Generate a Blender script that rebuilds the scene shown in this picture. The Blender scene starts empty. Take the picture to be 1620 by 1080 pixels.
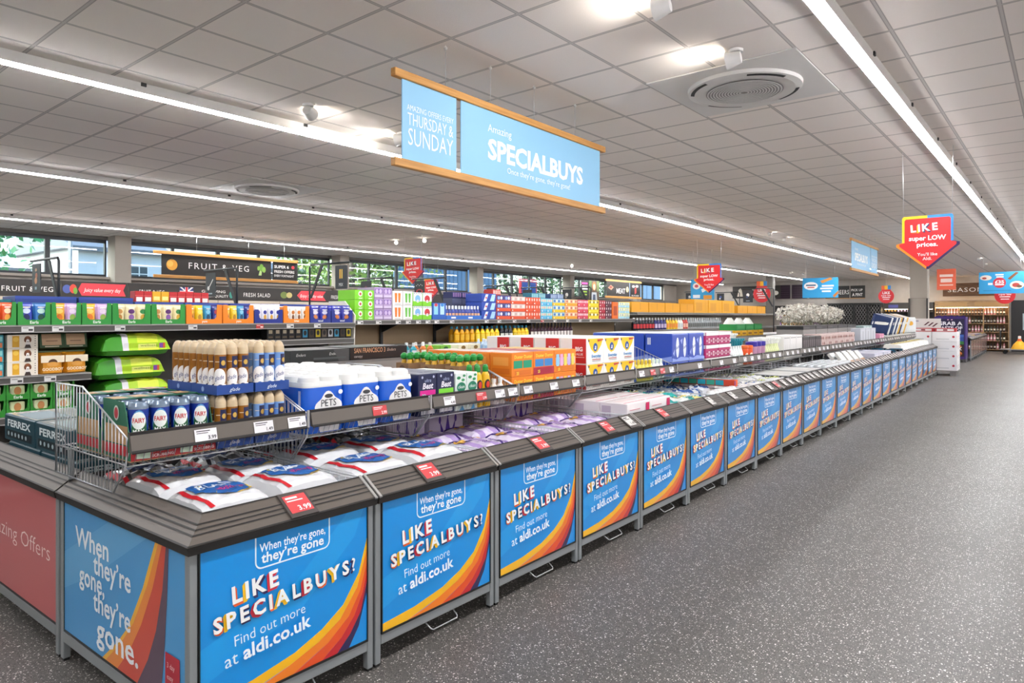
import bpy, bmesh, math, random
from mathutils import Vector, Matrix
random.seed(7)
PI = math.pi
scene = bpy.context.scene
COL = scene.collection

# ---------------------------------------------------------------- camera, world, exposure
cam_d = bpy.data.cameras.new('camera'); cam = bpy.data.objects.new('camera', cam_d); COL.objects.link(cam)
cam.location = (0, 0, 1.6); cam.rotation_euler = (PI/2, 0, math.radians(38.2))
cam_d.sensor_width = 36.0; cam_d.lens = 24.0; cam_d.shift_y = -0.0241; cam_d.clip_end = 300
scene.camera = cam
vs = scene.view_settings
vs.view_transform = 'Standard'; vs.look = 'None'; vs.gamma = 1.0; vs.use_curve_mapping = False
vs.exposure = 2.42
world = bpy.data.worlds.new('world'); scene.world = world; world.use_nodes = True
wn = world.node_tree.nodes; wl = world.node_tree.links
bg = wn['Background']; sky = wn.new('ShaderNodeTexSky'); sky.sky_type = 'NISHITA'
sky.sun_disc = False; sky.sun_elevation = math.radians(38); sky.sun_rotation = math.radians(200); sky.air_density = 1.0; sky.dust_density = 3.0
wl.new(sky.outputs[0], bg.inputs[0]); bg.inputs[1].default_value = 0.22
LED_STRENGTH = 15.0
SPOT_W = 4.0
CEIL_ROT = -0.0191          # the ceiling grid and its light lines run a touch askew of the bins
CZ = 3.541

# ---------------------------------------------------------------- materials
def s2l(c): return c/12.92 if c <= 0.04045 else ((c+0.055)/1.055)**2.4
def hexc(h): h = h.lstrip('#'); return tuple(s2l(int(h[i:i+2], 16)/255) for i in (0, 2, 4)) + (1.0,)
_M = {}
def M(h, r=0.45, metal=0.0, coat=0.0, spec=0.5):
    k = (h, r, metal, coat, spec)
    if k in _M: return _M[k]
    m = bpy.data.materials.new('mat_' + h.strip('#')); m.use_nodes = True
    b = m.node_tree.nodes['Principled BSDF']
    b.inputs['Base Color'].default_value = hexc(h); b.inputs['Roughness'].default_value = r
    b.inputs['Metallic'].default_value = metal; b.inputs['Coat Weight'].default_value = coat
    b.inputs['Coat Roughness'].default_value = 0.08; b.inputs['Specular IOR Level'].default_value = spec
    _M[k] = m; return m
def emis(h, s, name):
    m = bpy.data.materials.new(name); m.use_nodes = True
    b = m.node_tree.nodes['Principled BSDF']; b.inputs['Base Color'].default_value = (0.9, 0.9, 0.9, 1)
    b.inputs['Emission Color'].default_value = hexc(h); b.inputs['Emission Strength'].default_value = s
    return m
def noise_mat(name, h1, h2, scale, r=0.5, bump=0.0, detail=4, stretch=None, lo=0.35, hi=0.65, coat=0.0):
    m = bpy.data.materials.new(name); m.use_nodes = True; nt = m.node_tree; N = nt.nodes; L = nt.links
    b = N['Principled BSDF']; tc = N.new('ShaderNodeTexCoord'); mp = N.new('ShaderNodeMapping')
    if stretch: mp.inputs['Scale'].default_value = stretch
    nz = N.new('ShaderNodeTexNoise'); nz.inputs['Scale'].default_value = scale; nz.inputs['Detail'].default_value = detail
    cr = N.new('ShaderNodeValToRGB'); e = cr.color_ramp.elements
    e[0].color = hexc(h1); e[0].position = lo; e[1].color = hexc(h2); e[1].position = hi
    L.new(tc.outputs['Object'], mp.inputs[0]); L.new(mp.outputs[0], nz.inputs['Vector']); L.new(nz.outputs['Fac'], cr.inputs[0])
    L.new(cr.outputs[0], b.inputs['Base Color']); b.inputs['Roughness'].default_value = r; b.inputs['Coat Weight'].default_value = coat
    if bump:
        bp = N.new('ShaderNodeBump'); bp.inputs['Strength'].default_value = bump; bp.inputs['Distance'].default_value = 0.01
        L.new(nz.outputs['Fac'], bp.inputs['Height']); L.new(bp.outputs[0], b.inputs['Normal'])
    return m

def floor_mat():
    m = bpy.data.materials.new('speckled_vinyl'); m.use_nodes = True; nt = m.node_tree; N = nt.nodes; L = nt.links
    b = N['Principled BSDF']; tc = N.new('ShaderNodeTexCoord')
    mixes = None
    nz = N.new('ShaderNodeTexNoise'); nz.inputs['Scale'].default_value = 60; nz.inputs['Detail'].default_value = 3
    cr = N.new('ShaderNodeValToRGB'); cr.color_ramp.elements[0].color = hexc('#3c3a38'); cr.color_ramp.elements[1].color = hexc('#68645f')
    L.new(tc.outputs['Object'], nz.inputs['Vector']); L.new(nz.outputs['Fac'], cr.inputs[0])
    last = cr.outputs[0]
    for sc, cut, thr, col in ((95, 0.66, 0.30, '#d6d0ca'), (62, 0.86, 0.28, '#e6e1dc'), (150, 0.6, 0.34, '#8f8a85'), (110, 0.75, 0.36, '#1f1e1e')):
        v = N.new('ShaderNodeTexVoronoi'); v.inputs['Scale'].default_value = sc
        L.new(tc.outputs['Object'], v.inputs['Vector'])
        a = N.new('ShaderNodeMath'); a.operation = 'LESS_THAN'; a.inputs[1].default_value = thr
        L.new(v.outputs['Distance'], a.inputs[0])
        sep = N.new('ShaderNodeSeparateColor'); L.new(v.outputs['Color'], sep.inputs[0])
        g = N.new('ShaderNodeMath'); g.operation = 'GREATER_THAN'; g.inputs[1].default_value = cut
        L.new(sep.outputs[0], g.inputs[0])
        mu = N.new('ShaderNodeMath'); mu.operation = 'MULTIPLY'; L.new(a.outputs[0], mu.inputs[0]); L.new(g.outputs[0], mu.inputs[1])
        mx = N.new('ShaderNodeMix'); mx.data_type = 'RGBA'; L.new(mu.outputs[0], mx.inputs['Factor'])
        L.new(last, mx.inputs['A']); mx.inputs['B'].default_value = hexc(col); last = mx.outputs['Result']
    L.new(last, b.inputs['Base Color'])
    n2 = N.new('ShaderNodeTexNoise'); n2.inputs['Scale'].default_value = 1.2; L.new(tc.outputs['Object'], n2.inputs['Vector'])
    mr = N.new('ShaderNodeMapRange'); mr.inputs['To Min'].default_value = 0.42; mr.inputs['To Max'].default_value = 0.52
    L.new(n2.outputs['Fac'], mr.inputs[0]); L.new(mr.outputs[0], b.inputs['Roughness'])
    return m

def ceiling_mat():
    m = bpy.data.materials.new('mineral_fibre_tiles'); m.use_nodes = True; nt = m.node_tree; N = nt.nodes; L = nt.links
    b = N['Principled BSDF']; tc = N.new('ShaderNodeTexCoord'); sp = N.new('ShaderNodeSeparateXYZ')
    L.new(tc.outputs['Object'], sp.inputs[0])
    edge = None
    for ax in (0, 1):
        d = N.new('ShaderNodeMath'); d.operation = 'DIVIDE'; d.inputs[1].default_value = 0.6; L.new(sp.outputs[ax], d.inputs[0])
        w = N.new('ShaderNodeMath'); w.operation = 'PINGPONG'; w.inputs[1].default_value = 0.5; L.new(d.outputs[0], w.inputs[0])
        if edge is None: edge = w
        else:
            mn = N.new('ShaderNodeMath'); mn.operation = 'MINIMUM'; L.new(edge.outputs[0], mn.inputs[0]); L.new(w.outputs[0], mn.inputs[1]); edge = mn
    cr = N.new('ShaderNodeValToRGB'); cr.color_ramp.interpolation = 'LINEAR'
    e = cr.color_ramp.elements; e[0].position = 0.0; e[0].color = hexc('#c9c3bf'); e[1].position = 0.026; e[1].color = hexc('#efe7e1')
    for p, c in ((0.013, '#c9c3bf'), (0.015, '#a7a09c'), (0.021, '#a7a09c')):
        q = e.new(p); q.color = hexc(c)
    L.new(edge.outputs[0], cr.inputs[0])
    nz = N.new('ShaderNodeTexNoise'); nz.inputs['Scale'].default_value = 140; nz.inputs['Detail'].default_value = 3
    L.new(tc.outputs['Object'], nz.inputs['Vector'])
    bp = N.new('ShaderNodeBump'); bp.inputs['Strength'].default_value = 0.35; bp.inputs['Distance'].default_value = 0.004
    L.new(nz.outputs['Fac'], bp.inputs['Height']); L.new(bp.outputs[0], b.inputs['Normal'])
    L.new(cr.outputs[0], b.inputs['Base Color']); b.inputs['Roughness'].default_value = 0.85
    return m

def glass_mat(name, tint, gloss=0.12):
    m = bpy.data.materials.new(name); m.use_nodes = True; nt = m.node_tree; N = nt.nodes; L = nt.links
    N.remove(N['Principled BSDF']); out = N['Material Output']
    t = N.new('ShaderNodeBsdfTransparent'); t.inputs[0].default_value = hexc(tint)
    g = N.new('ShaderNodeBsdfGlossy'); g.inputs['Roughness'].default_value = 0.02
    lw = N.new('ShaderNodeLayerWeight'); lw.inputs['Blend'].default_value = 0.35
    mr = N.new('ShaderNodeMapRange'); mr.inputs['To Min'].default_value = gloss*0.5; mr.inputs['To Max'].default_value = 0.6
    mx = N.new('ShaderNodeMixShader'); L.new(lw.outputs['Fresnel'], mr.inputs[0]); L.new(mr.outputs[0], mx.inputs[0])
    L.new(t.outputs[0], mx.inputs[1]); L.new(g.outputs[0], mx.inputs[2]); L.new(mx.outputs[0], out.inputs[0])
    return m
CHROME = M('#bfc2c6', 0.3, 0.6); STEEL = M('#8d9093', 0.4, 0.7); DARKSTEEL = M('#3a3a3b', 0.45, 0.5)
RAILC = M('#5e564f', 0.42); RAILD = M('#221f1d', 0.5); BLACK = M('#141414', 0.5); WHITE = M('#f2f2f0', 0.5)
GLASS = glass_mat('window_glass', '#cfe0e2', 0.16); FILM = glass_mat('clear_film', '#f4f4f4', 0.2)

# ---------------------------------------------------------------- text outlines
_T = {}
def glyphs(s, bold=0.0, shear=0.0, spacing=1.0):
    k = (s, bold, shear, spacing)
    if k in _T: return _T[k]
    cu = bpy.data.curves.new('t', 'FONT'); cu.body = s; cu.size = 1.0; cu.resolution_u = 2; cu.offset = bold; cu.shear = shear
    cu.space_character = spacing
    ob = bpy.data.objects.new('t', cu); COL.objects.link(ob)
    dg = bpy.context.evaluated_depsgraph_get(); dg.update()
    me = ob.evaluated_get(dg).to_mesh()
    vs_ = [(v.co.x, v.co.y) for v in me.vertices]; fs = [tuple(p.vertices) for p in me.polygons]
    ob.evaluated_get(dg).to_mesh_clear(); bpy.data.objects.remove(ob); bpy.data.curves.remove(cu)
    if not vs_: vs_ = [(0, 0)]
    x0 = min(v[0] for v in vs_); x1 = max(v[0] for v in vs_)
    _T[k] = (vs_, fs, x0, x1); return _T[k]

# ---------------------------------------------------------------- mesh builder
def smoothmap(f): return f
class MB:
    def __init__(s): s.v = []; s.f = []; s.m = []; s.sm = []; s.mats = []
    def mi(s, mat):
        if isinstance(mat, str): mat = M(mat)
        for i, x in enumerate(s.mats):
            if x is mat: return i
        s.mats.append(mat); return len(s.mats)-1
    def add(s, vs_, fs, mat, smooth=False):
        o = len(s.v); i = s.mi(mat); s.v += [tuple(p) for p in vs_]
        for f in fs: s.f.append(tuple(o+k for k in f)); s.m.append(i); s.sm.append(smooth)
    def box(s, x0, x1, y0, y1, z0, z1, mat, b=0.0):
        if b <= 0:
            s.add([(x, y, z) for x in (x0, x1) for y in (y0, y1) for z in (z0, z1)],
                  [(0, 1, 3, 2), (4, 6, 7, 5), (0, 4, 5, 1), (2, 3, 7, 6), (0, 2, 6, 4), (1, 5, 7, 3)], mat); return
        b = min(b, (x1-x0)/2.01, (y1-y0)/2.01, (z1-z0)/2.01)
        bm = bmesh.new(); bmesh.ops.create_cube(bm, size=1)
        for v in bm.verts: v.co = ((x0+x1)/2+v.co.x*(x1-x0), (y0+y1)/2+v.co.y*(y1-y0), (z0+z1)/2+v.co.z*(z1-z0))
        bmesh.ops.bevel(bm, geom=bm.edges[:], offset=b, segments=2 if b > 0.008 else 1, affect='EDGES', profile=0.5)
        bm.verts.index_update(); s.add([v.co[:] for v in bm.verts], [[v.index for v in f.verts] for f in bm.faces], mat); bm.free()
    def quad(s, a, b, c, d, mat): s.add([a, b, c, d], [(0, 1, 2, 3)], mat)
    def prism(s, poly, axis, a0, a1, mat):
        """extrude a 2-D outline along an axis; outline is in the other two axes, in order"""
        n = len(poly)
        def p(q, a): return {'x': (a, q[0], q[1]), 'y': (q[0], a, q[1]), 'z': (q[0], q[1], a)}[axis]
        s.add([p(q, a0) for q in poly] + [p(q, a1) for q in poly],
              [tuple(range(n-1, -1, -1)), tuple(range(n, 2*n))] + [(i, (i+1) % n, n+(i+1) % n, n+i) for i in range(n)], mat)
    def lathe(s, prof, mats, c=(0, 0, 0), n=16, sx=1.0, sy=1.0, cap=True):
        """prof [(r, z)]; mats one per segment (or one for all)"""
        if not isinstance(mats, (list, tuple)): mats = [mats]*(len(prof)-1)
        for i in range(len(prof)-1):
            (r0, z0), (r1, z1) = prof[i], prof[i+1]
            ring = lambda r, z: [(c[0]+sx*r*math.cos(2*PI*k/n), c[1]+sy*r*math.sin(2*PI*k/n), c[2]+z) for k in range(n)]
            s.add(ring(r0, z0)+ring(r1, z1), [(k, (k+1) % n, n+(k+1) % n, n+k) for k in range(n)], mats[i], smooth=abs(z1-z0) > 1e-5)
        if cap:
            for (r, z), mt, flip in ((prof[0], mats[0], True), (prof[-1], mats[-1], False)):
                if r > 1e-4:
                    v = [(c[0]+sx*r*math.cos(2*PI*k/n), c[1]+sy*r*math.sin(2*PI*k/n), c[2]+z) for k in range(n)]
                    s.add(v, [tuple(range(n-1, -1, -1)) if flip else tuple(range(n))], mt)
    def tube(s, pts, r, mat, n=5):
        pts = [Vector(p) for p in pts]; rings = []
        for i, p in enumerate(pts):
            d = (pts[min(i+1, len(pts)-1)]-pts[max(i-1, 0)]).normalized()
            a = d.cross(Vector((0, 0, 1)) if abs(d.z) < 0.9 else Vector((1, 0, 0))).normalized(); b = d.cross(a)
            rings.append([p+a*r*math.cos(2*PI*k/n)+b*r*math.sin(2*PI*k/n) for k in range(n)])
        vs_ = [q for rg in rings for q in rg]
        fs = [(i*n+k, i*n+(k+1) % n, (i+1)*n+(k+1) % n, (i+1)*n+k) for i in range(len(pts)-1) for k in range(n)]
        fs += [tuple(range(n-1, -1, -1)), tuple((len(pts)-1)*n+k for k in range(n))]
        s.add(vs_, fs, mat, True)
    def pillow(s, lx, ly, lz, mat, c=(0, 0, 0), nx=10, ny=10, e=0.35, lump=0.0, seed=0, colfn=None):
        """a soft pack lying flat: rounded slab with creases; base at c.z"""
        rnd = random.Random(seed); ph = [rnd.uniform(0, 6.3) for _ in range(6)]
        def h(u, v):
            k = max(0.0, (1-abs(u)**4)*(1-abs(v)**4))**e
            return k*(1+lump*(math.sin(u*9+ph[0]+3*v)*0.5+math.sin(v*13+ph[1])*0.5+0.6*math.sin(u*17+v*11+ph[2])))
        top = []; bot = []
        for i in range(nx+1):
            for j in range(ny+1):
                u = -1+2*i/nx; v = -1+2*j/ny; k = h(u, v)
                x = c[0]+u*lx/2; y = c[1]+v*ly/2
                top.append((x, y, c[2]+lz*(0.22+0.78*k))); bot.append((x, y, c[2]+lz*0.22*(1-min(1, k*1.4))))
        idx = lambda i, j: i*(ny+1)+j
        for lst, up in ((top, True), (bot, False)):
            for i in range(nx):
                for j in range(ny):
                    q = (idx(i, j), idx(i+1, j), idx(i+1, j+1), idx(i, j+1))
                    mt = mat
                    if colfn and up: mt = colfn(-1+2*(i+.5)/nx, -1+2*(j+.5)/ny) or mat
                    o = [lst[k] for k in (q if up else q[::-1])]
                    s.add(o, [(0, 1, 2, 3)], mt, True)
        rim = [(i, 0) for i in range(nx)]+[(nx, j) for j in range(ny)]+[(i, ny) for i in range(nx, 0, -1)]+[(0, j) for j in range(ny, 0, -1)]
        for a, b in zip(rim, rim[1:]+rim[:1]):
            s.add([bot[idx(*a)], bot[idx(*b)], top[idx(*b)], top[idx(*a)]], [(0, 1, 2, 3)], mat, True)
        def surf(u, v, n):                     # u,v in metres from the centre, on the top face
            return (c[0]+u, c[1]+v, c[2]+lz*(0.22+0.78*h(2*u/lx, 2*v/ly))+n)
        return surf
    def art(s, items, fn, n0=0.0012, dn=0.0006):
        """flat print on a surface: fn(u, v, n) -> point"""
        n = n0
        for it in items:
            k = it[0]
            if k == 'r':
                _, u0, v0, u1, v1, col = it[:6]; nx = it[6] if len(it) > 6 else 1; ny = it[7] if len(it) > 7 else 1
                vs_ = [fn(u0+(u1-u0)*i/nx, v0+(v1-v0)*j/ny, n) for i in range(nx+1) for j in range(ny+1)]
                s.add(vs_, [(i*(ny+1)+j, (i+1)*(ny+1)+j, (i+1)*(ny+1)+j+1, i*(ny+1)+j+1) for i in range(nx) for j in range(ny)], col)
            elif k == 'e':
                _, cu, cv, ru, rv, col = it[:6]; N = 20; R = 3 if len(it) > 6 else 1
                vs_ = [fn(cu, cv, n)]
                for q in range(1, R+1): vs_ += [fn(cu+ru*q/R*math.cos(2*PI*a/N), cv+rv*q/R*math.sin(2*PI*a/N), n) for a in range(N)]
                fs = [(0, 1+a, 1+(a+1) % N) for a in range(N)]
                for q in range(1, R): fs += [(1+(q-1)*N+a, 1+q*N+a, 1+q*N+(a+1) % N, 1+(q-1)*N+(a+1) % N) for a in range(N)]
                s.add(vs_, fs, col)
            elif k == 'p':
                _, pts, col = it[:3]; R = it[3] if len(it) > 3 else 0
                if not R: s.add([fn(u, v, n) for u, v in pts], [tuple(range(len(pts)))], col)
                else:
                    D = []
                    for (ua, va), (ub, vb) in zip(pts, pts[1:]+pts[:1]): D += [(ua+(ub-ua)*q/3, va+(vb-va)*q/3) for q in range(3)]
                    N = len(D); cu = sum(p[0] for p in D)/N; cv = sum(p[1] for p in D)/N
                    vs_ = [fn(cu, cv, n)]+[fn(cu+(u-cu)*q/R, cv+(v-cv)*q/R, n) for q in range(1, R+1) for u, v in D]
                    fs = [(0, 1+a, 1+(a+1) % N) for a in range(N)]
                    for q in range(1, R): fs += [(1+(q-1)*N+a, 1+q*N+a, 1+q*N+(a+1) % N, 1+(q-1)*N+(a+1) % N) for a in range(N)]
                    s.add(vs_, fs, col)
            elif k == 'band':                   # strip between two polylines
                _, A, B, col = it[:4]; m = min(len(A), len(B))
                s.add([fn(u, v, n) for u, v in A[:m]]+[fn(u, v, n) for u, v in B[:m]], [(i, i+1, m+i+1, m+i) for i in range(m-1)], col)
            elif k == 't':
                _, txt, u, v, size, col = it[:6]; o = it[6] if len(it) > 6 else {}
                g, fs, x0, x1 = glyphs(txt, o.get('b', 0.0), o.get('sh', 0.0), o.get('sp', 1.0))
                sx = o.get('sx', 1.0); w = o.get('w')
                if w: sx = w/((x1-x0)*size)
                al = o.get('al', 'l'); off = {'l': -x0, 'c': -(x0+x1)/2, 'r': -x1}[al]; ro = math.radians(o.get('rot', 0)); cr, sr = math.cos(ro), math.sin(ro)
                P = []
                for gx, gy in g:
                    a = (gx+off)*size*sx; b = gy*size; P.append(fn(u+a*cr-b*sr, v+a*sr+b*cr, n))
                s.add(P, fs, col)
            n += dn
    def mesh(s, name):
        me = bpy.data.meshes.new(name); me.from_pydata(s.v, [], s.f)
        for m in s.mats: me.materials.append(m)
        me.polygons.foreach_set('material_index', s.m); me.polygons.foreach_set('use_smooth', s.sm)
        me.update(); return me
    def build(s, name, parent=None, loc=(0, 0, 0), rz=0.0):
        return obj(name, s.mesh(name), parent, loc, rz)
def obj(name, me, parent=None, loc=(0, 0, 0), rz=0.0, label=None):
    o = bpy.data.objects.new(name, me); COL.objects.link(o); o.location = loc; o.rotation_euler = (0, 0, rz)
    if parent: o.parent = parent
    if label: o['label'] = label
    return o
def tag(o, label, cat, group=None):
    o['label'] = label; o['category'] = cat
    if group: o['group'] = group
    return o
def thing(name, label, cat, loc=(0, 0, 0), rz=0.0, group=None):
    o = bpy.data.objects.new(name, None); COL.objects.link(o); o.location = loc; o.rotation_euler = (0, 0, rz); o.empty_display_size = 0.1
    return tag(o, label, cat, group)
def struct(o): o['kind'] = 'structure'; return o
def spawn(proto, name, loc, label, cat, group=None, rz=0.0, scale=None):
    """proto: a mesh, or a list of (part name, mesh, offset) shared between copies"""
    if isinstance(proto, bpy.types.Mesh):
        o = tag(obj(name, proto, None, loc, rz), label, cat, group)
    else:
        o = thing(name, label, cat, loc, rz, group)
        for pn, me, off in proto: obj(pn, me, o, off)
    if scale: o.scale = scale
    return o
ORD = ['first', 'second', 'third', 'fourth', 'fifth', 'sixth', 'seventh', 'eighth', 'ninth', 'tenth', 'eleventh', 'twelfth', 'thirteenth',
       'fourteenth', 'fifteenth', 'sixteenth', 'seventeenth', 'eighteenth', 'nineteenth', 'twentieth', 'twenty-first', 'twenty-second', 'twenty-third', 'twenty-fourth', 'twenty-fifth']
def front(x, y, z): return lambda u, v, n: (x+n, y+u, z+v)           # print on a face looking towards +X
def side(x, y, z): return lambda u, v, n: (x+u, y-n, z+v)            # print on a face looking towards -Y
def topf(x, y, z): return lambda u, v, n: (x-v, y+u, z+n)            # print on a top, read from +X
def cyl(cx, cy, cz, r, a0=0.0): return lambda u, v, n: (cx+(r+n)*math.cos(a0+u/r), cy+(r+n)*math.sin(a0+u/r), cz+v)

def yat(px, X):                                   # where a sight line in column px of the photograph meets the shelf front X
    a = (px-810.0)/1080.0; th = math.radians(38.2); c_, s_ = math.cos(th), math.sin(th)
    return X/(c_*a-s_)*(s_*a+c_)
# ================================================================ the setting
X_W, X_E, Y_S, Y_N = -17.9, 5.0, -6.0, 39.0
b = MB(); b.box(X_W-.3, X_E+.3, Y_S-.3, Y_N+.3, -0.1, 0.0, floor_mat()); struct(b.build('floor'))
ca, sa = math.cos(CEIL_ROT), math.sin(CEIL_ROT)
def cw(x, y): return (x*ca - y*sa, x*sa + y*ca)          # ceiling grid frame -> world
GX, GY = -4.5413, 1.614
def cl(x, y): dx, dy = x-cw(GX, GY)[0], y-cw(GX, GY)[1]; return (dx*ca+dy*sa, -dx*sa+dy*ca)
b = MB(); b.prism([cl(X_W-.25, Y_S-.2), cl(X_E+.2, Y_S-.2), cl(X_E+.2, Y_N+.2), cl(X_W-.25, Y_N+.2)], 'z', 0.0, 0.06, ceiling_mat())
co = b.build('ceiling', None, (*cw(GX, GY), CZ), CEIL_ROT); struct(co)
WALLC = noise_mat('painted_plaster', '#b3aba2', '#bab2a9', 3, 0.7)
WALLB = noise_mat('painted_plaster_far', '#a9a29a', '#b0a9a1', 3, 0.7)
PILC = M('#a39a90', 0.7)
b = MB(); b.box(X_E, X_E+.2, Y_S, Y_N, 0, CZ, noise_mat('painted_plaster_pale', '#e6e0d9', '#ebe6e0', 3, .7)); struct(b.build('wall_right'))
b = MB(); b.box(X_W-.25, X_E+.2, Y_S-.2, Y_S, 0, CZ, WALLC); struct(b.build('wall_front'))
b = MB(); b.box(X_W-.25, X_E+.2, Y_N, Y_N+.2, 0, CZ, WALLB); struct(b.build('wall_back'))
WIN_END = 37.3
b = MB(); b.box(X_W-.25, X_W, Y_S, Y_N, 0, 2.55, WALLC); b.box(X_W-.25, X_W, Y_S, Y_N, 3.46, CZ, M('#6f6a66', .7))
b.box(X_W-.25, X_W, Y_S, -4.0, 2.55, 3.46, WALLC); b.box(X_W-.25, X_W, WIN_END, Y_N, 2.55, 3.46, WALLC)
b.box(X_W, X_W+.12, Y_S, Y_N, 2.5, 2.56, PILC)
struct(b.build('wall_left'))
pil = [7.1+6.55*k for k in range(-1, 5)]
for k, y in enumerate(pil):
    b = MB(); b.box(X_W, X_W+.42, y-.17, y+.2, 0, CZ-.002, PILC, .01); struct(b.build('trim_%d' % (k+1)))
FRAMEC = M('#20242a', .4)
edges = [-4.0] + pil + [WIN_END]
wi = 0
for y0, y1 in zip(edges[:-1], edges[1:]):
    if y1-y0 < .5: continue
    wi += 1; a0, a1 = y0+.2 if y0 in pil else y0, y1-.17 if y1 in pil else y1
    b = MB(); n = max(1, round((a1-a0)/1.22)); w = (a1-a0)/n
    for i in range(n+1):
        hw = .035 if i % 2 else .05
        b.box(X_W-.16, X_W-.08, max(a0, a0+w*i-hw), min(a1, a0+w*i+hw), 2.56, 3.46, FRAMEC)
    b.box(X_W-.159, X_W-.081, a0, a1, 2.56, 2.62, FRAMEC); b.box(X_W-.159, X_W-.081, a0, a1, 3.38, 3.459, FRAMEC)
    f = struct(b.build('window_%d' % wi))
    g = MB(); g.quad((X_W-.12, a0, 2.6), (X_W-.12, a1, 2.6), (X_W-.12, a1, 3.4), (X_W-.12, a0, 3.4), GLASS); g.build('pane', f)

# ---------------------------------------------------------------- light lines
LEDM = emis('#fbfcff', LED_STRENGTH, 'led_diffuser'); LEDH = M('#dcdad8', .4)
xs = [3.62, -1.167, -6.01, -10.4, -15.55]  # first strip is unseen, added to light the side beyond the main aisle
desc = ['continuous white linear ceiling light over the shop side beyond the main aisle',
        'continuous white linear ceiling light running along the main aisle beside the arrow sign',
        'continuous white linear ceiling light passing behind the large light-blue hanging banner',
        'continuous white linear ceiling light between the banner line and the window line',
        'continuous white linear ceiling light along the window wall']
for x, d in zip(xs, desc):
    y0, y1 = -5.0, 38.2
    o = thing('linear_ceiling_light', d, 'ceiling light', (*cw(x, 0), 0), CEIL_ROT, 'linear ceiling lights')
    b = MB(); b.box(-.05, .05, y0, y1, CZ-.085, CZ-.001, LEDH); b.build('housing', o)
    b = MB(); n = 28
    P = [(-.04, CZ-.084), (-.038, CZ-.094), (-.03, CZ-.098), (.03, CZ-.098), (.038, CZ-.094), (.04, CZ-.084)]
    for k in range(n):
        a, c = y0+(y1-y0)*k/n, y0+(y1-y0)*(k+1)/n
        for (xa, za), (xb, zb) in zip(P, P[1:]): b.quad((xa, a, za), (xb, a, zb), (xb, c, zb), (xa, c, za), LEDM)
    b.build('diffuser', o)
    for k in range(20):
        b = MB(); b.box(-.062, .062, -.02, .02, CZ-.03, CZ-.0015, DARKSTEEL); b.build('clip', o, (0, .9+k*1.55, 0))

# ---------------------------------------------------------------- spotlights on the ceiling
SPOTE = emis('#fff4e0', 25.0, 'spot_lens')
b = MB(); b.lathe([(.05, 0), (.052, .02), (.03, .03)], LEDH, (0, 0, -.031), 14); spot_base = b.mesh('base')
b = MB(); b.tube([(0, 0, -.03), (0, 0, -.06)], .012, LEDH, 8); spot_arm = b.mesh('arm')
b = MB()
b.lathe([(.02, -.05), (.04, -.045), (.062, .05), (.064, .06), (.056, .06)], LEDH, (0, 0, 0), 16)
sh = b.mesh('shade'); sh.transform(Matrix.Rotation(-PI/2-.12, 4, 'Y')); sh.transform(Matrix.Translation((-.01, 0, -.075)))
b = MB(); b.lathe([(.0, .0585), (.055, .0605)], SPOTE, (0, 0, 0), 16, cap=False)
ln = b.mesh('lens'); ln.transform(Matrix.Rotation(-PI/2-.12, 4, 'Y')); ln.transform(Matrix.Translation((-.01, 0, -.075)))
spots = [(-5.29, 3.73, -60, 'white spotlight on ceiling with bright glare above the corner of the bins', 1),
         (-5.35, 4.92, 30, 'white spotlight on ceiling partly behind the large light-blue banner', 1),
         (-1.78, 4.88, 10, 'white cone spotlight on ceiling beside the round ventilation cassette', 1),
         (-1.82, 3.80, 10, 'white cone spotlight nearer than the ventilation cassette, above the banner', 1),
         (-5.05, 15.96, 200, 'small white spotlight ahead of the second light-blue banner', 0),
         (-5.1, 17.22, 200, 'small white spotlight just beyond another one ahead of the second banner', 0),
         (-13.06, 11.85, 120, 'small bright spotlight above the upper red arrow sign by the windows', 0),
         (-12.19, 11.99, 120, 'small bright spotlight just past the red arrow sign by the windows', 0),
         (-13.92, 21.29, 120, 'small bright spotlight above the meat sign', 0),
         (-8.87, 30.86, 200, 'small far spotlight over the flower display', 0),
         (-8.56, 31.66, 200, 'small far spotlight over the beers sign', 0),
         (-1.84, 27.25, 200, 'small far spotlight above the big blue price poster', 0),
         (-1.8, 30.05, 200, 'small far spotlight behind the big blue price poster', 0)]
for x, y, a, lab, lit in spots:
    o = spawn([('base', spot_base, (0, 0, 0)), ('arm', spot_arm, (0, 0, 0)), ('shade', sh, (0, 0, 0)), ('lens', ln, (0, 0, 0))],
              'ceiling_spotlight', (x, y, CZ-.001), lab, 'spotlight', 'ceiling spotlights', math.radians(a), None if lit else (.7, .7, .7))
    if lit:
        ld = bpy.data.lights.new('spot_lamp', 'SPOT'); ld.energy = SPOT_W; ld.spot_size = math.radians(110); ld.spot_blend = .8; ld.shadow_soft_size = .04
        ld.color = (1, .96, .9)
        lo = bpy.data.objects.new('spot_lamp', ld); COL.objects.link(lo); lo.parent = o
        lo.location = (-.085, 0, -.083); lo.rotation_euler = (0, math.radians(100), 0)

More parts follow.
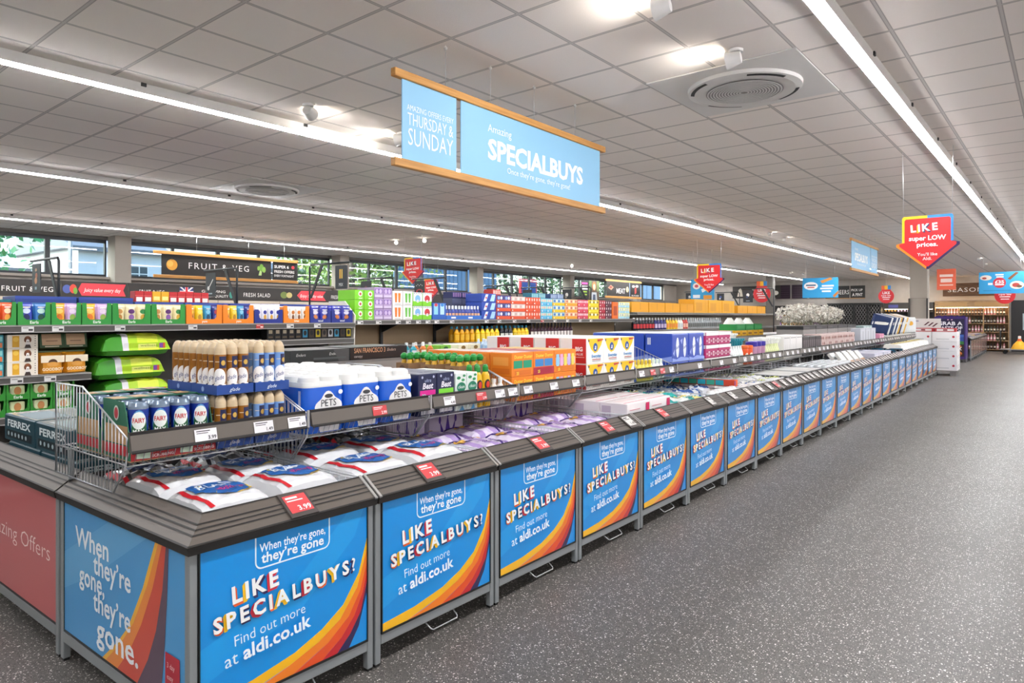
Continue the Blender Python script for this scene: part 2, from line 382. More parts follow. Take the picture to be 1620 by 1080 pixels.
# ---------------------------------------------------------------- ventilation cassettes
def cassette(x, y, lab):
    o = thing('ceiling_cassette', lab, 'air vent', (x, y, CZ), CEIL_ROT, 'round ceiling cassettes')
    W = M('#d9d6d3', .5); K = M('#242322', .6)
    b = MB(); b.box(-.6, .6, -.6, .6, -.012, -.001, W, .004); b.build('square_panel', o)
    b = MB(); b.lathe([(.46, -.012), (.455, -.04), (.40, -.05), (.31, -.046)], W, (0, 0, 0), 48); b.build('ring', o)
    b = MB(); b.lathe([(.0, -.0515), (.31, -.0515)], M('#8f8c8a', .6), (0, 0, 0), 40, cap=False)
    for i in range(12):
        r = .03+i*.0235; b.lathe([(r, -.053), (r, -.056), (r+.012, -.056), (r+.012, -.053)], W, (0, 0, 0), 36, cap=False)
    b.build('round_grille', o)
    for k in range(4):
        b = MB(); A = [PI/4+k*PI/2-.38+.76*i/10 for i in range(11)]
        P = [(.435*math.cos(t), .435*math.sin(t), -.0465) for t in A]; Q = [(.405*math.cos(t), .405*math.sin(t), -.051) for t in A]
        b.add(P+Q, [(i, i+1, 11+i+1, 11+i) for i in range(10)], K); b.build('air_slot', o)
cassette(-2.02, 5.73, 'round white ventilation cassette in a square panel beside the cone spotlight')
cassette(-9.3, 5.83, 'round white ventilation cassette between two light lines near the windows')

# ---------------------------------------------------------------- outside the windows
b = MB(); b.box(-90, X_W-.4, -40, 110, -.3, -.05, noise_mat('asphalt', '#4b4d4c', '#5d605e', 2, .9)); go = b.build('ground'); struct(go)
def tree_proto(seed, R, H, cols):
    rnd = random.Random(seed); b = MB(); b.tube([(0, 0, 0), (.1, .05, H*.4), (0, .1, H*.75)], .22, '#43372b', 7)
    tr = b.mesh('trunk'); b = MB()
    for _ in range(2600):
        while 1:
            p = Vector((rnd.uniform(-1, 1), rnd.uniform(-1, 1), rnd.uniform(-1, 1)))
            if .35 < p.length < 1: break
        lob = 1+.25*math.sin(5*p.x+seed)+.2*math.sin(6*p.y+2*seed)
        q = Vector((p.x*R*lob, p.y*R*lob, H*.62+p.z*H*.36*lob)); s = rnd.uniform(.08, .19)
        a = Vector((rnd.gauss(0, 1), rnd.gauss(0, 1), rnd.gauss(0, 1))).normalized(); c = a.cross(Vector((rnd.gauss(0, 1), rnd.gauss(0, 1), rnd.gauss(0, 1)))).normalized()
        b.quad(q-a*s, q-c*s*.6, q+a*s, q+c*s*.6, rnd.choice(cols))
    return [('trunk', tr, (0, 0, 0)), ('crown', b.mesh('crown'), (0, 0, 0))]
G1 = ['#4f9a58', '#6cb273', '#3a7b46', '#86c48a']; G2 = ['#2c4a2a', '#3a5c30', '#1f361f', '#55713a']; G3 = ['#5f7f35', '#7c9a42', '#48652b', '#93a854']
T1 = tree_proto(1, 2.3, 7.5, G1); T2 = tree_proto(2, 3.6, 8.2, G2); T3 = tree_proto(3, 3.3, 7.2, G3)
trees = [(T1, -29, 6.2, 'bright green leafy tree outside beyond the first window panes'),
         (T3, -27, 21.5, 'yellow-green tree outside behind the small black offers panel'),
         (T3, -46, 32.0, 'yellow-green tree outside past the pilaster behind the salad header'),
         (T2, -34, 33, 'dark tree outside behind the carrot-picture hanging sign'),
         (T3, -48, 44, 'yellow-green tree outside low behind the upper red arrow sign'),
         (T2, -34, 45.5, 'dark tree outside between the arrow sign and the red-bordered roadside sign'),
         (T2, -34, 54, 'dark tree outside behind the red-bordered roadside sign'),
         (T2, -34, 63, 'dark tree outside ahead of the meat sign'),
         (T2, -34, 72, 'dark tree outside behind the meat sign')]
for pr_, x, y, lab in trees: spawn(pr_, 'tree', (x, y, -.05), lab, 'tree', 'trees outside the windows', rz=x+y)
def house(loc, wx, wy, h, rh, wc, rc, lab, wins, name='house'):
    o = thing(name, lab, 'building', loc)
    b = MB(); b.box(-wx/2, wx/2, -wy/2, wy/2, 0, h, wc); b.build('wall', o)
    b = MB(); e = .35; b.prism([(-wx/2-e, h), (0, h+rh), (wx/2+e, h)], 'y', -wy/2-e, wy/2+e, rc); b.build('roof', o)
    b = MB(); b.box(wx/2+.3, wx/2+.4, -wy/2-e, wy/2+e, h-.15, h+.05, '#6b7076'); b.build('gutter', o)
    for (y, z, w, hh) in wins:
        b = MB(); x = wx/2+.02
        b.box(x, x+.05, y-w/2-.06, y+w/2+.06, z-.06, z+hh+.06, '#e8e8e6'); f = b.build('window_frame', o)
        b = MB(); b.box(x+.052, x+.056, y-w/2, y+w/2, z, z+hh, M('#3c4a55', .15)); b.build('pane', f)
        b = MB()
        for i in (1, 2): b.box(x+.06, x+.075, y-w/2+w*i/3-.02, y-w/2+w*i/3+.02, z, z+hh, '#e8e8e6'); b.box(x+.06, x+.075, y-w/2, y+w/2, z+hh*i/3-.02, z+hh*i/3+.02, '#e8e8e6')
        b.build('glazing_bar', f)
house((-37, 13.4, 0), 8, 3.6, 4.6, 1.5, '#d9dcdf', '#6a7077', 'white house with grey roof outside the second window pane', [(.5, 2.9, 1.1, 1.0)])
house((-39, 9.0, 0), 6, 2.6, 3.7, .9, '#eceeee', '#b9bfc4', 'low white outbuilding outside beside the bright green tree', [(.6, 2.5, .5, .9)])
house((-38, 20.0, 0), 8, 7.0, 4.2, 1.0, '#39424c', '#4d5963', 'dark slate building outside behind the fruit and veg banner', [(-1.2, 2.6, 1.3, 1.0)])
house((-58, 46.0, 0), 8, 10.0, 4.4, .8, '#7a4f45', '#6d5a58', 'brick building with low roof outside behind the carrot-picture sign', [])
b = MB(); b.box(-.05, .05, -4.5, 4.5, 0, 6.0, M('#5d7f9c', .5))
for i in range(24): b.box(.05, .09, -4.5+i*.37, -4.4+i*.37, 0, 6.0, M('#4f708c', .5))
tag(b.build('cladding_screen', None, (-29, 30.6, 0)), 'blue-grey ribbed metal screen outside past the red arrow sign', 'screen')
b = MB(); b.box(-.05, .05, -5, 5, 0, 6.2, M('#a9bdd0', .5))
for i in range(9): b.box(.05, .1, -5+i*1.22, -4.92+i*1.22, 0, 6.2, M('#8ea3b8', .5))
tag(b.build('cladding_screen', None, (-24, 47, 0)), 'pale blue panelled screen outside past the meat sign', 'screen')
o = thing('roadside_sign', 'red-bordered blue totem sign standing outside behind the windows', 'sign', (-22, 29.35, 0))
b = MB(); b.box(-.06, .06, -.75, .75, 0, 3.62, M('#c42b34', .4), .03); b.build('body', o)
b = MB(); b.art([('r', -.62, 2.3, .62, 3.45, M('#16357f', .4)), ('p', [(-.5, 2.35), (-.3, 2.35), (.06, 3.3), (-.1, 3.3)], '#6db8e6'), ('p', [(-.2, 2.35), (-.02, 2.35), (.2, 3.1), (.1, 3.3)], '#6db8e6'),
                 ('p', [(.08, 2.35), (.26, 2.35), (.34, 2.7), (.26, 2.95)], '#6db8e6')], front(.062, 0, 0)); b.build('face', o)
o = thing('street_lamp', 'tall grey street lamp outside in front of the white house', 'lamp', (-25, 8.55, 0))
b = MB(); b.tube([(0, 0, 0), (0, 0, 4.55), (.1, 0, 4.75), (.5, .1, 4.8)], .06, '#8a9096', 8); b.build('pole', o)
b = MB(); b.box(.3, .9, -.1, .3, 4.74, 4.86, '#c3c8cc', .03); b.build('lamp_head', o)
# ================================================================ the bin island
PITCH = 0.857; Y0 = 1.194; XF = -2.398; NB = 24; BD = 1.24
POST = M('#8f9496', .4, .3); POSTD = M('#1b1b1c', .5)
RAIL_P = [(.010, .752), (.016, .784), (-.100, .864), (-.112, .858), (-.112, .80), (-.03, .752)]
def rail(b, out, along, p0, length, m0=0.0, m1=0.0):
    """sloping bin rail: out / along are unit vectors in plan; m0, m1 mitre the two ends (metres along per metre outward)"""
    out = Vector(out); along = Vector(along); p0 = Vector(p0)
    def pt(o, z, e): return tuple(p0 + out*o + along*((length + m1*o) if e else m0*o) + Vector((0, 0, z)))
    cols = [RAILD, RAILC, RAILD, RAILD, RAILD, RAILD]; n = len(RAIL_P)
    for i in range(n):
        a, c = RAIL_P[i], RAIL_P[(i+1) % n]
        b.add([pt(*a, 0), pt(*a, 1), pt(*c, 1), pt(*c, 0)], [(0, 1, 2, 3)], cols[i])
    b.add([pt(*q, 0) for q in RAIL_P], [tuple(range(n-1, -1, -1))], RAILD); b.add([pt(*q, 1) for q in RAIL_P], [tuple(range(n))], RAILD)
    (ax, az), (cx_, cz_) = RAIL_P[1], RAIL_P[2]; nx, nz = (cz_-az), (ax-cx_); L = math.hypot(nx, nz); nx, nz = nx/L, nz/L
    for t in (.0, .30, .46, .62, .95):          # ribs along the slope
        for w, h, col in ((.012, .0025, RAILD), ):
            a0 = (ax+(cx_-ax)*t, az+(cz_-az)*t); a1 = (ax+(cx_-ax)*(t+.05), az+(cz_-az)*(t+.05))
            q = [(a0[0]+nx*h, a0[1]+nz*h), (a1[0]+nx*h, a1[1]+nz*h)]
            b.add([pt(*q[0], 0), pt(*q[0], 1), pt(*q[1], 1), pt(*q[1], 0)], [(0, 1, 2, 3)], col)
def slope_fn(y, s0=0.0):
    """print on the sloping face of a front rail: u along Y, v up the slope (metres)"""
    (ax, az), (cx_, cz_) = RAIL_P[1], RAIL_P[2]; L = math.hypot(cx_-ax, cz_-az); dx, dz = (cx_-ax)/L, (cz_-az)/L
    return lambda u, v, n: (ax+dx*v-(-dz)*n, y+u, az+dz*v-dx*n)
def make_tag(w, hexcol, price=None, ink='#f4e8e6'):
    b = MB(); f = slope_fn(0); h0, h1 = .004, .136
    for (u0, u1, v0, v1, n0, n1, c) in ((-w/2-.012, w/2+.012, h0, h1, .002, .010, M('#4a4441', .4)),):
        P = [f(u, v, n) for u in (u0, u1) for v in (v0, v1) for n in (n0, n1)]
        b.add(P, [(0, 1, 3, 2), (4, 6, 7, 5), (0, 4, 5, 1), (2, 3, 7, 6), (0, 2, 6, 4), (1, 5, 7, 3)], c)
    it = [('r', -w/2, .024, w/2, .118, hexcol), ('r', -w*.42, .098, w*.1, .108, ink), ('r', -w*.42, .084, w*.28, .090, ink)]
    if price: it.append(('t', price, w*.44, .032, .036, ink, {'b': .02, 'al': 'r'}))
    b.art(it, f, .0112); return b.mesh('price_tag')
TAG_RED = make_tag(.105, M('#d0474a', .4), '3.99'); TAG_WHITE = make_tag(.10, M('#dedbd8', .4), '1.49', '#3a3634')
def slope_end(y, w=.014, col=None):             # bright bracket at a module joint
    b = MB(); f = slope_fn(0)
    P = [f(u, v, n) for u in (-w/2, w/2) for v in (-.004, .144) for n in (-.002, .006)]
    b.add(P, [(0, 1, 3, 2), (4, 6, 7, 5), (0, 4, 5, 1), (2, 3, 7, 6), (0, 2, 6, 4), (1, 5, 7, 3)], col or M('#b3b2b0', .3, .5)); return b.mesh('rail_bracket')
BRKT = slope_end(0)

# ---- the blue poster, 0.775 x 0.60
PW, PH = .775, .60
SWO = [('#f5b911', [(0, .06), (.27, .085), (.51, .14), (.68, .22), (.82, .33), (.93, .52), (.985, .74), (1, .82)], [(0, 0), (.2, 0), (.48, .07), (.66, .14), (.8, .235), (.92, .42), (.98, .64), (1, .72)]),
       ('#f07f1c', [(.2, 0), (.36, .035), (.48, .07), (.66, .14), (.8, .235), (.92, .42), (.98, .64), (1, .72)], [(.2, 0), (.35, 0), (.5, 0), (.72, .105), (.86, .23), (.94, .385), (.985, .56), (1, .64)]),
       ('#e4501f', [(.5, 0), (.62, .055), (.72, .105), (.86, .23), (.94, .385), (.985, .56), (1, .64)], [(.5, 0), (.6, 0), (.68, 0), (.81, .10), (.90, .22), (.96, .37), (1, .56)]),
       ('#c3202b', [(.68, 0), (.74, .045), (.81, .10), (.90, .22), (.96, .37), (1, .56)], [(.68, 0), (.73, 0), (.78, 0), (.87, .10), (.945, .23), (1, .49)]),
       ('#2b2150', [(.78, 0), (.82, .045), (.87, .10), (.945, .23), (1, .49)], [(.78, 0), (.82, 0), (.86, 0), (.93, .13), (1, .40)])]
def letters(word, u, v, size, rot, sx=1.0, gap=.16, sh=('#f4c11c', '#e8622a', '#c5283c', '#2d2358')):
    out = []; top = []; ro = math.radians(rot); x = 0
    for i, ch in enumerate(word):
        bd = .012 if ch == '?' else .035
        if i and word[i-1] == 'Y': x -= .07*size
        g, f, a, c = glyphs(ch, bd); w = (c-a)*size*sx
        U = u+x*math.cos(ro); V = v+x*math.sin(ro)
        o = {'b': bd, 'rot': rot, 'sx': sx}; k = sh[3] if ch == '?' else sh[(i*3+1) % len(sh)]
        for q in (.35, .7, 1.0): out.append(('t', ch, U-(.011 if i % 2 else -.009)*q*size/.1, V-.012*q*size/.1, size, k, o))
        top.append(('t', ch, U, V, size, '#f3f3f1', o)); x += w+gap*size
    return out+top
def rounded(u0, v0, u1, v1, r=.03, t=.006):
    O = []; I = []
    for cx_, a in ((u0+r, PI), (u1-r, 1.5*PI)):
        for k in range(6):
            q = a+k*PI/10; O.append((cx_+r*math.cos(q), v0+r+r*math.sin(q))); I.append((cx_+(r-t)*math.cos(q), v0+r+(r-t)*math.sin(q)))
    return [(u0, v1)]+O+[(u1, v1)], [(u0+t, v1)]+I+[(u1-t, v1)]
def poster_art():
    BL = M('#008edf', .3, 0, .7); it = [('r', 0, 0, PW, PH, BL)]
    LB = M('#129ae6', .3, 0, .7)
    it += [('p', [(0, .17*PH), (.55*PW, .42*PH), (.9*PW, .8*PH), (.97*PW, PH), (.86*PW, PH), (.5*PW, .6*PH), (0, .4*PH)], LB)]
    it += [('band', [(u*PW, v*PH) for u, v in A], [(u*PW, v*PH) for u, v in B], M(c, .3, 0, .8)) for c, A, B in SWO]
    O, I = rounded(.28*PW, .78*PH, .73*PW, PH); it.append(('band', O, I, '#dff0fa'))
    it += [('t', 'When they\u2019re gone,', .305*PW, .888*PH, .047, '#eef6fb', {'b': .012, 'w': .395*PW}), ('t', 'they\u2019re gone', .315*PW, .815*PH, .056, '#eef6fb', {'b': .022, 'w': .375*PW})]
    R = 4.6
    it += letters('LIKE', .16*PW, .618*PH, .090, R, .96, .15)
    it += letters('SPECIALBUYS?', .06*PW, .475*PH, .081, R, .97, .19)
    it += [('t', 'Find out more', .165*PW, .355*PH, .058, '#e6f2fa', {'b': -.004, 'rot': R, 'w': .40*PW}), ('t', 'at', .115*PW, .24*PH, .072, '#e6f2fa', {'rot': R}),
           ('t', 'aldi.co.uk', .21*PW, .25*PH, .074, '#eef6fb', {'b': .025, 'rot': R, 'w': .39*PW})]
    return it
b = MB(); b.box(-.012, .0, 0, PW, 0, PH, M('#0b6fb4', .4)); b.art(poster_art(), front(.0, 0, 0), .0010, .00018); POSTER = b.mesh('poster')
def bin_parts():
    P = []; w = PITCH-.006
    b = MB()
    for nm, x, y in (('leg', -.046, .004), ('leg', -.046, w-.036), ('leg', -BD+.01, .004), ('leg', -BD+.01, w-.036)):
        b = MB(); b.box(x, x+.034, y, y+.032, .012, .755, POST, .003); b.box(x+.004, x+.03, y+.004, y+.028, 0, .012, POSTD); P.append((nm, b.mesh(nm), (0, 0, 0)))
    b = MB(); b.box(-.04, -.012, .037, w-.037, .095, .142, POST, .003); b.box(-BD+.02, -BD+.04, .037, w-.037, .095, .142, POST)
    b.box(-BD+.046, -.048, .008, .03, .095, .142, POST); b.box(-BD+.046, -.048, w-.03, w-.008, .095, .142, POST); P.append(('base_rail', b.mesh('base_rail'), (0, 0, 0)))
    b = MB(); K = M('#161616', .5)
    b.box(-.034, -.004, .037, w-.037, .752, .775, K); b.box(-.03, -.006, .037, w-.037, .1425, .152, K)
    b.box(-.03, -.006, .037, .042, .152, .752, K); b.box(-.03, -.006, w-.042, w-.037, .152, .752, K); P.append(('poster_frame', b.mesh('poster_frame'), (0, 0, 0)))
    P.append(('poster', POSTER, (-.012, .0425, .152)))
    b = MB(); b.tube([(-.03, .33, .096), (.01, .335, .07), (.018, .345, .063), (.018, .515, .063), (.01, .525, .07), (-.03, .53, .096)], .0035, M('#b9bcbe', .3, .6), 6); P.append(('pull_handle', b.mesh('pull_handle'), (0, 0, 0)))
    b = MB(); b.box(-BD+.05, -.05, .037, w-.037, .56, .575, DARKSTEEL); b.box(-BD+.012, -BD+.02, .037, w-.037, .15, .85, '#2a2a2b'); P.append(('inner_deck', b.mesh('inner_deck'), (0, 0, 0)))
    for y in (.014, w-.014):                       # a wire grid along each side
        b = MB()
        for z in (.60, .68, .76, .822, .852): b.tube([(-.125, y, z), (-BD+.03, y, z)], .0028, CHROME, 4)
        for i in range(20):
            x = -.13-i*(BD-.17)/19; b.tube([(x, y, .585), (x, y, .852)], .0022, CHROME, 4)
        P.append(('side_grid', b.mesh('side_grid'), (0, 0, 0)))
    return P
BINP = bin_parts()
b = MB(); rail(b, (1, 0, 0), (0, 1, 0), (0, 0.004, 0), PITCH-.014); RAILM = b.mesh('price_rail')
b = MB(); rail(b, (1, 0, 0), (0, 1, 0), (0, 0, 0), PITCH-.006, -1.0, 0); RAILM0 = b.mesh('price_rail')
BIN_TAGS = {0: [(.47, 1)], 1: [(.37, 1)], 2: [(.46, 1)], 3: [(.40, 1), (.72, 0)], 4: [(.42, 1)], 5: [(.55, 0)], 6: [(.25, 0), (.68, 0)], 7: [(.2, 0), (.5, 0), (.75, 1)]}
bins = []
for k in range(NB):
    if k == 0: lab = 'blue poster dump bin at the corner of the island'
    else: lab = 'blue poster dump bin, %s along the main aisle from the island corner' % ORD[k]
    o = thing('dump_bin', lab, 'display bin', (XF, Y0+PITCH*k+.003, 0), 0, 'blue poster dump bins along the main aisle'); bins.append(o)
    for q, (pn, me, off) in enumerate(BINP):
        if k or pn != 'side_grid' or BINP[q-1][0] == 'side_grid': obj(pn, me, o, off)
    obj('price_rail', RAILM0 if k == 0 else RAILM, o)
    obj('rail_bracket', BRKT, o, (0, PITCH-.016, 0))
    if k: obj('rail_bracket', BRKT, o, (0, .010, 0))
    tg = BIN_TAGS.get(k, [(.12, 0), (.32, 0), (.52, 0), (.74, 0)] if k % 2 else [(.18, 0), (.42, 0), (.66, 0)])
    for y, red in tg: obj('price_tag', TAG_RED if red else TAG_WHITE, o, (0, y, 0), label='red price tag' if red else 'white price tag')
# ---- end face of the corner bin
b = MB(); rail(b, (0, -1, 0), (1, 0, 0), (-BD+.003, 0, 0), BD-.003, 0, 1.0); b.build('price_rail', bins[0])
def end_art(W, H):
    BL = M('#3d98d4', .35, 0, .6)
    P = lambda pts: [(u*W, v*H) for u, v in pts]
    it = [('r', 0, 0, W, H, BL),
          ('p', P([(.45, 1), (.75, 1), (.3, .55), (0, .32), (0, .6)]), M('#57a8dc', .35, 0, .6)),
          ]
    LL = [P([(.37, 0), (.50, .18), (.588, .33), (.702, .647), (.798, 1)]), P([(.40, 0), (.535, .2), (.63, .38), (.735, .68), (.82, 1)]), P([(.50, 0), (.60, .18), (.69, .4), (.775, .68), (.845, 1)]),
          P([(.66, 0), (.74, .2), (.80, .42), (.845, .7), (.87, 1)]), P([(.83, 0), (.85, .2), (.865, .42), (.88, .7), (.89, 1)])]
    it += [('band', LL[i], LL[i+1], M(c, .35, 0, .3)) for i, c in enumerate(['#f2b632', '#e98a35', '#cf4a34', '#5b4456'])]
    T = lambda s, u, v, sz, w: ('t', s, u*W, v*H, sz, '#e9eef2', {'b': .016, 'w': w*W})
    it += [T('When', .115, .70, .125, .31), T('they\u2019re', .29, .565, .125, .32), T('gone,', .155, .435, .125, .235), T('they\u2019re', .29, .30, .125, .32), T('gone.', .32, .10, .15, .35),
           ('r', .867*W, .03*H, .965*W, .33*H, '#b6283a'), ('t', '3 day', .88*W, .24*H, .028, '#e8c5c9'), ('t', 'easy', .88*W, .17*H, .028, '#e8c5c9'), ('t', '2020', .88*W, .08*H, .034, '#f2dfe1', {'b': .02})]
    return it
def end_panel(o, art, W=1.155):
    b = MB(); b.box(0, W, 0, .012, 0, .60, M('#3b78a5', .4)); b.art(art, side(0, 0, 0), .001, .0002); b.build('poster', o, (-BD+.046, .010, .152))
    b = MB(); K = M('#161616', .5); b.box(-BD+.046, -.046, .004, .034, .752, .775, K); b.box(-BD+.046, -.046, .006, .03, .1425, .152, K); b.box(-BD+.0445, -BD+.0465, .006, .03, .14, .76, K); b.box(-.0465, -.0445, .006, .03, .14, .76, K); b.build('poster_frame', o)
    b = MB(); b.box(-BD+.046, -.047, .004, .0075, .095, .142, POST); b.build('base_rail', o)
end_panel(bins[0], end_art(1.147, .60), 1.147)
# ---- the red-poster bin behind the corner one
rb = thing('dump_bin', 'red poster dump bin behind the blue corner bin', 'display bin', (XF-BD-.006, Y0+.003, 0))
for q, (pn, me, off) in enumerate(BINP):
    if pn == 'side_grid' and BINP[q-1][0] != 'side_grid': continue
    if pn not in ('poster', 'poster_frame', 'pull_handle'): obj(pn, me, rb, off)
b = MB(); rail(b, (0, -1, 0), (1, 0, 0), (-BD+.003, 0, 0), BD-.012); b.build('price_rail', rb)
W = 1.147
end_panel(rb, [('r', 0, 0, W, .60, M('#bf6163', .4, 0, .5)), ('t', 'Amazing Offers', .03, .27, .115, '#ecd9d6', {'b': -.012, 'w': 1.03})], W)
for o_ in (bins[0], rb):
    for x in (-.18, -BD+.18):
        c = MB(); c.box(x-.03, x+.03, .06, .14, .075, .094, DARKSTEEL); c.lathe([(.034, -.012), (.04, -.008), (.04, .008), (.034, .012)], M('#2b2b2c', .6), (0, 0, 0), 16)
        me = c.mesh('caster')
        for v in list(me.vertices)[8:]: v.co = (x+v.co.z, .1+v.co.x, .041+v.co.y)
        obj('caster', me, o_)
        
# ================================================================ upper wire tier
TF = -2.90; TB = -4.30; TZ = 1.0
def wire_shelf_parts(deep=1.28):
    P = []; w = PITCH-.008
    b = MB()                                          # sloping price strip, local x = 0 at TF
    b.prism([(-.014, 1.052), (.008, 1.048), (-.012, 1.128), (-.030, 1.130)], 'y', .012, w-.012, RAILC)
    b.prism([(.0085, 1.046), (.0095, 1.052), (.0075, 1.060), (.006, 1.060)], 'y', .012, w-.012, RAILD)
    b.prism([(-.010, 1.118), (-.009, 1.130), (-.013, 1.133), (-.030, 1.131)], 'y', .012, w-.012, RAILD)
    P.append(('price_rail', b.mesh('price_rail'), (0, 0, 0)))
    b = MB(); n = 26                                  # wire basket floor with a bent-up front
    for i in range(n+1):
        y = .01+(w-.02)*i/n; b.tube([(-.018, y, 1.05), (-.045, y, .994), (-deep, y, .994)], .0022, CHROME, 4)
    for x in (-.045, -.3, -.66)+((-1.0, -1.28) if deep > 1 else (-.79,)): b.tube([(x, .004, .99), (x, w-.004, .99)], .0035, CHROME, 5)
    P.append(('basket_floor', b.mesh('basket_floor'), (0, 0, 0)))
    for y in (.004, w-.004):                          # a side grid at each end, its top sloping to the front
        b = MB()
        b.tube([(-.02, y, 1.11), (-.47, y, 1.29), (-.79, y, 1.29), (-.79, y, .87)], .004, CHROME, 6)
        b.tube([(-.02, y, 1.11), (-.03, y, 1.0), (-.15, y, .87)], .004, CHROME, 6)
        for i in range(22):
            x = -.06-i*.034; zt = min(1.29, 1.11+(-.02-x)*.40); zb = max(.872, 1.0-(-.03-x)*1.08)
            b.tube([(x, y, zb), (x, y, zt)], .0022, CHROME, 4)
        b.tube([(-.03, y, 1.0), (-.79, y, 1.0)], .003, CHROME, 5); b.tube([(-.15, y, .872), (-.79, y, .872)], .003, CHROME, 5)
        P.append(('side_grid', b.mesh('side_grid'), (0, 0, 0)))
    b = MB()
    for y in (.013, w-.0115):
        b = MB(); b.box(-.642, -.622, y-.008, y+.008, .8555, .9905, POST); P.append(('support_post', b.mesh('support_post'), (0, 0, 0)))
    b = MB(); b.box(-.004, .004, 0, .012, 1.05, 1.135, M('#b3b2b0', .3, .5)); P.append(('rail_bracket', b.mesh('rail_bracket'), (.004, w-.012, 0)))
    return P
WIREP = wire_shelf_parts(); WIREP0 = wire_shelf_parts(.79)
def make_card(w, col, ink, price):
    b = MB(); f = lambda u, v, n: (.008+n-v*.24, u, 1.056+v)
    b.art([('r', -w/2, .004, w/2, .054, col), ('r', -w*.42, .044, w*.2, .048, ink), ('r', -w*.42, .036, w*.1, .039, ink), ('t', price, w*.45, .010, .022, ink, {'b': .02, 'al': 'r'})], f, .0022); return b.mesh('price_card')
CARDW = [make_card(.10, M('#e4e2e4', .35), '#35323a', p) for p in ('3.99', '1.49', '4.49')]; CARDR = make_card(.10, M('#c8353a', .35), '#f2dede', '2.99')
CARDS = {0: [(.32, 0), (.60, 1), (.78, 1)], 1: [(.45, 3)], 2: [(.15, 2), (.45, 3), (.64, 1), (.78, 2)], 3: [(.10, 0), (.42, 1), (.72, 2)], 4: [(.42, 1)], 5: [(.1, 0), (.32, 3), (.52, 3), (.72, 1)], 6: [(.55, 1)], 7: [(.3, 0), (.7, 1)]}
for k in range(NB):
    o = thing('wire_shelf', ('raised wire shelf over the corner bin, with its dish gel and air fresheners' if k == 0 else 'raised wire shelf over the %s dump bin from the island corner' % ORD[k]),
              'wire shelf', (TF, Y0+PITCH*k+.004, 0), 0, 'raised wire shelves of the island')
    seen = 0
    for pn, me, off in (WIREP0 if k == 0 else WIREP):
        if pn == 'side_grid':
            seen += 1
            if (k, seen) in ((4, 2), (5, 1), (5, 2), (8, 2)) or k > 8: continue
        obj(pn, me, o, off)
    for y, c in CARDS.get(k, [(.2, 0), (.45, 1), (.7, 2)]): obj('price_card', (CARDW+[CARDR])[c], o, (0, y, 0), label='red price card' if c == 3 else 'white price card')
# ================================================================ goods on the island
XP = -2.97; ZB = .9985
def along(n): return ORD[n]
def box_mesh(name, d, w, h, col, fa=(), sa=(), ta=(), bev=.004, n0=.0012):
    b = MB(); b.box(-d, 0, -w/2, w/2, 0, h, col, bev)
    if fa: b.art(fa, front(0, -w/2, 0), n0)
    if sa: b.art(sa, side(-d, -w/2, 0), n0)
    if ta: b.art(ta, topf(0, -w/2, h), n0)
    return b.mesh(name)
def bottle_mesh(name, prof, mats, art=(), r=None, n=16, sx=1.0, sy=1.0, turn=-.35):
    b = MB(); b.lathe(prof, mats, (0, 0, 0), n, sx, sy)
    if art: b.art(art, cyl(0, 0, 0, r, turn), .0008, .0003)
    return b.mesh(name)
# ---- dish gel: two cut-away cartons with bottles
def gel_carton(rows):
    d = .088*rows+.012; w = .362; h = .245; b = MB(); G = M('#1f6a4e', .5); T = M('#b99468', .6); R = M('#b8272f', .45)
    b.box(-d, 0, -w/2, w/2, 0, .004, T); b.box(-d, -d+.004, -w/2, w/2, .004, h, G)
    b.box(-.004, 0, -w/2, w/2, .004, .058, R)
    for y in (-w/2, w/2-.004):
        b.prism([(-d+.004, .004), (-.004, .004), (-.004, .085), (-.03, .13), (-.05, .20), (-.075, h), (-d+.004, h)], 'y', y, y+.004, G)
    b.box(-d, -d+.42*d, -w/2, w/2, h, h+.004, G)
    b.art([('r', 0.01, .02, d-.03, .062, R), ('r', .02, .068, d-.03, .145, T), ('e', d*.5, .195, .026, .032, '#c9d8cc'), ('e', d*.5, .195, .019, .024, '#b8343f')], side(-d, -w/2, 0))
    b.art([('p', [(.02+k*.18, .012), (.075+k*.18, .008), (.08+k*.18, .05), (.025+k*.18, .054)], '#cfe6cf') for k in range(2)] +
          [('t', '4X LESS', .085+k*.18, .033, .019, '#f3dede', {'b': .02}) for k in range(2)] + [('t', 'SCRUBBING', .082+k*.18, .012, .017, '#f3dede', {'b': .02}) for k in range(2)], front(0, -w/2, 0))
    b.art([('r', .0+k*.09, .60*d, .06+k*.09, .95*d, T) for k in range(4)], topf(0, -w/2, h+.004))
    return b.mesh('open_carton')
BLUEB = M('#17328f', .22, 0, .5); SILV = M('#7f90a4', .15, .3)
gel = bottle_mesh('dish_gel_bottle', [(.030, 0), (.033, .004), (.037, .10), (.0405, .155), (.0405, .172)], [BLUEB]*4,
                  [('e', 0, .115, .031, .055, '#4f93c8', 1), ('e', .002, .102, .031, .050, '#1f5c33', 1), ('e', 0, .134, .027, .030, '#e9f0ea', 1),
                   ('t', 'FAIRY', 0, .127, .022, '#c3272e', {'al': 'c', 'b': .03, 'w': .046}), ('t', 'MAX', 0, .090, .020, '#f0f4ee', {'al': 'c', 'b': .03}), ('e', 0, .074, .016, .008, '#233527', 1)], .0415)
gelcap = MB(); gelcap.lathe([(.0405, .172), (.040, .182), (.034, .194), (.030, .196), (.030, .190), (.0, .191)], [SILV]*5, (0, 0, 0), 16); gelcap = gelcap.mesh('lid')
GEL = [('body', gel, (0, 0, 0)), ('lid', gelcap, (0, 0, 0))]
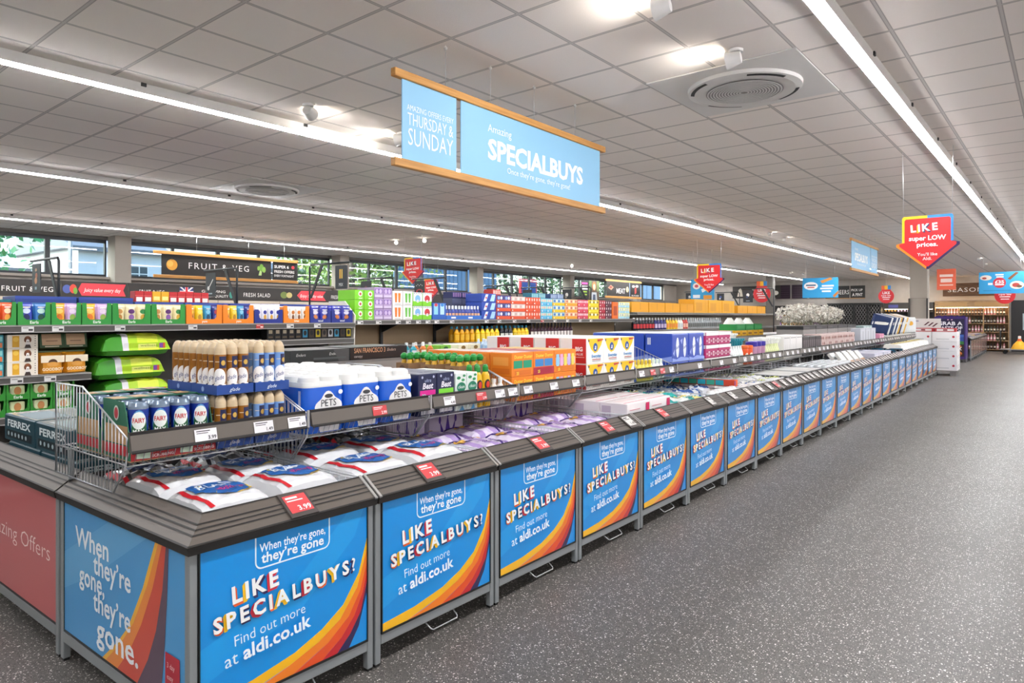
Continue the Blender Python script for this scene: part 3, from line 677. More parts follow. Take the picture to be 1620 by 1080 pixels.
for q, (xf, rows) in enumerate([(XP, 3), (XP-.295, 3)]):
    tag(obj('open_carton', gel_carton(rows), None, (xf, 1.420, ZB)), 'open green and red carton of blue dish gel bottles, ' + ('behind the rail' if q == 0 else 'second from the rail'), 'carton', 'dish gel cartons')
    for i in range(rows):
        for j in range(4):
            spawn(GEL, 'dish_gel_bottle', (xf-.05-.086*i, 1.420-.132+.088*j, ZB+.005),
                  'blue dish gel bottle in the %s carton, %s row back, %s along the aisle' % (('front', 'second')[q], ORD[i], ORD[j]), 'bottle', 'blue dish gel bottles', scale=(1, 1, 1.22))
# ---- air fresheners in navy trays
CAPC = M('#cdb795', .35); GOLD = M('#9a621c', .3, .15); SKY = M('#7aa5e0', .35, .1); NAVY = M('#1c2450', .4)
def can(body):
    b = MB(); b.lathe([(.024, 0), (.0265, .004), (.0265, .178), (.0235, .188)], [STEEL, body, body], (0, 0, 0), 18)
    b.art([('r', .0, .118, .034, .172, NAVY, 6, 1), ('e', .017, .142, .010, .012, '#c9a24a', 1), ('e', 0, .074, .029, .043, '#f4f1ee', 1), ('r', -.03, .004, .03, .045, '#f4f1ee', 8, 1),
           ('t', 'glade', 0, .066, .028, '#2c3e86', {'al': 'c', 'sh': .3, 'w': .042, 'rot': 12}), ('e', .004, .026, .014, .018, NAVY if body is GOLD else M('#3c6bb0'), 1), ('r', -.018, .146, .000, .149, '#e8d9b8')], cyl(0, 0, 0, .0265, -.42), .0008, .0003)
    c = MB(); c.lathe([(.0265, .180), (.0265, .194), (.0245, .210), (.018, .226), (.010, .235), (.0, .237)], CAPC, (0, 0, 0), 18)
    return [('body', b.mesh('body'), (0, 0, 0)), ('cap', c.mesh('cap'), (0, 0, 0))]
def tray_mesh(w, d, h, col, fa=(), sa=(), name='card_tray', t=.003):
    b = MB(); b.box(-d, 0, -w/2, w/2, 0, t, col)
    for x0, x1, y0, y1 in ((-t, 0, -w/2, w/2), (-d, -d+t, -w/2, w/2), (-d+t, -t, -w/2, -w/2+t), (-d+t, -t, w/2-t, w/2)): b.box(x0, x1, y0, y1, t, h, col)
    if fa: b.art(fa, front(0, -w/2, 0))
    if sa: b.art(sa, side(-d, -w/2, 0))
    return b.mesh(name)
GT = M('#1f4690', .4)
TP = .0555
tray = tray_mesh(TP*3+.016, TP*4+.012, .044, GT, [('t', 'glade', .087, .014, .024, '#e8edf5', {'al': 'c', 'sh': .3})], [('e', .11, .022, .012, .012, '#8fa9d6')])
CG, CB = can(GOLD), can(SKY)
for col, proto, yc, nm in (('gold', CG, 1.700, 'gold'), ('pale blue', CB, 1.893, 'pale blue')):
    for lay in range(2):
        for t in range(2):
            xf = XP-.004-(TP*4+.014)*t; z = ZB+lay*.244
            tag(obj('card_tray', tray, None, (xf, yc, z)), 'navy card tray of %s air fresheners, %s layer, %s from the rail' % (nm, ('lower', 'upper')[lay], ORD[t]), 'tray', 'navy air freshener trays')
            for i in range(4):
                for j in range(3):
                    if lay == 0 and (t == 1 or (i > 1 and j != 0)): continue
                    spawn(proto, 'air_freshener_can', (xf-.034-TP*i, yc-TP+TP*j, z+.0035), '%s air freshener can, %s tray %s from the rail, %s row back, %s along' % (nm, ('lower', 'upper')[lay], ORD[t], ORD[i], ORD[j]),
                          'spray can', nm + ' air freshener cans', rz=random.uniform(-.25, .25))
        if lay == 0:   # the back lower tray is full too: its cans carry the tray above
            for i in range(4):
                for j in (0, 2):
                    spawn(proto, 'air_freshener_can', (XP-.004-(TP*4+.014)-.034-TP*i, yc-TP+TP*j, ZB+.0035), '%s air freshener can, lower tray second from the rail, %s row back, %s along' % (nm, ORD[i], ORD[j]), 'spray can', nm + ' air freshener cans')

# ---- kitchen roll packs
def scallop(w, d, nx, ny, r, k=5):
    """outline of rolls standing in a film: nx along y, ny along x"""
    pts = []; 
    ys = [-w/2+w*(i+.5)/nx for i in range(nx)]; xs_ = [-d*(i+.5)/ny for i in range(ny)]
    def arc(cx_, cy_, a0, a1): return [(cx_+r*math.cos(a0+(a1-a0)*i/k), cy_+r*math.sin(a0+(a1-a0)*i/k)) for i in range(k+1)]
    for i, y in enumerate(ys): pts += arc(xs_[0], y, -PI/4 if i else -PI/2, PI/4 if i < nx-1 else PI/2)
    for i, x in enumerate(xs_): 
        if ny > 1: pts += arc(x, ys[-1], PI/4 if i else PI/2, PI*3/4 if i < ny-1 else PI)
    for i, y in enumerate(ys[::-1]): pts += arc(xs_[-1], y, PI*.75 if i else PI, PI*1.25 if i < nx-1 else PI*1.5)
    for i, x in enumerate(xs_[::-1]):
        if ny > 1: pts += arc(x, ys[0], PI*1.25 if i else PI*1.5, PI*1.75 if i < ny-1 else PI*2)
    return pts
def rrect(w, d, r, k=5):
    out = []
    for cx_, cy_, a in ((-r, -w/2+r, -PI/2), (-r, w/2-r, 0), (-d+r, w/2-r, PI/2), (-d+r, -w/2+r, PI)): out += [(cx_+r*math.cos(a+PI/2*i/k), cy_+r*math.sin(a+PI/2*i/k)) for i in range(k+1)]
    return out
def roll_pack(w, d, h, nx, ny, body, top, art, toph=.034, dark='#4a4038', sideart=None):
    r = min(w/nx, d/ny)/2*.995; O = rrect(w, d, .042); b = MB(); n = len(O)
    mid = Vector((-d/2, 0))
    lv = [(0, .985, body), (.01, 1, body), (h*.90, 1, body), (h*.93, 1, top), (h, .97, top)]
    for (z0, k0, _), (z1, k1, m) in zip(lv, lv[1:]):
        A = [(mid.x+(x-mid.x)*k0, y*k0, z0) for x, y in O]; B = [(mid.x+(x-mid.x)*k1, y*k1, z1) for x, y in O]
        b.add(A+B, [(i, (i+1) % n, n+(i+1) % n, n+i) for i in range(n)], m, True)
    b.add([(mid.x+(x-mid.x)*.97, y*.97, h) for x, y in O], [tuple(range(n))], top)
    for i in range(nx):
        for j in range(ny):
            c = (-d*(j+.5)/ny, -w/2+w*(i+.5)/nx, h)
            b.lathe([(r*.94, 0), (r*.86, toph*.7), (r*.6, toph), (r*.38, toph*.85), (r*.30, toph*.1), (0, toph*.05)], [top, top, top, M('#b9b6b0', .6), M(dark, .6)], c, 18, cap=False)
    b.art(art, front(-d/2/ny+r-.0 if False else 0.0, -w/2, 0), .0016)
    if sideart: b.art(sideart, side(-d, -w/2, 0), .0016)
    return b.mesh('roll_pack')
PB = M('#1a5fd0', .25, 0, .4); PWH = M('#dfdfdc', .45)
def blob(cu, cv, ru, rv, k=9, a=.12): return [(cu+ru*(1+a*math.sin(k*t/2+.6))*math.cos(t), cv+rv*(1+a*math.sin(k*t/2+.6))*math.sin(t)) for t in [2*PI*i/36 for i in range(36)]]
pets = roll_pack(.248, .25, .262, 2, 2, PB, PWH,
                 [('p', blob(.14, .12, .078, .085), '#ecebea'), ('p', [(.085, .004), (.20, .004), (.215, .07), (.07, .06)], '#ecebea'), ('e', .14, .188, .026, .011, '#3d3e44'), ('t', 'PETS', .14, .135, .052, '#2b2c33', {'al': 'c', 'b': .0, 'w': .095}),
                  ('r', .10, .120, .18, .126, '#6a6b72'), ('r', .108, .098, .172, .104, '#55565d'), ('r', .108, .086, .172, .092, '#55565d'), ('r', .108, .074, .172, .080, '#55565d'), ('r', .115, .062, .165, .068, '#55565d'), ('e', .212, .205, .014, .012, '#e9eef6')],
                 sideart=[('r', .19+.008*i, .03, .194+.008*i, .22, '#dfe6f2') for i in range(3)])
for i in range(4):
    for j in range(3):
        tag(obj('kitchen_roll_pack', pets, None, (XP-.258*i, 2.075+.127+.252*j, ZB)), 'blue and white pet kitchen roll pack, %s row back, %s along the aisle' % (ORD[i], ORD[j]), 'roll pack', 'blue pet kitchen roll packs')

# ---- third shelf: cleaning goods
def sbox(w, d, h, body, f): return box_mesh('carton', d, w, h, body, f)
DN = M('#20264a', .4)
k_m = sbox(.155, .12, .255, DN, [('r', .02, .01, .135, .12, '#f0eef2'), ('r', .012, .125, .143, .155, '#d8238f'), ('t', 'Best', .078, .165, .05, '#e9e6f0', {'al': 'c', 'b': .03, 'sh': .2}), ('t', 'ultra', .078, .205, .03, '#aebbe0', {'al': 'c', 'sh': .2}), ('e', .03, .235, .008, .008, '#b9bfd8'), ('e', .125, .235, .008, .008, '#b9bfd8')])
k_g = sbox(.155, .12, .255, DN, [('r', .02, .01, .135, .12, '#f0eef2'), ('r', .012, .125, .143, .155, '#7bd23a'), ('t', 'Best', .078, .165, .05, '#e9e6f0', {'al': 'c', 'b': .03, 'sh': .2}), ('t', 'ultra', .078, .205, .03, '#aebbe0', {'al': 'c', 'sh': .2}), ('e', .03, .235, .008, .008, '#b9bfd8'), ('e', .125, .235, .008, .008, '#b9bfd8')])
k_w = sbox(.105, .12, .24, M('#dfe9e4', .4), [('e', .03, .21, .018, .01, '#2f8a55'), ('e', .07, .195, .016, .009, '#3a9a60'), ('e', .08, .222, .014, .008, '#2f8a55'), ('e', .052, .15, .042, .032, '#1c7a5c'), ('t', 'clean', .052, .143, .03, '#eef6f2', {'al': 'c', 'sh': .2}), ('p', [(.03, .0), (.08, .0), (.062, .035)], '#5aa7d8')])
for i in range(4):
    tag(obj('carton', k_m, None, (XP-.125*i, 2.945, ZB)), 'navy cleaning carton with magenta band, %s row back' % ORD[i], 'carton', 'navy cartons with magenta band')
    tag(obj('carton', k_g, None, (XP-.125*i, 3.105, ZB)), 'navy cleaning carton with green band, %s row back' % ORD[i], 'carton', 'navy cartons with green band')
    for j in range(2): tag(obj('carton', k_w, None, (XP-.125*i, 3.245+.108*j, ZB)), 'white and green cleaning pack, %s row back, %s along' % (ORD[i], ORD[j]), 'carton', 'white and green cleaning packs')
YEL = M('#e2b416', .35); GRN = M('#1f8f3a', .4)
jif = bottle_mesh('body', [(.030, 0), (.034, .004), (.034, .13), (.026, .17), (.016, .185)], [YEL]*4, [('e', 0, .115, .022, .03, '#2a2d2a', 1), ('e', .002, .117, .013, .018, '#d83b2c', 1), ('r', -.02, .02, .02, .05, '#f0d96a', 4, 1)], .034, n=14)
c = MB(); c.lathe([(.017, .184), (.02, .19), (.02, .21), (.012, .222), (.0, .224)], GRN, (0, 0, 0), 12); jcap = c.mesh('cap')
pine = bottle_mesh('body', [(.022, 0), (.025, .004), (.025, .10), (.015, .135)], [M('#c99a1a', .3)]*3, [('r', -.014, .02, .014, .08, '#e9c84a')], .025, n=12)
c = MB(); c.lathe([(.014, .134), (.026, .145), (.028, .165), (.015, .182), (.0, .185)], GRN, (0, 0, 0), 10); pcap = c.mesh('cap')
for i in range(2):
    for j in range(2): spawn([('body', jif, (0, 0, 0)), ('cap', jcap, (0, 0, 0))], 'cleaner_bottle', (XP-.04-.075*i, 3.452+.08*j, ZB), 'yellow cream cleaner bottle with green cap behind the rail, %s row, %s along' % (ORD[i], ORD[j]), 'bottle', 'yellow cream cleaner bottles', scale=(1, 1, 1.25))
wb = bottle_mesh('body', [(.03, 0), (.033, .004), (.033, .10), (.014, .14), (.014, .15)], [M('#e8e2de', .4)]*4, [('r', -.02, .02, .02, .08, '#9a6a4a')], .033, n=12)
c = MB(); c.lathe([(.016, .15), (.016, .175), (0, .176)], PWH, (0, 0, 0), 10); wcap = c.mesh('cap')
for j in range(2): spawn([('body', wb, (0, 0, 0)), ('cap', wcap, (0, 0, 0))], 'cleaner_bottle', (XP-.04, 3.62+.07*j, ZB), 'white and brown cleaner bottle beside the orange cartons, %s along' % ORD[j], 'bottle', 'white and brown bottles')
BRN = noise_mat('corrugated_board', '#7d5c3d', '#8d6a48', 8, .7)
ptray = tray_mesh(.30, .13, .115, BRN, [('p', [(.0, .004), (.3, .004), (.3, .045), (0, .045)], '#6b4d32')], [('e', .065, .07, .03, .03, '#5a3f28')], 'card_tray')
riser = box_mesh('carton', .74, .30, .150, BRN)
tag(obj('carton', riser, None, (-3.135, 3.565, ZB)), 'long brown carton standing under the trays of green-capped yellow bottles', 'carton')
for q, xf in enumerate((-3.145, -3.39, -3.64)):
    tag(obj('card_tray', ptray, None, (xf, 3.565, ZB+.151)), 'brown card tray of yellow bottles with green caps, %s from the rail' % ORD[q], 'tray', 'brown trays of green-capped bottles')
    for i in range(2):
        for j in range(4):
            spawn([('body', pine, (0, 0, 0)), ('cap', pcap, (0, 0, 0))], 'cleaner_bottle', (xf-.035-.058*i, 3.565-.105+.07*j, ZB+.155), 'yellow bottle with bulbous green cap, %s brown tray, %s row, %s along' % (ORD[q], ORD[i], ORD[j]), 'bottle', 'yellow bottles with green caps')

# ---- orange cartons
ORG = M('#ee8420', .45)
def orange(w, kind):
    c1 = {'t': '#1f9a74', 'r': '#3f86c8', 'p': '#dfc6d6'}[kind]; it = [('r', .02, .06, w*.48, .115, c1), ('r', w*.52, .06, w-.02, .115, c1), ('r', .03, .012, w-.03, .045, {'t': '#e0731a', 'r': '#a81f3a', 'p': '#e07a1c'}[kind]), ('t', '25', .05, .014, .03, '#f2dc4a', {'b': .03})]
    if kind == 'p': it += [('r', .025+k*(w-.05)/5, .05, .025+(k+.8)*(w-.05)/5, .14, ['#8fc6e8', '#e6a8cc', '#f0d860', '#c9b4e4', '#f0d860'][k]) for k in range(5)]
    else: it += [('t', 'Duster', .025, .13, .034, '#f6e04a', {'b': .02, 'w': w*.4}), ('t', 'Duster', w*.54, .13, .034, '#f6e04a', {'b': .02, 'w': w*.4})]
    if kind == 'r': it.insert(0, ('r', 0, 0, w, .055, M('#b3243e', .45)))
    top = [('r', .012, .012, w-.012, .19, {'t': '#e6c9ae', 'r': '#a8202e', 'p': '#e7b24a'}[kind])]
    for k in range(3): top += [('r', .02, .02+k*.056, w-.02, .02+k*.056+.04, {'t': '#f1e3d6', 'r': '#c2303c', 'p': '#f0ce7a'}[kind])]
    return box_mesh('carton', .20, w, .172, ORG, it, [('r', .02, .02, .18, .06, '#e0731a'), ('r', .03, .08, .17, .14, '#f3a046')], top)
for kind, yc, w, nm, rows in (('t', 3.904, .252, 'with teal panels', 4), ('r', 4.165, .262, 'with crimson base', 3), ('p', 4.453, .308, 'with pastel window', 3)):
    me = orange(w, kind)
    for lay in range(2):
        for i in range(rows):
            tag(obj('carton', me, None, (XP-.004-.208*i, yc, ZB+.1735*lay)), 'orange carton %s, %s layer, %s row back' % (nm, ('lower', 'upper')[lay], ORD[i]), 'carton', 'orange cartons ' + nm)
# ---- big white and yellow boxes
def big(w):
    f = [('r', 0, 0, w, .21, '#efeeea'), ('p', [(.01, .207), (w-.01, .207), (w-.04, .15), (w*.62, .095), (w*.46, .085), (w*.25, .12)], '#f2c81e'), ('e', w*.5, .135, .035, .035, '#27519c'), ('t', 'a', w*.5, .118, .06, '#f0f3f8', {'al': 'c', 'sh': .3, 'b': .02}), ('e', .03, .19, .010, .010, '#3d3a5a'),
         ('t', 'Everyday', w*.55, .05, .036, '#3d8fd0', {'al': 'c', 'b': .02, 'w': .15}), ('r', w*.3, .030, w*.8, .036, '#b3403e'), ('r', w*.3, .018, w*.8, .022, '#8a8a8a'), ('p', [(.16, .20), (w-.012, .20), (w-.012, .193), (.17, .18)], '#c23a34')]
    s_ = [('r', 0, 0, .26, .21, '#eeecea'), ('r', .12, .004, .255, .206, '#cc2a2a'), ('t', 'BIG', .187, .105, .048, '#f5eeee', {'al': 'c', 'b': .04}), ('t', 'VALUE', .187, .070, .026, '#f5eeee', {'al': 'c', 'b': .02}), ('r', .135, .052, .24, .056, '#f0d8d8')]
    return box_mesh('carton', .26, w, .212, M('#e9e8e4', .45), f, s_, [('r', .05, .1, .09, .12, '#55524e')], .006)
bigm = big(.268)
for lay in range(2):
    for i in range(4):
        for j in range(3): 
            if lay == 0 and i > 1 and j: continue
            tag(obj('carton', bigm, None, (XP-.004-.268*i, 4.90+.271*j, ZB+.2135*lay)), 'white and yellow everyday box, %s layer, %s row back, %s along' % (('lower', 'upper')[lay], ORD[i], ORD[j]), 'carton', 'white and yellow everyday boxes')
# ---- sixth and seventh shelves: bottles, blue packs, pink packs
def simple_bottle(bodyc, labelc, capc, r=.034, h=.15, ch=.04, neck=.4, art=None):
    b = bottle_mesh('body', [(r*.9, 0), (r, .004), (r, h*.7), (r*neck, h)], [bodyc]*3, art or [('r', -r*.8, h*.18, r*.8, h*.6, labelc, 4, 1)], r, n=12)
    c = MB(); c.lathe([(r*neck*1.1, h), (r*neck*1.1, h+ch*.85), (r*neck*.8, h+ch), (0, h+ch)], M(capc) if isinstance(capc, str) else capc, (0, 0, 0), 10)
    return [('body', b, (0, 0, 0)), ('cap', c.mesh('cap'), (0, 0, 0))]
def row(proto, name, x0, y0, z, nx, ny, px_, py, labfn, cat, group, rz=0.0, scale=None, jit=0):
    out = []
    for i in range(nx):
        for j in range(ny):
            out.append(spawn(proto, name, (x0-px_*i, y0+py*j, z), labfn(i, j), cat, group, rz+random.uniform(-jit, jit), scale))
    return out
EYE = [('e', 0, .055, .026, .034, '#25282c', 1), ('e', 0, .055, .018, .024, '#e8ecea', 1)]
row(simple_bottle(M('#e9d65a', .4), '#e6e2b0', '#e9c83a', art=[('e', 0, .06, .024, .03, '#3a6b3c', 1), ('e', 0, .06, .016, .02, '#f0eec0', 1)]), 'cleaner_bottle', XP-.05, 5.75, ZB, 2, 4, .08, .076, lambda i, j: 'yellow cleaner bottle past the white boxes, %s row, %s along' % (ORD[i], ORD[j]), 'bottle', 'yellow cleaner bottles')
row(simple_bottle(M('#e6eae8', .4), '#ccc', '#e4efe4', art=EYE), 'cleaner_bottle', XP-.05, 6.06, ZB, 2, 3, .08, .076, lambda i, j: 'white bottle with round dark emblem, %s row, %s along' % (ORD[i], ORD[j]), 'bottle', 'white bottles with dark emblem')
row(simple_bottle(M('#2e62c0', .4), '#b9cdee', '#dcd9cf'), 'cleaner_bottle', XP-.05, 5.64, ZB, 2, 1, .08, .07, lambda i, j: 'blue bottle beside the white and yellow boxes, %s row' % ORD[i], 'bottle', 'blue bottles by the boxes')
SB = M('#1e46b4', .3, 0, .3)
def sebo(h, w=.40, d=.30):
    f = []
    for c0 in (.13, .30): f += [('e', c0, h*.5, .036, h*.36, '#e6ecf6'), ('t', 'Sorb', c0, h*.46, .042, '#27418f', {'al': 'c', 'sh': .25, 'rot': 14, 'b': .01})]
    f += [('p', [(.02, h*.3), (.06, h*.45), (.05, h*.2)], '#aab9ea'), ('p', [(.19, h*.75), (.24, h*.82), (.23, h*.6)], '#9fb2ea'), ('p', [(0, 0), (.4, 0), (.4, h*.1), (.2, h*.16), (.1, h*.08), (0, h*.14)], '#8fa4e4')]
    s_ = [('r', .03+.014*i, h*.6, .038+.014*i, h*.85, '#e2e8f4') for i in range(3)] + [('p', [(.0, 0), (.3, 0), (.3, h*.2), (.15, h*.1), (0, h*.25)], '#7f94dc')]
    return box_mesh('tissue_pack', d, w, h, SB, f, s_, [('r', .0, .0, w, d, M('#dfe6f0', .35))], .012)
sm1, sm2 = sebo(.145), sebo(.285)
for i in range(3):
    for j in range(2):
        tag(obj('tissue_pack', sm1, None, (XP-.312*i, 6.565+.408*j, ZB)), 'blue tissue pack with white oval, lower layer, %s row back, %s along' % (ORD[i], ORD[j]), 'pack', 'blue tissue packs')
        tag(obj('tissue_pack', sm2, None, (XP-.312*i, 6.565+.408*j, ZB+.1465)), 'blue tissue pack with white oval, upper layer, %s row back, %s along' % (ORD[i], ORD[j]), 'pack', 'blue tissue packs')
PK = M('#c42a72', .35)
pf = []
for k in range(6): pf += [('r', .02+k*.06, .022, .062+k*.06, .075, '#ecdfe6' if k % 2 else '#a8245f'), ('r', .03+k*.06, .035, .05+k*.06, .06, '#c42a72' if k % 2 else '#f0e4ea')]
pinkm = box_mesh('tissue_pack', .30, .37, .142, PK, pf + [('r', 0, .105, .37, .142, '#f2eef0')], [('r', 0, .105, .30, .142, '#f2eef0')], [('r', 0, 0, .37, .30, '#f3f0f1')], .012)
for lay in range(3):
    for i in range(2):
        for j in range(2): tag(obj('tissue_pack', pinkm, None, (XP-.312*i, 7.40+.375*j, ZB+.1435*lay)), 'pink tissue pack with white top, layer %s, %s row back, %s along' % (('one', 'two', 'three')[lay], ORD[i], ORD[j]), 'pack', 'pink tissue packs')
# sprays
def spray(bodyc, headc, lab='#cfe0dc', h=.17):
    b = bottle_mesh('body', [(.034, 0), (.037, .004), (.037, h*.6), (.018, h*.85), (.014, h)], [bodyc]*4, [('r', -.025, h*.15, .025, h*.52, lab, 4, 1)], .037, n=12)
    c = MB(); c.prism([(-.025, h), (.02, h), (.02, h+.035), (.055, h+.045), (.055, h+.06), (-.02, h+.062), (-.032, h+.045)], 'y', -.012, .012, headc)
    c.prism([(.03, h+.044), (.04, h+.044), (.03, h+.012), (.024, h+.015)], 'y', -.004, .004, headc)
    return [('body', b, (0, 0, 0)), ('spray_head', c.mesh('spray_head'), (0, 0, 0))]
row(spray(M('#e9eeec', .4), M('#1c8fa0', .4)), 'spray_bottle', XP-.06, 8.13, ZB, 3, 5, .10, .08, lambda i, j: 'white spray bottle with teal head, %s row, %s along' % (ORD[i], ORD[j]), 'spray bottle', 'white spray bottles with teal heads', scale=(1, 1, 1.45))
row(spray(M('#3a9a5a', .4), M('#eef2ee', .4), '#dcebe0', .21), 'spray_bottle', XP-.38, 8.13, ZB, 3, 13, .10, .08, lambda i, j: 'green bottle with white trigger behind the teal sprays, %s row, %s along' % (ORD[i], ORD[j]), 'spray bottle', 'green bottles with white triggers', scale=(1, 1, 1.4))
b = MB(); b.lathe([(.06, 0), (.068, .01), (.075, .13), (.07, .14)], M('#e2551c', .35), (0, 0, 0), 18); b.art([('e', 0, .07, .035, .035, '#f6ead8', 1)], cyl(0, 0, 0, .073, -.3)); tubm = b.mesh('body')
c = MB(); c.lathe([(.074, .14), (.077, .145), (.077, .165), (.07, .17), (0, .17)], M('#e66a2a', .35), (0, 0, 0), 18); lidm = c.mesh('lid')
for j in range(2): spawn([('body', tubm, (0, 0, 0)), ('lid', lidm, (0, 0, 0))], 'cleaner_tub', (XP-.09, 8.61+.165*j, ZB), 'orange cleaner tub beside the teal sprays, %s along' % ORD[j], 'tub', 'orange tubs', scale=(1, 1, 1.4))
b = MB(); b.lathe([(.06, 0), (.066, .01), (.072, .15), (.07, .16)], M('#b98aa8', .35), (0, 0, 0), 18); tubm2 = b.mesh('body')
c = MB(); c.lathe([(.074, .16), (.077, .165), (.077, .20), (.07, .205), (0, .205)], M('#3a2f9c', .35), (0, 0, 0), 18); lidm2 = c.mesh('lid')
for j in range(3): spawn([('body', tubm2, (0, 0, 0)), ('lid', lidm2, (0, 0, 0))], 'cleaner_tub', (XP-.09, 8.95+.16*j, ZB), 'pink tub with violet-blue lid, %s along' % ORD[j], 'tub', 'pink tubs with violet lids', scale=(1, 1, 1.35))
row(spray(M('#d8dfa8', .4), M('#f2f2ee', .4), '#6aa04a'), 'spray_bottle', XP-.06, 9.42, ZB, 3, 7, .10, .08, lambda i, j: 'pale yellow spray bottle with white head, %s row, %s along' % (ORD[i], ORD[j]), 'spray bottle', 'pale yellow spray bottles', scale=(1, 1, 1.35))
# ---- lower bins: plastic packs
def film_pack(lx, ly, lz, base, items, lump=.03, seed=0, colfn=None, name='plastic_pack', nx=14, ny=14, coat=.3):
    b = MB(); sf = b.pillow(lx, ly, lz, base, (0, 0, 0), nx, ny, .20, lump, seed, colfn)
    b.art(items, lambda u, v, n: sf(-v, u, n), .004, .0012); return b.mesh(name)
WP = M('#e4e5e7', .3, 0, .5); REDC = M('#c8202c', .4); BLU = M('#2563ae', .35)
def arcband(u, v0, v1, bow, w):
    A = [(u+bow*(1-(2*i/8-1)**2)*-1, v0+(v1-v0)*i/8) for i in range(9)]; return A, [(a+w, v) for a, v in A]
def blast(seed):
    it = []
    A, B = arcband(-.135, -.16, .16, .02, .022); it.append(('band', A, B, REDC))
    K = 1.55
    it += [('p', [(u, v*K) for u, v in [(-.10, .06), (-.04, .085), (.12, .07), (.155, .02), (.12, -.055), (.03, -.075), (-.06, -.05), (-.11, .0)]], M('#e9c22c', .4), 6),
           ('p', [(u, v*K) for u, v in [(-.11, .065), (-.04, .088), (.11, .072), (.14, .02), (.11, -.052), (.02, -.075), (-.07, -.05), (-.115, .0)]], BLU, 6),
           ('t', 'BLAST', .01, .015, .085, '#e8eef6', {'al': 'c', 'b': .02, 'sh': .1, 'w': .19}), ('t', 'absorb', .03, -.055, .06, '#d0408c', {'al': 'c', 'sh': .3, 'w': .14, 'b': .01})]
    return film_pack(.375, .39, .235, WP, it, .02, seed)
BL = [blast(s) for s in (1, 2, 3)]
def greyfilm(seed):
    rnd = random.Random(seed); cs = [M('#8f8f8d', .3, 0, .5), M('#4c4a4a', .3, 0, .5), M('#b5b2ae', .3, 0, .5), M('#6d6a66', .3, 0, .5), M('#d6d6d6', .3, 0, .5)]
    A, B = arcband(-.15, -.13, .13, .02, .022)
    return film_pack(.28, .39, .225, WP, [('band', A, B, REDC), ('p', [(-.08, .04), (.06, .05), (.12, .0), (.04, -.05), (-.07, -.03)], M('#34446e', .4), 5)], .07, seed, lambda u, v: cs[int((u*3+math.sin(v*5+seed)*1.2+rnd.random()*1.3)*2) % 5])
GF = [greyfilm(5), greyfilm(9)]
DECK = .576
base_sack = film_pack(.40, .405, .10, WP, [], .03, 4)
def stack_pack(me, x, y, z, lab, group, rz=0.0): return tag(obj('plastic_pack', me, None, (x, y, z), rz), lab, 'pack', group)
for kb in (0, 1):
    y0 = Y0+PITCH*kb; bn = ('corner bin', 'second bin from the corner')[kb]
    for j in range(2):
        for i in range(3):
            me = BL[(i+j+kb) % 3] if i < 2 else GF[(j+kb) % 2]; lx = .40
            x = XF-(.358, .742, 1.050)[i]; y = y0+.226+.40*j if kb else y0+.305+.348*j
            lab = ('white pack, blue emblem, %s, %s from rail, %s along' if i < 2 else 'clear grey pack under wire shelf, %s, %s from rail, %s along') % (bn, ORD[i], ORD[j])
            pk_ = stack_pack(me, x, y, DECK+.065+.012*((i+j) % 2), lab, 'white packs with blue emblem' if i < 2 else 'grey packs under the wire shelf', random.uniform(-.012, .012))
            if kb == 0: pk_.scale = (1, .86, 1)
    b = MB(); b.box(-BD+.08, -.14, .06, PITCH-.07, 0, .062, M('#b9bcc0', .4), .01); tag(b.build('plastic_pack', None, (XF, y0, DECK)), 'flattened white pack lying under the others in the %s' % bn, 'pack')
LAV = M('#b79ad6', .35, 0, .4); LAVW = M('#e3d9ee', .35, 0, .4); PUR = M('#3f1f78', .35); FLO = M('#e0a73a', .4)
def lav(seed):
    def cf(u, v): return LAV if (int((v+1)*3.2+.5) % 2 == 0) else LAVW
    it = [('p', [(-.17, .12), (-.155, .13), (-.02, .02), (-.03, .0)], PUR, 4), ('p', [(.08, -.16), (.10, -.165), (.16, -.02), (.145, .0)], PUR, 4), ('e', -.09, .05, .045, .03, FLO, 1), ('e', .10, .09, .045, .028, FLO, 1), ('e', -.09, .05, .02, .014, '#f2cf6a', 1),
          ('t', 'Luxury', .02, -.06, .05, '#3f1f78', {'al': 'c', 'sh': .3})]
    return film_pack(.36, .39, .20, LAV, it, .035, seed, cf, 'roll_pack')
LV = [lav(s) for s in (11, 12, 13)]
def crown(w=.36, h=.22, d=.18):
    b = MB(); b.box(-d, 0, -w/2, w/2, 0, h, M('#c3b5cc', .35, 0, .3), .03); C = M('#46248a', .4)
    b.art([('e', w/2, h*.35, .06, .03, C), ('p', [(w/2-.06, h*.38), (w/2-.08, h*.75), (w/2-.03, h*.5), (w/2, h*.85), (w/2+.03, h*.5), (w/2+.08, h*.75), (w/2+.06, h*.38)], C), ('e', w/2-.08, h*.76, .012, .014, C), ('e', w/2+.08, h*.76, .012, .014, C), ('e', w/2, h*.86, .012, .014, C),
           ('band', [(0, h*.22), (w*.3, h*.12), (w*.7, h*.14), (w, h*.36)], [(0, h*.06), (w*.3, h*.0), (w*.7, h*.02), (w, h*.2)], C), ('t', '4 rolls', w/2, h*.30, .03, '#e8def0', {'al': 'c'})], front(0, -w/2, 0), .002)
    return b.mesh('roll_pack')
CR = crown()
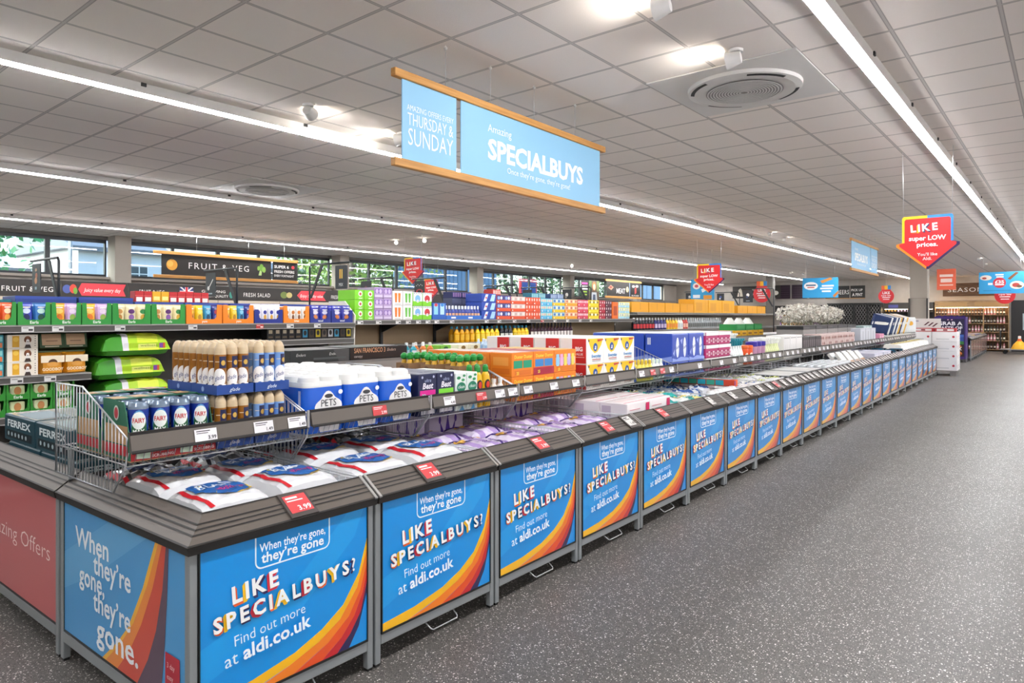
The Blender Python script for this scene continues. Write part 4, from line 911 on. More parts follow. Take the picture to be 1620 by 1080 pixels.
for kb in (2, 3):
    y0 = Y0+PITCH*kb; bn = '%s bin from the corner' % ORD[kb]
    for j in range(2):
        for i in range(2):
            tag(obj('roll_pack', LV[(i+j+kb) % 3], None, (XF-.175-.175-.37*i, y0+.226+.40*j, DECK+.065)), 'lavender roll pack lying flat, %s, %s from the rail, %s along' % (bn, ORD[i], ORD[j]), 'roll pack', 'lavender roll packs')
        tag(obj('roll_pack', CR, None, (-3.36, y0+.23+.39*j, DECK+.16 if False else DECK+.001), 0) , 'upright lilac roll pack with purple crown, %s, %s along' % (bn, ORD[j]), 'roll pack', 'upright crown roll packs').scale = (1, 1, 1.78)
    b = MB(); b.box(-.92, -.14, .06, PITCH-.07, 0, .062, M('#c9bcd8', .4), .01); tag(b.build('roll_pack', None, (XF, y0, DECK)), 'flattened lavender pack lying under the others in the %s' % bn, 'roll pack')
# ---- goods in the further bins
PWC = M('#ecebea', .4); TEAL = M('#2fb3b0', .35, 0, .3)
pinkbox = box_mesh('carton', .245, .372, .175, M('#efe9ea', .45), [('r', .03+k*.055, .03, .045+k*.055, .085, '#3b3538') for k in range(5)] + [('r', .30, .09, .36, .16, '#d02a62'), ('r', .03, .12, .2, .126, '#d9929f')],
                   [('r', .01, .02, .235, .16, '#f0ecee'), ('r', .02, .03, .10, .15, '#cfc2d2')], [('r', .01, .03, .36, .045, '#d9667f'), ('r', .05, .10, .33, .16, '#f1e1e2'), ('r', .02, .2, .36, .21, '#caa49c')])
for lay in range(2):
    for i in range(4):
        for j in range(2): 
            if lay == 0 and 0 < i < 3 and j: continue
            tag(obj('carton', pinkbox, None, (XF-.15-.248*i, Y0+PITCH*4+.045+.19+.38*j, DECK+.0005+.1765*lay)), 'white and pink flat carton, fifth bin, %s layer, %s from the rail, %s along' % (('lower', 'upper')[lay], ORD[i], ORD[j]), 'carton', 'white and pink cartons')
def patch_pack(seed, cols, lx=.29, ly=.255, lz=.2):
    rnd = random.Random(seed); C = [M(c, .35, 0, .3) for c in cols]
    return film_pack(lx, ly, lz, C[0], [('e', .0, .0, .06, .04, C[2], 1), ('e', .0, .0, .035, .022, '#f2f0ea', 1)], .06, seed, lambda u, v: C[1] if math.sin(u*4+seed)+math.sin(v*3.3+2*seed) > .1 else None, nx=12, ny=12)
PT = [patch_pack(21, ('#2bb5b0', '#e9ece8', '#f0dc8a')), patch_pack(22, ('#e9ece8', '#2bb5b0', '#f0dc8a')), patch_pack(23, ('#22a6a2', '#f0dc8a', '#e9ece8'))]
PBL = [patch_pack(s, ('#e6e8ec', '#3a62a8', '#20365f'), .27, .25, .2) for s in (31, 32)]
PWL = [patch_pack(s, ('#eeecea', '#d9d7d4', '#5a7fb8'), .29, .255, .2) for s in (41, 42)]
PWY = [patch_pack(s, ('#efefec', '#dfe2e6', '#c8d83a'), .29, .255, .2) for s in (51, 52)]
for kb, ps, nm in ((5, PT, 'teal and white soft pack'), (6, PBL, 'white and navy soft pack'), (7, PWL, 'white soft pack with blue print'), (8, PWY, 'white soft pack with lime print')):
    for i in range(3):
        for j in range(3):
            if kb == 6 and i == 0: continue
            tag(obj('soft_pack', ps[(i+j) % len(ps)], None, (XF-.295-.30*i, Y0+PITCH*kb+.155+.268*j, DECK+.068+.01*((i+j) % 2)), random.uniform(-.02, .02)), '%s, %s bin, %s from the rail, %s along' % (nm, ORD[kb], ORD[i], ORD[j]), 'pack', nm + 's')
    b = MB(); b.box(-.95, -.15, .05, PITCH-.06, 0, .066, PWC, .01); tag(b.build('carton', None, (XF, Y0+PITCH*kb, DECK)), 'plain white carton under the soft packs in the %s bin' % ORD[kb], 'carton')
b = MB(); b.lathe([(.042, 0), (.047, .01), (.047, .20), (.03, .235), (0, .24)], PWC, (0, 0, 0), 12); wroll = b.mesh('roll')
for j in range(7): tag(obj('toilet_roll', wroll, None, (XF-.19, Y0+PITCH*6+.07+.096*j, DECK+.069)), 'white domed roll behind the seventh bin rail, %s along' % ORD[j], 'roll', 'white domed rolls')
tealtray = box_mesh('carton', .82, .10, .07, M('#d3472a', .4), [('r', 0, 0, .1, .07, '#e8622a'), ('r', .01, .01, .04, .06, '#7a3a9a')], [('r', .02+.1*k, .008, .11+.1*k, .062, ('#2aa6b8', '#3aa88a')[k % 2]) for k in range(7)], [('r', .005, .05, .095, .8, '#b9d6dc')])
tag(obj('carton', tealtray, None, (XF-.20, Y0+PITCH*7-.075, .866)), 'long red carton of teal packs lying across the seventh bin', 'carton')
# picture frames, ribbed glass, folded boxes and so on down the row
frame = MB(); frame.box(-.55, 0, -.38, .38, 0, .025, M('#20201f', .4), .003); frame.art([('r', .02, .02, .74, .53, '#e9e8e5'), ('r', .34, .02, .355, .53, '#7d7a76')], topf(0, -.38, .025), .001); frame = frame.mesh('picture_frame')
for i in range(2):
    for j in range(4): tag(obj('picture_frame', frame, None, (XF-.16-.02*i-.4*(j // 2), Y0+PITCH*9+.43+.86*(j % 2), .80+.027*i), .0), 'black-edged white picture frame lying in the %s bin, %s row, %s of its stack' % (ORD[9+j % 2], ORD[j // 2], ('lower', 'upper')[i]), 'picture frame', 'white picture frames') if j < 2 else None
for kb in (9, 10):
    b = MB(); b.box(-.95, -.12, .05, PITCH-.06, 0, .222, PWC, .01); tag(b.build('carton', None, (XF, Y0+PITCH*kb, DECK)), 'white carton under the picture frames in the %s bin' % ORD[kb], 'carton')
b = MB(); n = 14
prof = [(.03, 0), (.04, .01), (.042, .09), (.036, .11)]
b.lathe(prof, M('#dfe3e6', .15, 0, .5), (0, 0, 0), 10); glass = b.mesh('glass_jar')
for i in range(5):
    for j in range(16): tag(obj('glass_jar', glass, None, (XF-.20-.1*i, Y0+PITCH*(11+j//8)+.075+.097*(j % 8), DECK+.20+.001)), 'frosted white ribbed jar past the picture frames, %s row, %s along' % (ORD[i], ORD[j]), 'jar', 'frosted white jars')
for kb in (11, 12):
    b = MB(); b.box(-1.0, -.12, .03, PITCH-.04, 0, .199, PWC, .01); tag(b.build('carton', None, (XF, Y0+PITCH*kb, DECK)), 'white carton carrying frosted jars in the %s bin' % ORD[kb], 'carton')
fold = box_mesh('carton', .05, .30, .34, M('#e4e2de', .5), [('r', .0, .09, .30, .17, '#a57a4f'), ('r', .05, .2, .25, .3, '#c9ccd2')])
for i in range(2):
    for j in range(4):
        o = tag(obj('carton', fold, None, (XF-.20-.12*i, Y0+PITCH*(13+j//2)+.21+.43*(j % 2), DECK+.14)), 'white carton with brown band leaning back past the jars, %s row, %s along' % (ORD[i], ORD[j]), 'carton', 'leaning white cartons with brown bands')
        o.rotation_euler = (0, math.radians(-38), 0)
lil = box_mesh('carton', .42, .40, .15, M('#c9c9dc', .45), [('r', .03, .03, .37, .12, '#dcdce6')], [], [('r', .03, .03, .37, .38, '#d8d8e6')])
plate = MB(); plate.lathe([(.09, 0), (.10, .004), (.145, .022), (.142, .024), (.095, .009), (0, .007)], M('#2f7d9c', .2, 0, .4), (0, 0, 0), 24); plate = plate.mesh('plate')
wplate = MB(); wplate.lathe([(.09, 0), (.10, .004), (.145, .022), (.142, .024), (.095, .009), (0, .007)], M('#23364f', .2, 0, .4), (0, 0, 0), 24); wplate = wplate.mesh('plate')
for kb in range(15, 17):
    for i in range(2):
        for j in range(2): tag(obj('carton', lil, None, (XF-.14-.43*i, Y0+PITCH*kb+.225+.41*j, DECK+.191)), 'pale lilac flat carton in the %s bin, %s from the rail, %s along' % (ORD[kb], ORD[i], ORD[j]), 'carton', 'pale lilac cartons')
    b = MB(); b.box(-1.0, -.12, .03, PITCH-.04, 0, .19, PWC, .01); tag(b.build('carton', None, (XF, Y0+PITCH*kb, DECK)), 'white carton under the lilac ones in the %s bin' % ORD[kb], 'carton')
for kb in range(17, 19):
    for i in range(2):
        for j in range(2):
            for l in range(4): tag(obj('plate', plate if (i+j) % 2 else wplate, None, (XF-.28-.32*i, Y0+PITCH*kb+.22+.38*j, DECK+.251+.014*l)), '%s plate, %s bin, %s stack from the rail, %s along, %s up' % ('teal' if (i+j) % 2 else 'dark blue', ORD[kb], ORD[i], ORD[j], ORD[l]), 'plate', 'stacked plates')
    b = MB(); b.box(-1.0, -.12, .03, PITCH-.04, 0, .25, PWC, .01); tag(b.build('carton', None, (XF, Y0+PITCH*kb, DECK)), 'white carton under the plates in the %s bin' % ORD[kb], 'carton')
cush = film_pack(.42, .39, .15, M('#f0efe9', .7), [('e', 0, 0, .1, .08, M('#e8cf3a', .7), 1)], .03, 3, coat=0, name='cushion')
for kb in range(19, 24):
    for j in range(2): tag(obj('cushion', cush, None, (XF-.40, Y0+PITCH*kb+.227+.40*j, DECK+.251)), 'white cushion with yellow print lying in the %s bin, %s along' % (ORD[kb], ORD[j]), 'cushion', 'white and yellow cushions in the bins')
    b = MB(); b.box(-1.0, -.12, .03, PITCH-.04, 0, .25, PWC, .01); tag(b.build('carton', None, (XF, Y0+PITCH*kb, DECK)), 'white carton under the cushions in the %s bin' % ORD[kb], 'carton')
# ---- further goods on the raised shelves
def line(me, name, x, ya, yb, w, z, lab, cat, group, rows=1, dx=.3):
    n = max(1, int((yb-ya)/w+1e-6)); 
    for i in range(rows):
        for j in range(n): tag(obj(name, me, None, (x-dx*i, ya+w*(j+.5), z)), lab % ORD[j] + (', %s row' % ORD[i] if rows > 1 else ''), cat, group)
wpic = box_mesh('carton', .25, .30, .33, M('#e4e2e0', .45), [('r', .02, .29, .28, .30, '#8f8d8a')] + [('e', .06+.09*k, .09, .016, .03, ('#b3433a', '#4a5a4a', '#b58a3a')[k]) for k in range(3)] + [('r', .056+.09*k, .1, .064+.09*k, .2, '#c9c6c2') for k in range(3)])
line(wpic, 'carton', XP, 10.03, 10.97, .31, ZB, 'white glassware carton with printed stems past the sprays, %s along', 'carton', 'white glassware cartons')
dk = box_mesh('carton', .25, .35, .29, M('#3a3436', .45), [('r', .03+.055*k, .05, .06+.055*k, .24, ('#8d8286', '#5d5458')[k % 2]) for k in range(6)])
line(dk, 'carton', XP, 11.0, 12.1, .36, ZB, 'dark striped carton beside the white glassware cartons, %s along', 'carton', 'dark striped cartons')
pk2 = box_mesh('carton', .25, .42, .30, M('#cdb4b0', .5), [('e', .06+.1*(k % 4), .06+.09*(k // 4), .03, .025, ('#8d5a4e', '#e6d6d0', '#b07a70')[k % 3]) for k in range(12)])
line(pk2, 'carton', XP-.05, 12.2, 15.2, .43, ZB, 'pink patterned carton past the dark striped ones, %s along', 'carton', 'pink patterned cartons')
bk = box_mesh('carton', .45, .8, .06, M('#1d1d1f', .4), [('r', .05, .015, .4, .045, '#4d4d50')])
line(bk, 'carton', XP-.35, 12.3, 17.2, .82, ZB+.38, 'flat black carton lying on top behind the pink ones, %s along', 'carton', 'flat black cartons')
riser2 = box_mesh('carton', .45, .8, .377, M('#8f8b88', .5), [('r', .05, .05, .75, .3, '#c9c6c6')])
line(riser2, 'carton', XP-.35, 12.3, 17.2, .82, ZB, 'grey carton under the flat black ones, %s along', 'carton', 'grey cartons')
lb = box_mesh('carton', .18, .5, .36, M('#b9bcc4', .45), [('r', .02, .02, .48, .34, '#c9ccd4'), ('r', .22, .1, .25, .3, '#6b6d74')])
line(lb, 'carton', XP-.05, 15.3, 16.9, .52, ZB, 'pale grey tall carton past the pink ones, %s along', 'carton', 'pale grey cartons')
pks = box_mesh('carton', .18, .25, .22, M('#d98fae', .5), [('r', .03, .05, .22, .17, '#e8b4c8')])
line(pks, 'carton', XP, 17.0, 17.6, .27, ZB, 'rose pink carton beside the tall grey ones, %s along', 'carton', 'rose pink cartons')
mint = box_mesh('carton', .22, .3, .40, M('#9fb5b4', .45), [('r', .02, .02, .28, .38, '#b9cdcb'), ('r', .06, .12, .24, .26, '#7d9896')])
line(mint, 'carton', XP-.30, 16.9, 17.9, .31, ZB, 'mint grey upright carton behind the pink ones, %s along', 'carton', 'mint grey cartons')
def upright(me, h):
    m = me.copy(); m.transform(Matrix.Rotation(PI/2, 4, 'Y')); m.transform(Matrix.Translation((0, 0, h/2))); return m
cols = [('#20335f', 'navy'), ('#dcdfe0', 'white'), ('#e3b24a', 'mustard'), ('#3d4f72', 'slate blue')]
cu_m = [upright(film_pack(.44, .42, .095, M(c, .8), [('p', [(-.2, -.05), (-.2, .02), (.2, .1), (.2, .03)], '#e6e4de', 3)] if q != 1 else [('e', 0, .05, .08, .06, '#e0a93a', 1)], .03, q, name='cushion'), .44) for q, (c, nm) in enumerate(cols)]
for j in range(14):
    q = (0, 1, 0, 3, 1, 0, 1, 2, 0, 1, 1, 2, 1, 1)[j]; y = 18.3+.225*j
    o = tag(obj('cushion', cu_m[q], None, (XP-.28, y+.03, ZB+.151), 0), '%s cushion standing in the row at the island end, %s along' % (cols[q][1], ORD[j]), 'cushion', 'standing cushions'); o.rotation_euler = (math.radians(-16), 0, math.radians(-62)); o.location.z += .06
line(cush, 'cushion', XP-.88, 18.3, 19.9, .44, ZB, 'pale cushion lying behind the standing cushions, %s along', 'cushion', 'pale lying cushions')
rs3 = box_mesh('carton', .62, 1.72, .15, M('#cfcdc8', .5))
for q in range(2): tag(obj('carton', rs3, None, (XP-.02, 18.98+1.74*q, ZB)), 'long pale carton under the standing cushions, %s along' % ORD[q], 'carton', 'pale cartons under cushions')
bigc = cu_m[1]; o = tag(obj('cushion', bigc, None, (XP-.10, 21.62, ZB+.151)), 'large white cushion with amber print at the very end of the standing row', 'cushion', 'standing cushions'); o.rotation_euler = (0, 0, math.radians(-40))
# blossom bunches
def bunch(seed):
    rnd = random.Random(seed); b = MB(); S = M('#6f7358', .7)
    for _ in range(14):
        a = rnd.uniform(0, 2*PI); r = rnd.uniform(.02, .16); b.tube([(0, 0, .1), (r*.5*math.cos(a), r*.5*math.sin(a), .35), (r*math.cos(a), r*math.sin(a), .56+rnd.uniform(0, .15))], .004, S, 4)
    st = b.mesh('stems'); b = MB(); cs = [M('#e9e5dc', .8), M('#cfc8bc', .8), M('#f4f1ea', .8)]
    for _ in range(420):
        a = rnd.uniform(0, 2*PI); t = rnd.uniform(-1, 1); r = math.sqrt(max(0, 1-t*t))*rnd.uniform(.6, 1)
        p = Vector((.22*r*math.cos(a), .22*r*math.sin(a), .66+.17*t)); s = rnd.uniform(.014, .028)
        d = Vector((rnd.gauss(0, 1), rnd.gauss(0, 1), rnd.gauss(0, 1))).normalized(); e = d.cross(Vector((.3, .5, 1))).normalized(); f = d.cross(e)
        b.add([p+e*s, p+f*s, p-e*s, p-f*s], [(0, 1, 2, 3)], rnd.choice(cs))
    bl = b.mesh('blossom'); b = MB(); b.lathe([(.05, 0), (.065, .005), (.08, .14), (.075, .15), (.07, .12), (0, .12)], M('#8d8f90', .4), (0, 0, 0), 14)
    return [('pot', b.mesh('pot'), (0, 0, 0)), ('stems', st, (0, 0, 0)), ('blossom', bl, (0, 0, 0))]
BU = [bunch(s) for s in (1, 2, 3)]
for j in range(8):
    q = (.98, 1.12, 1.0, 1.2, 1.08, .9, 1.14, .95)[j]
    spawn(BU[j % 3], 'blossom_plant', (-3.99+.08*(j % 2), 13.75+.46*j, ZB), 'white blossom bunch in a grey pot at the back of the raised shelf, %s along' % ORD[j], 'artificial plant', 'white blossom bunches', rz=j, scale=(q*1.1, q*1.1, .75+.25*q))
# pallet of white cardboard goods at the island end
yE = Y0+PITCH*NB+.12
o = thing('pallet', 'grey pallet under the white cardboard stack at the far island end', 'pallet', (XF-.15, yE+.42, 0))
b = MB(); b.box(-.6, .6, -.4, .4, .11, .14, M('#8b8886', .6), .004); b.build('deck', o)
for x in (-.5, 0, .5):
    b = MB(); b.box(x-.07, x+.07, -.39, .39, 0, .109, M('#7d7a78', .6)); b.build('runner', o)
ws = box_mesh('carton', .58, .38, .26, M('#e9e7e8', .45), [('e', .06, .13, .03, .03, '#c03040'), ('r', .2, .06, .34, .09, '#c9c9cc')], [('e', .5, .13, .03, .03, '#c03040'), ('r', .1, .05, .4, .08, '#cccccf')])
for l in range(4):
    for i in range(2):
        for j in range(2): tag(obj('carton', ws, None, (XF+.44-.59*i, yE+.22+.39*j, .1405+.262*l)), 'white carton with red roundels on the end pallet, tier %s, %s across, %s along' % (('one', 'two', 'three', 'four')[l], ORD[i], ORD[j]), 'carton', 'white cartons on the end pallet')
b = MB(); b.box(-.02, .02, -.42, .42, 0, .36, M('#c9c6c2', .5)); b.art([('p', [(.42+.1*k, .17-.02*k), (.47+.1*k, .17-.02*k), (.58+.1*k, .27-.02*k), (.53+.1*k, .27-.02*k)], '#4b1d2a') for k in range(3)]+[('r', .08, .27, .3, .31, '#8f8c9a')], lambda u, v, n: (.02+n, -.42+u, v), .001)
hb = b.mesh('header_board'); hb.transform(Matrix.Rotation(-PI/2, 4, 'Z'))
tag(obj('header_board', hb, None, (XF-.42, yE+.70, 1.19)), 'pale header board with dark slanting bars above the end pallet', 'display board')
redb = box_mesh('carton', .5, .30, .10, M('#b8323c', .45), [], [('r', .05, .02, .45, .08, '#ded8d8'), ('r', .2, .03, .3, .07, '#8a1f2a')])
for i in range(2): tag(obj('carton', redb, None, (XF+.42-.52*i, yE+.2, 1.19)), 'flat red and white carton topping the end pallet, %s across' % ORD[i], 'carton', 'red cartons on the end pallet')

# ================================================================ rear shelf of the island
GREY = M('#7d7b79', .5); GREYL = M('#98958f', .5)
RX0, RX1, RY0, RY1 = -4.92, -4.32, 2.35, 19.6
nrs = 8; seg = (RY1-RY0)/nrs
for k in range(nrs):
    o = thing('rear_shelf', 'grey rear shelf behind the raised wire shelves, %s section from the corner' % ORD[k], 'shelf', (0, RY0+seg*k, 0), 0, 'grey rear shelves')
    b = MB(); b.box(RX0, RX1, .004, seg-.004, 1.235, 1.255, GREY); b.box(RX1-.012, RX1+.002, .004, seg-.004, 1.165, 1.235, GREYL); b.build('shelf_board', o)
    for y in (.03, seg-.03):
        for x in (RX0+.03, RX1-.03):
            b = MB(); b.box(x-.016, x+.016, y-.016, y+.016, 0, 1.234, POST); b.build('leg', o)
    b = MB(); 
    for i in range(int(seg/.045)): b.tube([(RX1-.02, .05+.045*i, 1.0), (RX1-.02, .05+.045*i, 1.164)], .0025, DARKSTEEL, 4)
    b.tube([(RX1-.02, .03, 1.0), (RX1-.02, seg-.03, 1.0)], .004, DARKSTEEL, 5); b.build('wire_apron', o)
RXF, RZ = RX1-.03, 1.2555
y0 = yat(458, RXF); y1 = yat(553, RXF); y2 = yat(645, RXF)
bxA = box_mesh('carton', .42, y1-y0-.01, .095, M('#2b2f30', .4), [('t', 'Enders', .05, .05, .03, '#d8d8d4', {'sh': .3}), ('t', 'Enders', y1-y0-.20, .05, .03, '#d8d8d4', {'sh': .3}), ('p', [((y1-y0)*.8, 0), (y1-y0-.01, 0), (y1-y0-.01, .095), ((y1-y0)*.7, .095)], '#4a4c4d'), ('r', .2, .02, .5, .035, '#4d5556')], [], [('r', .02, .02, y1-y0-.03, .4, '#4d4a45')])
tag(obj('carton', bxA, None, (RXF, (y0+y1)/2, RZ)), 'long dark grey boxed garden kit on the rear shelf', 'carton')
bxB = box_mesh('carton', .42, y2-y1-.01, .10, M('#191718', .4), [('t', 'SAN FRANCISCO 3', .04, .055, .055, '#d9a27a', {'b': .01, 'w': (y2-y1)*.52}), ('t', 'canopy', .04, .018, .03, '#c9c4be'), ('t', 'Enders', y2-y1-.24, .06, .035, '#c9b0a0', {'sh': .3})], [], [('r', .02, .02, y2-y1-.03, .4, '#2b2927')])
tag(obj('carton', bxB, None, (RXF, (y1+y2)/2, RZ)), 'long black box with orange lettering on the rear shelf', 'carton')
def px_line(proto, name, p0, p1, w, z, lab, cat, group, X=RXF-.05, rows=1, dx=.09, scale=None, **kw):
    a, e = yat(p0, X), yat(p1, X); n = max(1, int((e-a)/w)); st = (e-a)/n
    for i in range(rows):
        for j in range(n):
            L = lab % (ORD[j] if j < 25 else 'twenty-fifth or later') + (', %s row' % ORD[i] if rows > 1 else '')
            spawn(proto, name, (X-dx*i, a+st*(j+.5), z), L, cat, group, scale=scale, **kw)
sbot = simple_bottle(M('#d9803a', .35), '#f0e6da', '#eef0f0', .03, .085, .03); sbot2 = simple_bottle(M('#3ab0c4', .35), '#dff0f4', '#e6eef0', .03, .085, .03)
px_line(sbot2, 'drink_bottle', 646, 662, .066, RZ, 'small teal bottle beside the long black box, %s along', 'bottle', 'small teal bottles', rows=2)
px_line(sbot, 'drink_bottle', 663, 686, .066, RZ, 'small orange bottle past the teal ones on the rear shelf, %s along', 'bottle', 'small orange bottles', rows=2)
gb1 = box_mesh('carton', .2, .14, .085, M('#7cc43a', .45), [('r', .02, .01, .12, .05, '#eef2e4'), ('e', .07, .055, .03, .018, '#2f6a2c')]); gb2 = box_mesh('carton', .2, .14, .085, M('#efe9cf', .45), [('r', .0, .0, .14, .03, '#8fc84a'), ('e', .07, .055, .03, .018, '#8a6a2c')])
px_line(gb1, 'carton', 688, 722, .145, RZ, 'small green carton on the rear shelf past the orange bottles, %s along', 'carton', 'small green cartons', X=RXF)
px_line(gb2, 'carton', 723, 762, .145, RZ, 'small cream and green carton on the rear shelf, %s along', 'carton', 'small cream cartons', X=RXF)
cle = simple_bottle(M('#bcd4ea', .2), '#8fb6dc', '#dfe8ee', .028, .10, .025)
px_line(cle, 'drink_bottle', 764, 815, .07, RZ, 'small clear blue bottle on the rear shelf, %s along', 'bottle', 'small clear bottles', rows=2)
ye = box_mesh('carton', .3, .28, .10, M('#e3ae1c', .45), [('r', .05, .03, .23, .06, '#8a5a14')]); ge = tray_mesh(.42, .32, .11, M('#1f8a42', .45), [('r', .04, .03, .38, .08, '#2f9a52')], (), 'card_tray')
a, e = yat(1098, RXF), yat(1206, RXF)
px_line(ye, 'carton', 1163, 1208, .29, RZ, 'yellow carton under the green trays on the rear shelf, %s along', 'carton', 'yellow cartons on the rear shelf', X=RXF)
px_line(ge, 'card_tray', 1165, 1206, .43, RZ+.101, 'green card tray of domed packs on the rear shelf, %s along', 'tray', 'green trays on the rear shelf', X=RXF)
px_line(box_mesh('carton', .3, .28, .10, M('#8a8d8a', .45)), 'carton', 1110, 1160, .30, RZ, 'grey-green carton ahead of the yellow ones on the rear shelf, %s along', 'carton', 'grey cartons on the rear shelf', X=RXF)
dome = MB(); dome.lathe([(.14, 0), (.145, .01), (.11, .11), (.06, .19), (.045, .2), (.045, .22), (0, .222)], M('#e6e4de', .4), (0, 0, 0), 18); dome = dome.mesh('domed_pack')
a, e = yat(1165, RXF), yat(1206, RXF); n = max(1, int((e-a)/.43))
for j in range(n): tag(obj('domed_pack', dome, None, (RXF-.21, a+(e-a)/n*(j+.5), RZ+.1055)), 'white conical pack standing in a green tray, %s along' % ORD[j], 'pack', 'white conical packs')
flat = box_mesh('carton', .35, .5, .07, M('#6c8a7c', .5), [('r', .03, .02, .45, .05, '#8fa79a')])
px_line(flat, 'carton', 1020, 1108, .52, RZ, 'flat sage green carton on the rear shelf, %s along', 'carton', 'flat sage cartons', X=RXF)
# tool boxes on the red bin
fx = MB(); fx.box(-.50, 0, -.175, .175, 0, .15, M('#1d4450', .4), .006)
fx.art([('t', 'FERREX', .03, .085, .055, '#d5e0e2', {'b': .03, 'w': .32}), ('r', .02, .02, .36, .065, '#0f2229')] + [('e', .06+.05*k, .043, .014, .012, '#9fb3b8') for k in range(6)], front(0, -.175, 0))
fx.art([('t', 'FERREX', .06, .085, .055, '#d5e0e2', {'b': .03, 'w': .38}), ('r', .04, .02, .46, .065, '#0f2229')] + [('e', .08+.06*k, .043, .014, .012, '#9fb3b8') for k in range(6)], side(-.50, -.175, 0))
fx.art([('r', .01, .01, .34, .49, M('#9aa7a8', .25, 0, .5)), ('r', .03, .05, .2, .4, '#6d8086')], topf(0, -.175, .15)); fxm = fx.mesh('tool_box')
for i in range(2):
    for j in range(2):
        for l in range(3): 
            tag(obj('tool_box', fxm, None, (XF-BD-.12-.52*i-(.08 if l == 2 else 0), Y0+.299+.352*j, DECK+.0005+.1515*l)), 'dark teal shrink-wrapped tool box in the red bin, %s layer, %s across, %s along' % (('lower', 'middle', 'top')[l], ORD[i], ORD[j]), 'box', 'dark teal tool boxes')
# ================================================================ gondolas beyond the island
GXF = -6.8
SHELFC = M('#8b8884', .45); SHD = M('#55524f', .5); TAN = M('#a58c6c', .6); TAGW = M('#dcdad8', .4); TAGR = M('#c23a34', .4)
def shelf_part(o, x0, x1, y0, y1, z, tags=(), name='shelf', rail=.055):
    b = MB(); b.box(x1, x0, y0, y1, z-.03, z, SHELFC, .003); s_ = b.build(name, o)
    b = MB(); b.box(x0+.001, x0+.012, y0, y1, z-rail-.01, z-.001, SHD); b.box(x0+.0125, x0+.016, y0, y1, z-.012, z-.004, M('#a8a5a1', .4)); b.box(x0+.0125, x0+.016, y0, y1, z-rail-.01, z-rail-.003, M('#a8a5a1', .4))
    b.build('price_rail', s_)
    for y, r in tags:
        b = MB(); b.box(x0+.0125, x0+.015, y-.045, y+.045, z-rail-.002, z-.013, TAGR if r else TAGW)
        b.art([('r', .008, .03, .05, .035, '#5a5658' if not r else '#f0d8d8'), ('r', .05, .008, .082, .024, '#3d3a3c' if not r else '#f0d8d8')], front(x0+.015, y-.045, z-rail-.002)); b.build('price_label', s_)
    return s_
YS = [yat(p, GXF) for p in (43, 91, 189, 304, 410, 458, 501)]
g1 = thing('shelving_unit', 'long grey pet food shelving unit behind the island corner', 'shelving', (0, 0, 0))
G0, G1 = -.6, 5.47
b = MB(); b.box(-7.36, -7.33, G0, G1, .12, 1.50, M('#4a4543', .6)); b.build('back_panel', g1)
b = MB(); b.box(-7.95, GXF-.02, G0, G1, 0, .12, SHD); b.box(-7.95, GXF, G0, G1, .1201, .16, SHELFC); b.build('base', g1)
shelf_part(g1, GXF, -7.33, G0, G1, 1.53, [(y, i == 4) for i, y in enumerate(YS)], 'top_shelf')
shelf_part(g1, -7.95, -7.365, G0, G1, 1.53, (), 'rear_top_shelf')
shelf_part(g1, GXF-.02, -7.325, G0, 2.50, 1.10, [(yat(27, -6.8), 0), (yat(80, -6.8), 0)])
shelf_part(g1, GXF-.02, -7.325, 3.6, G1, 1.34, ())
shelf_part(g1, GXF-.02, -7.325, G0, 2.50, .765, [])
b = MB(); b.prism([(-7.32, .16), (-6.83, .16), (-6.83, 1.0), (-6.80, 1.62), (-7.0, 1.80), (-7.32, 1.80)], 'y', G1+.002, G1+.018, M('#e9e4da', .5)); b.build('end_panel', g1)
# --- crates of pouches on the top shelf
def crate_mesh(w, d, h, col, cut=.055, text=None, tcol='#eef2ea'):
    b = MB(); t = .004; c0 = .045
    b.box(-d, 0, -w/2, w/2, 0, t, col)
    pts = [(-w/2, t), (w/2, t), (w/2, h), (w/2-cut, h), (w/2-cut-.008, c0+.02), (w/2-cut-.03, c0), (-w/2+cut+.03, c0), (-w/2+cut+.008, c0+.02), (-w/2+cut, h), (-w/2, h)]
    b.prism(pts, 'x', -t, 0, col); b.box(-d, -d+t, -w/2, w/2, t, h, col)
    for y in (-w/2, w/2-t): b.box(-d+t, -t, y, y+t, t, h*.93, col)
    if text: b.art([('t', text, w/2, .012, .034, tcol, {'al': 'c', 'b': .02})], front(0, -w/2, 0))
    return b.mesh('open_crate')
def pouch_mesh(w, h, t, col, items=(), crimp=None):
    b = MB(); n = 8; P = []
    lv = [(0, .75, 1.0), (.05, 1, 1), (.5, .95, 1), (.85, .45, .97), (.93, .12, .98), (1, .10, 1)]
    for z, k, wk in lv: P.append([(-t/2+t/2*k*math.sqrt(max(0, 1-(2*i/n-1)**4)), (-1+2*i/n)*w/2*wk, z*h) for i in range(n+1)])
    for a, c in zip(P, P[1:]):
        for s_ in (1, -1):
            f = lambda q: (q[0] if s_ == 1 else -t-q[0], q[1], q[2])
            for i in range(n): b.add([f(a[i]), f(a[i+1]), f(c[i+1]), f(c[i])], [(0, 1, 2, 3) if s_ == 1 else (3, 2, 1, 0)], crimp if (crimp and a is P[4]) else col, True)
    b.art(items, lambda u, v, n_: (-t*.02+n_-.004*abs(u/w)*2, u, v), .002); return b.mesh('pouch')
def art_pouch(w, h, c2, c3): return [('e', 0, h*.62, w*.33, h*.12, c2, 1), ('e', 0, h*.32, w*.28, h*.16, c3, 1), ('r', -w*.3, h*.76, w*.3, h*.82, '#f2f0e8')]
GCR = M('#2f8f3a', .45); OCR = M('#ee861e', .45); NCR = M('#1f2f86', .45)
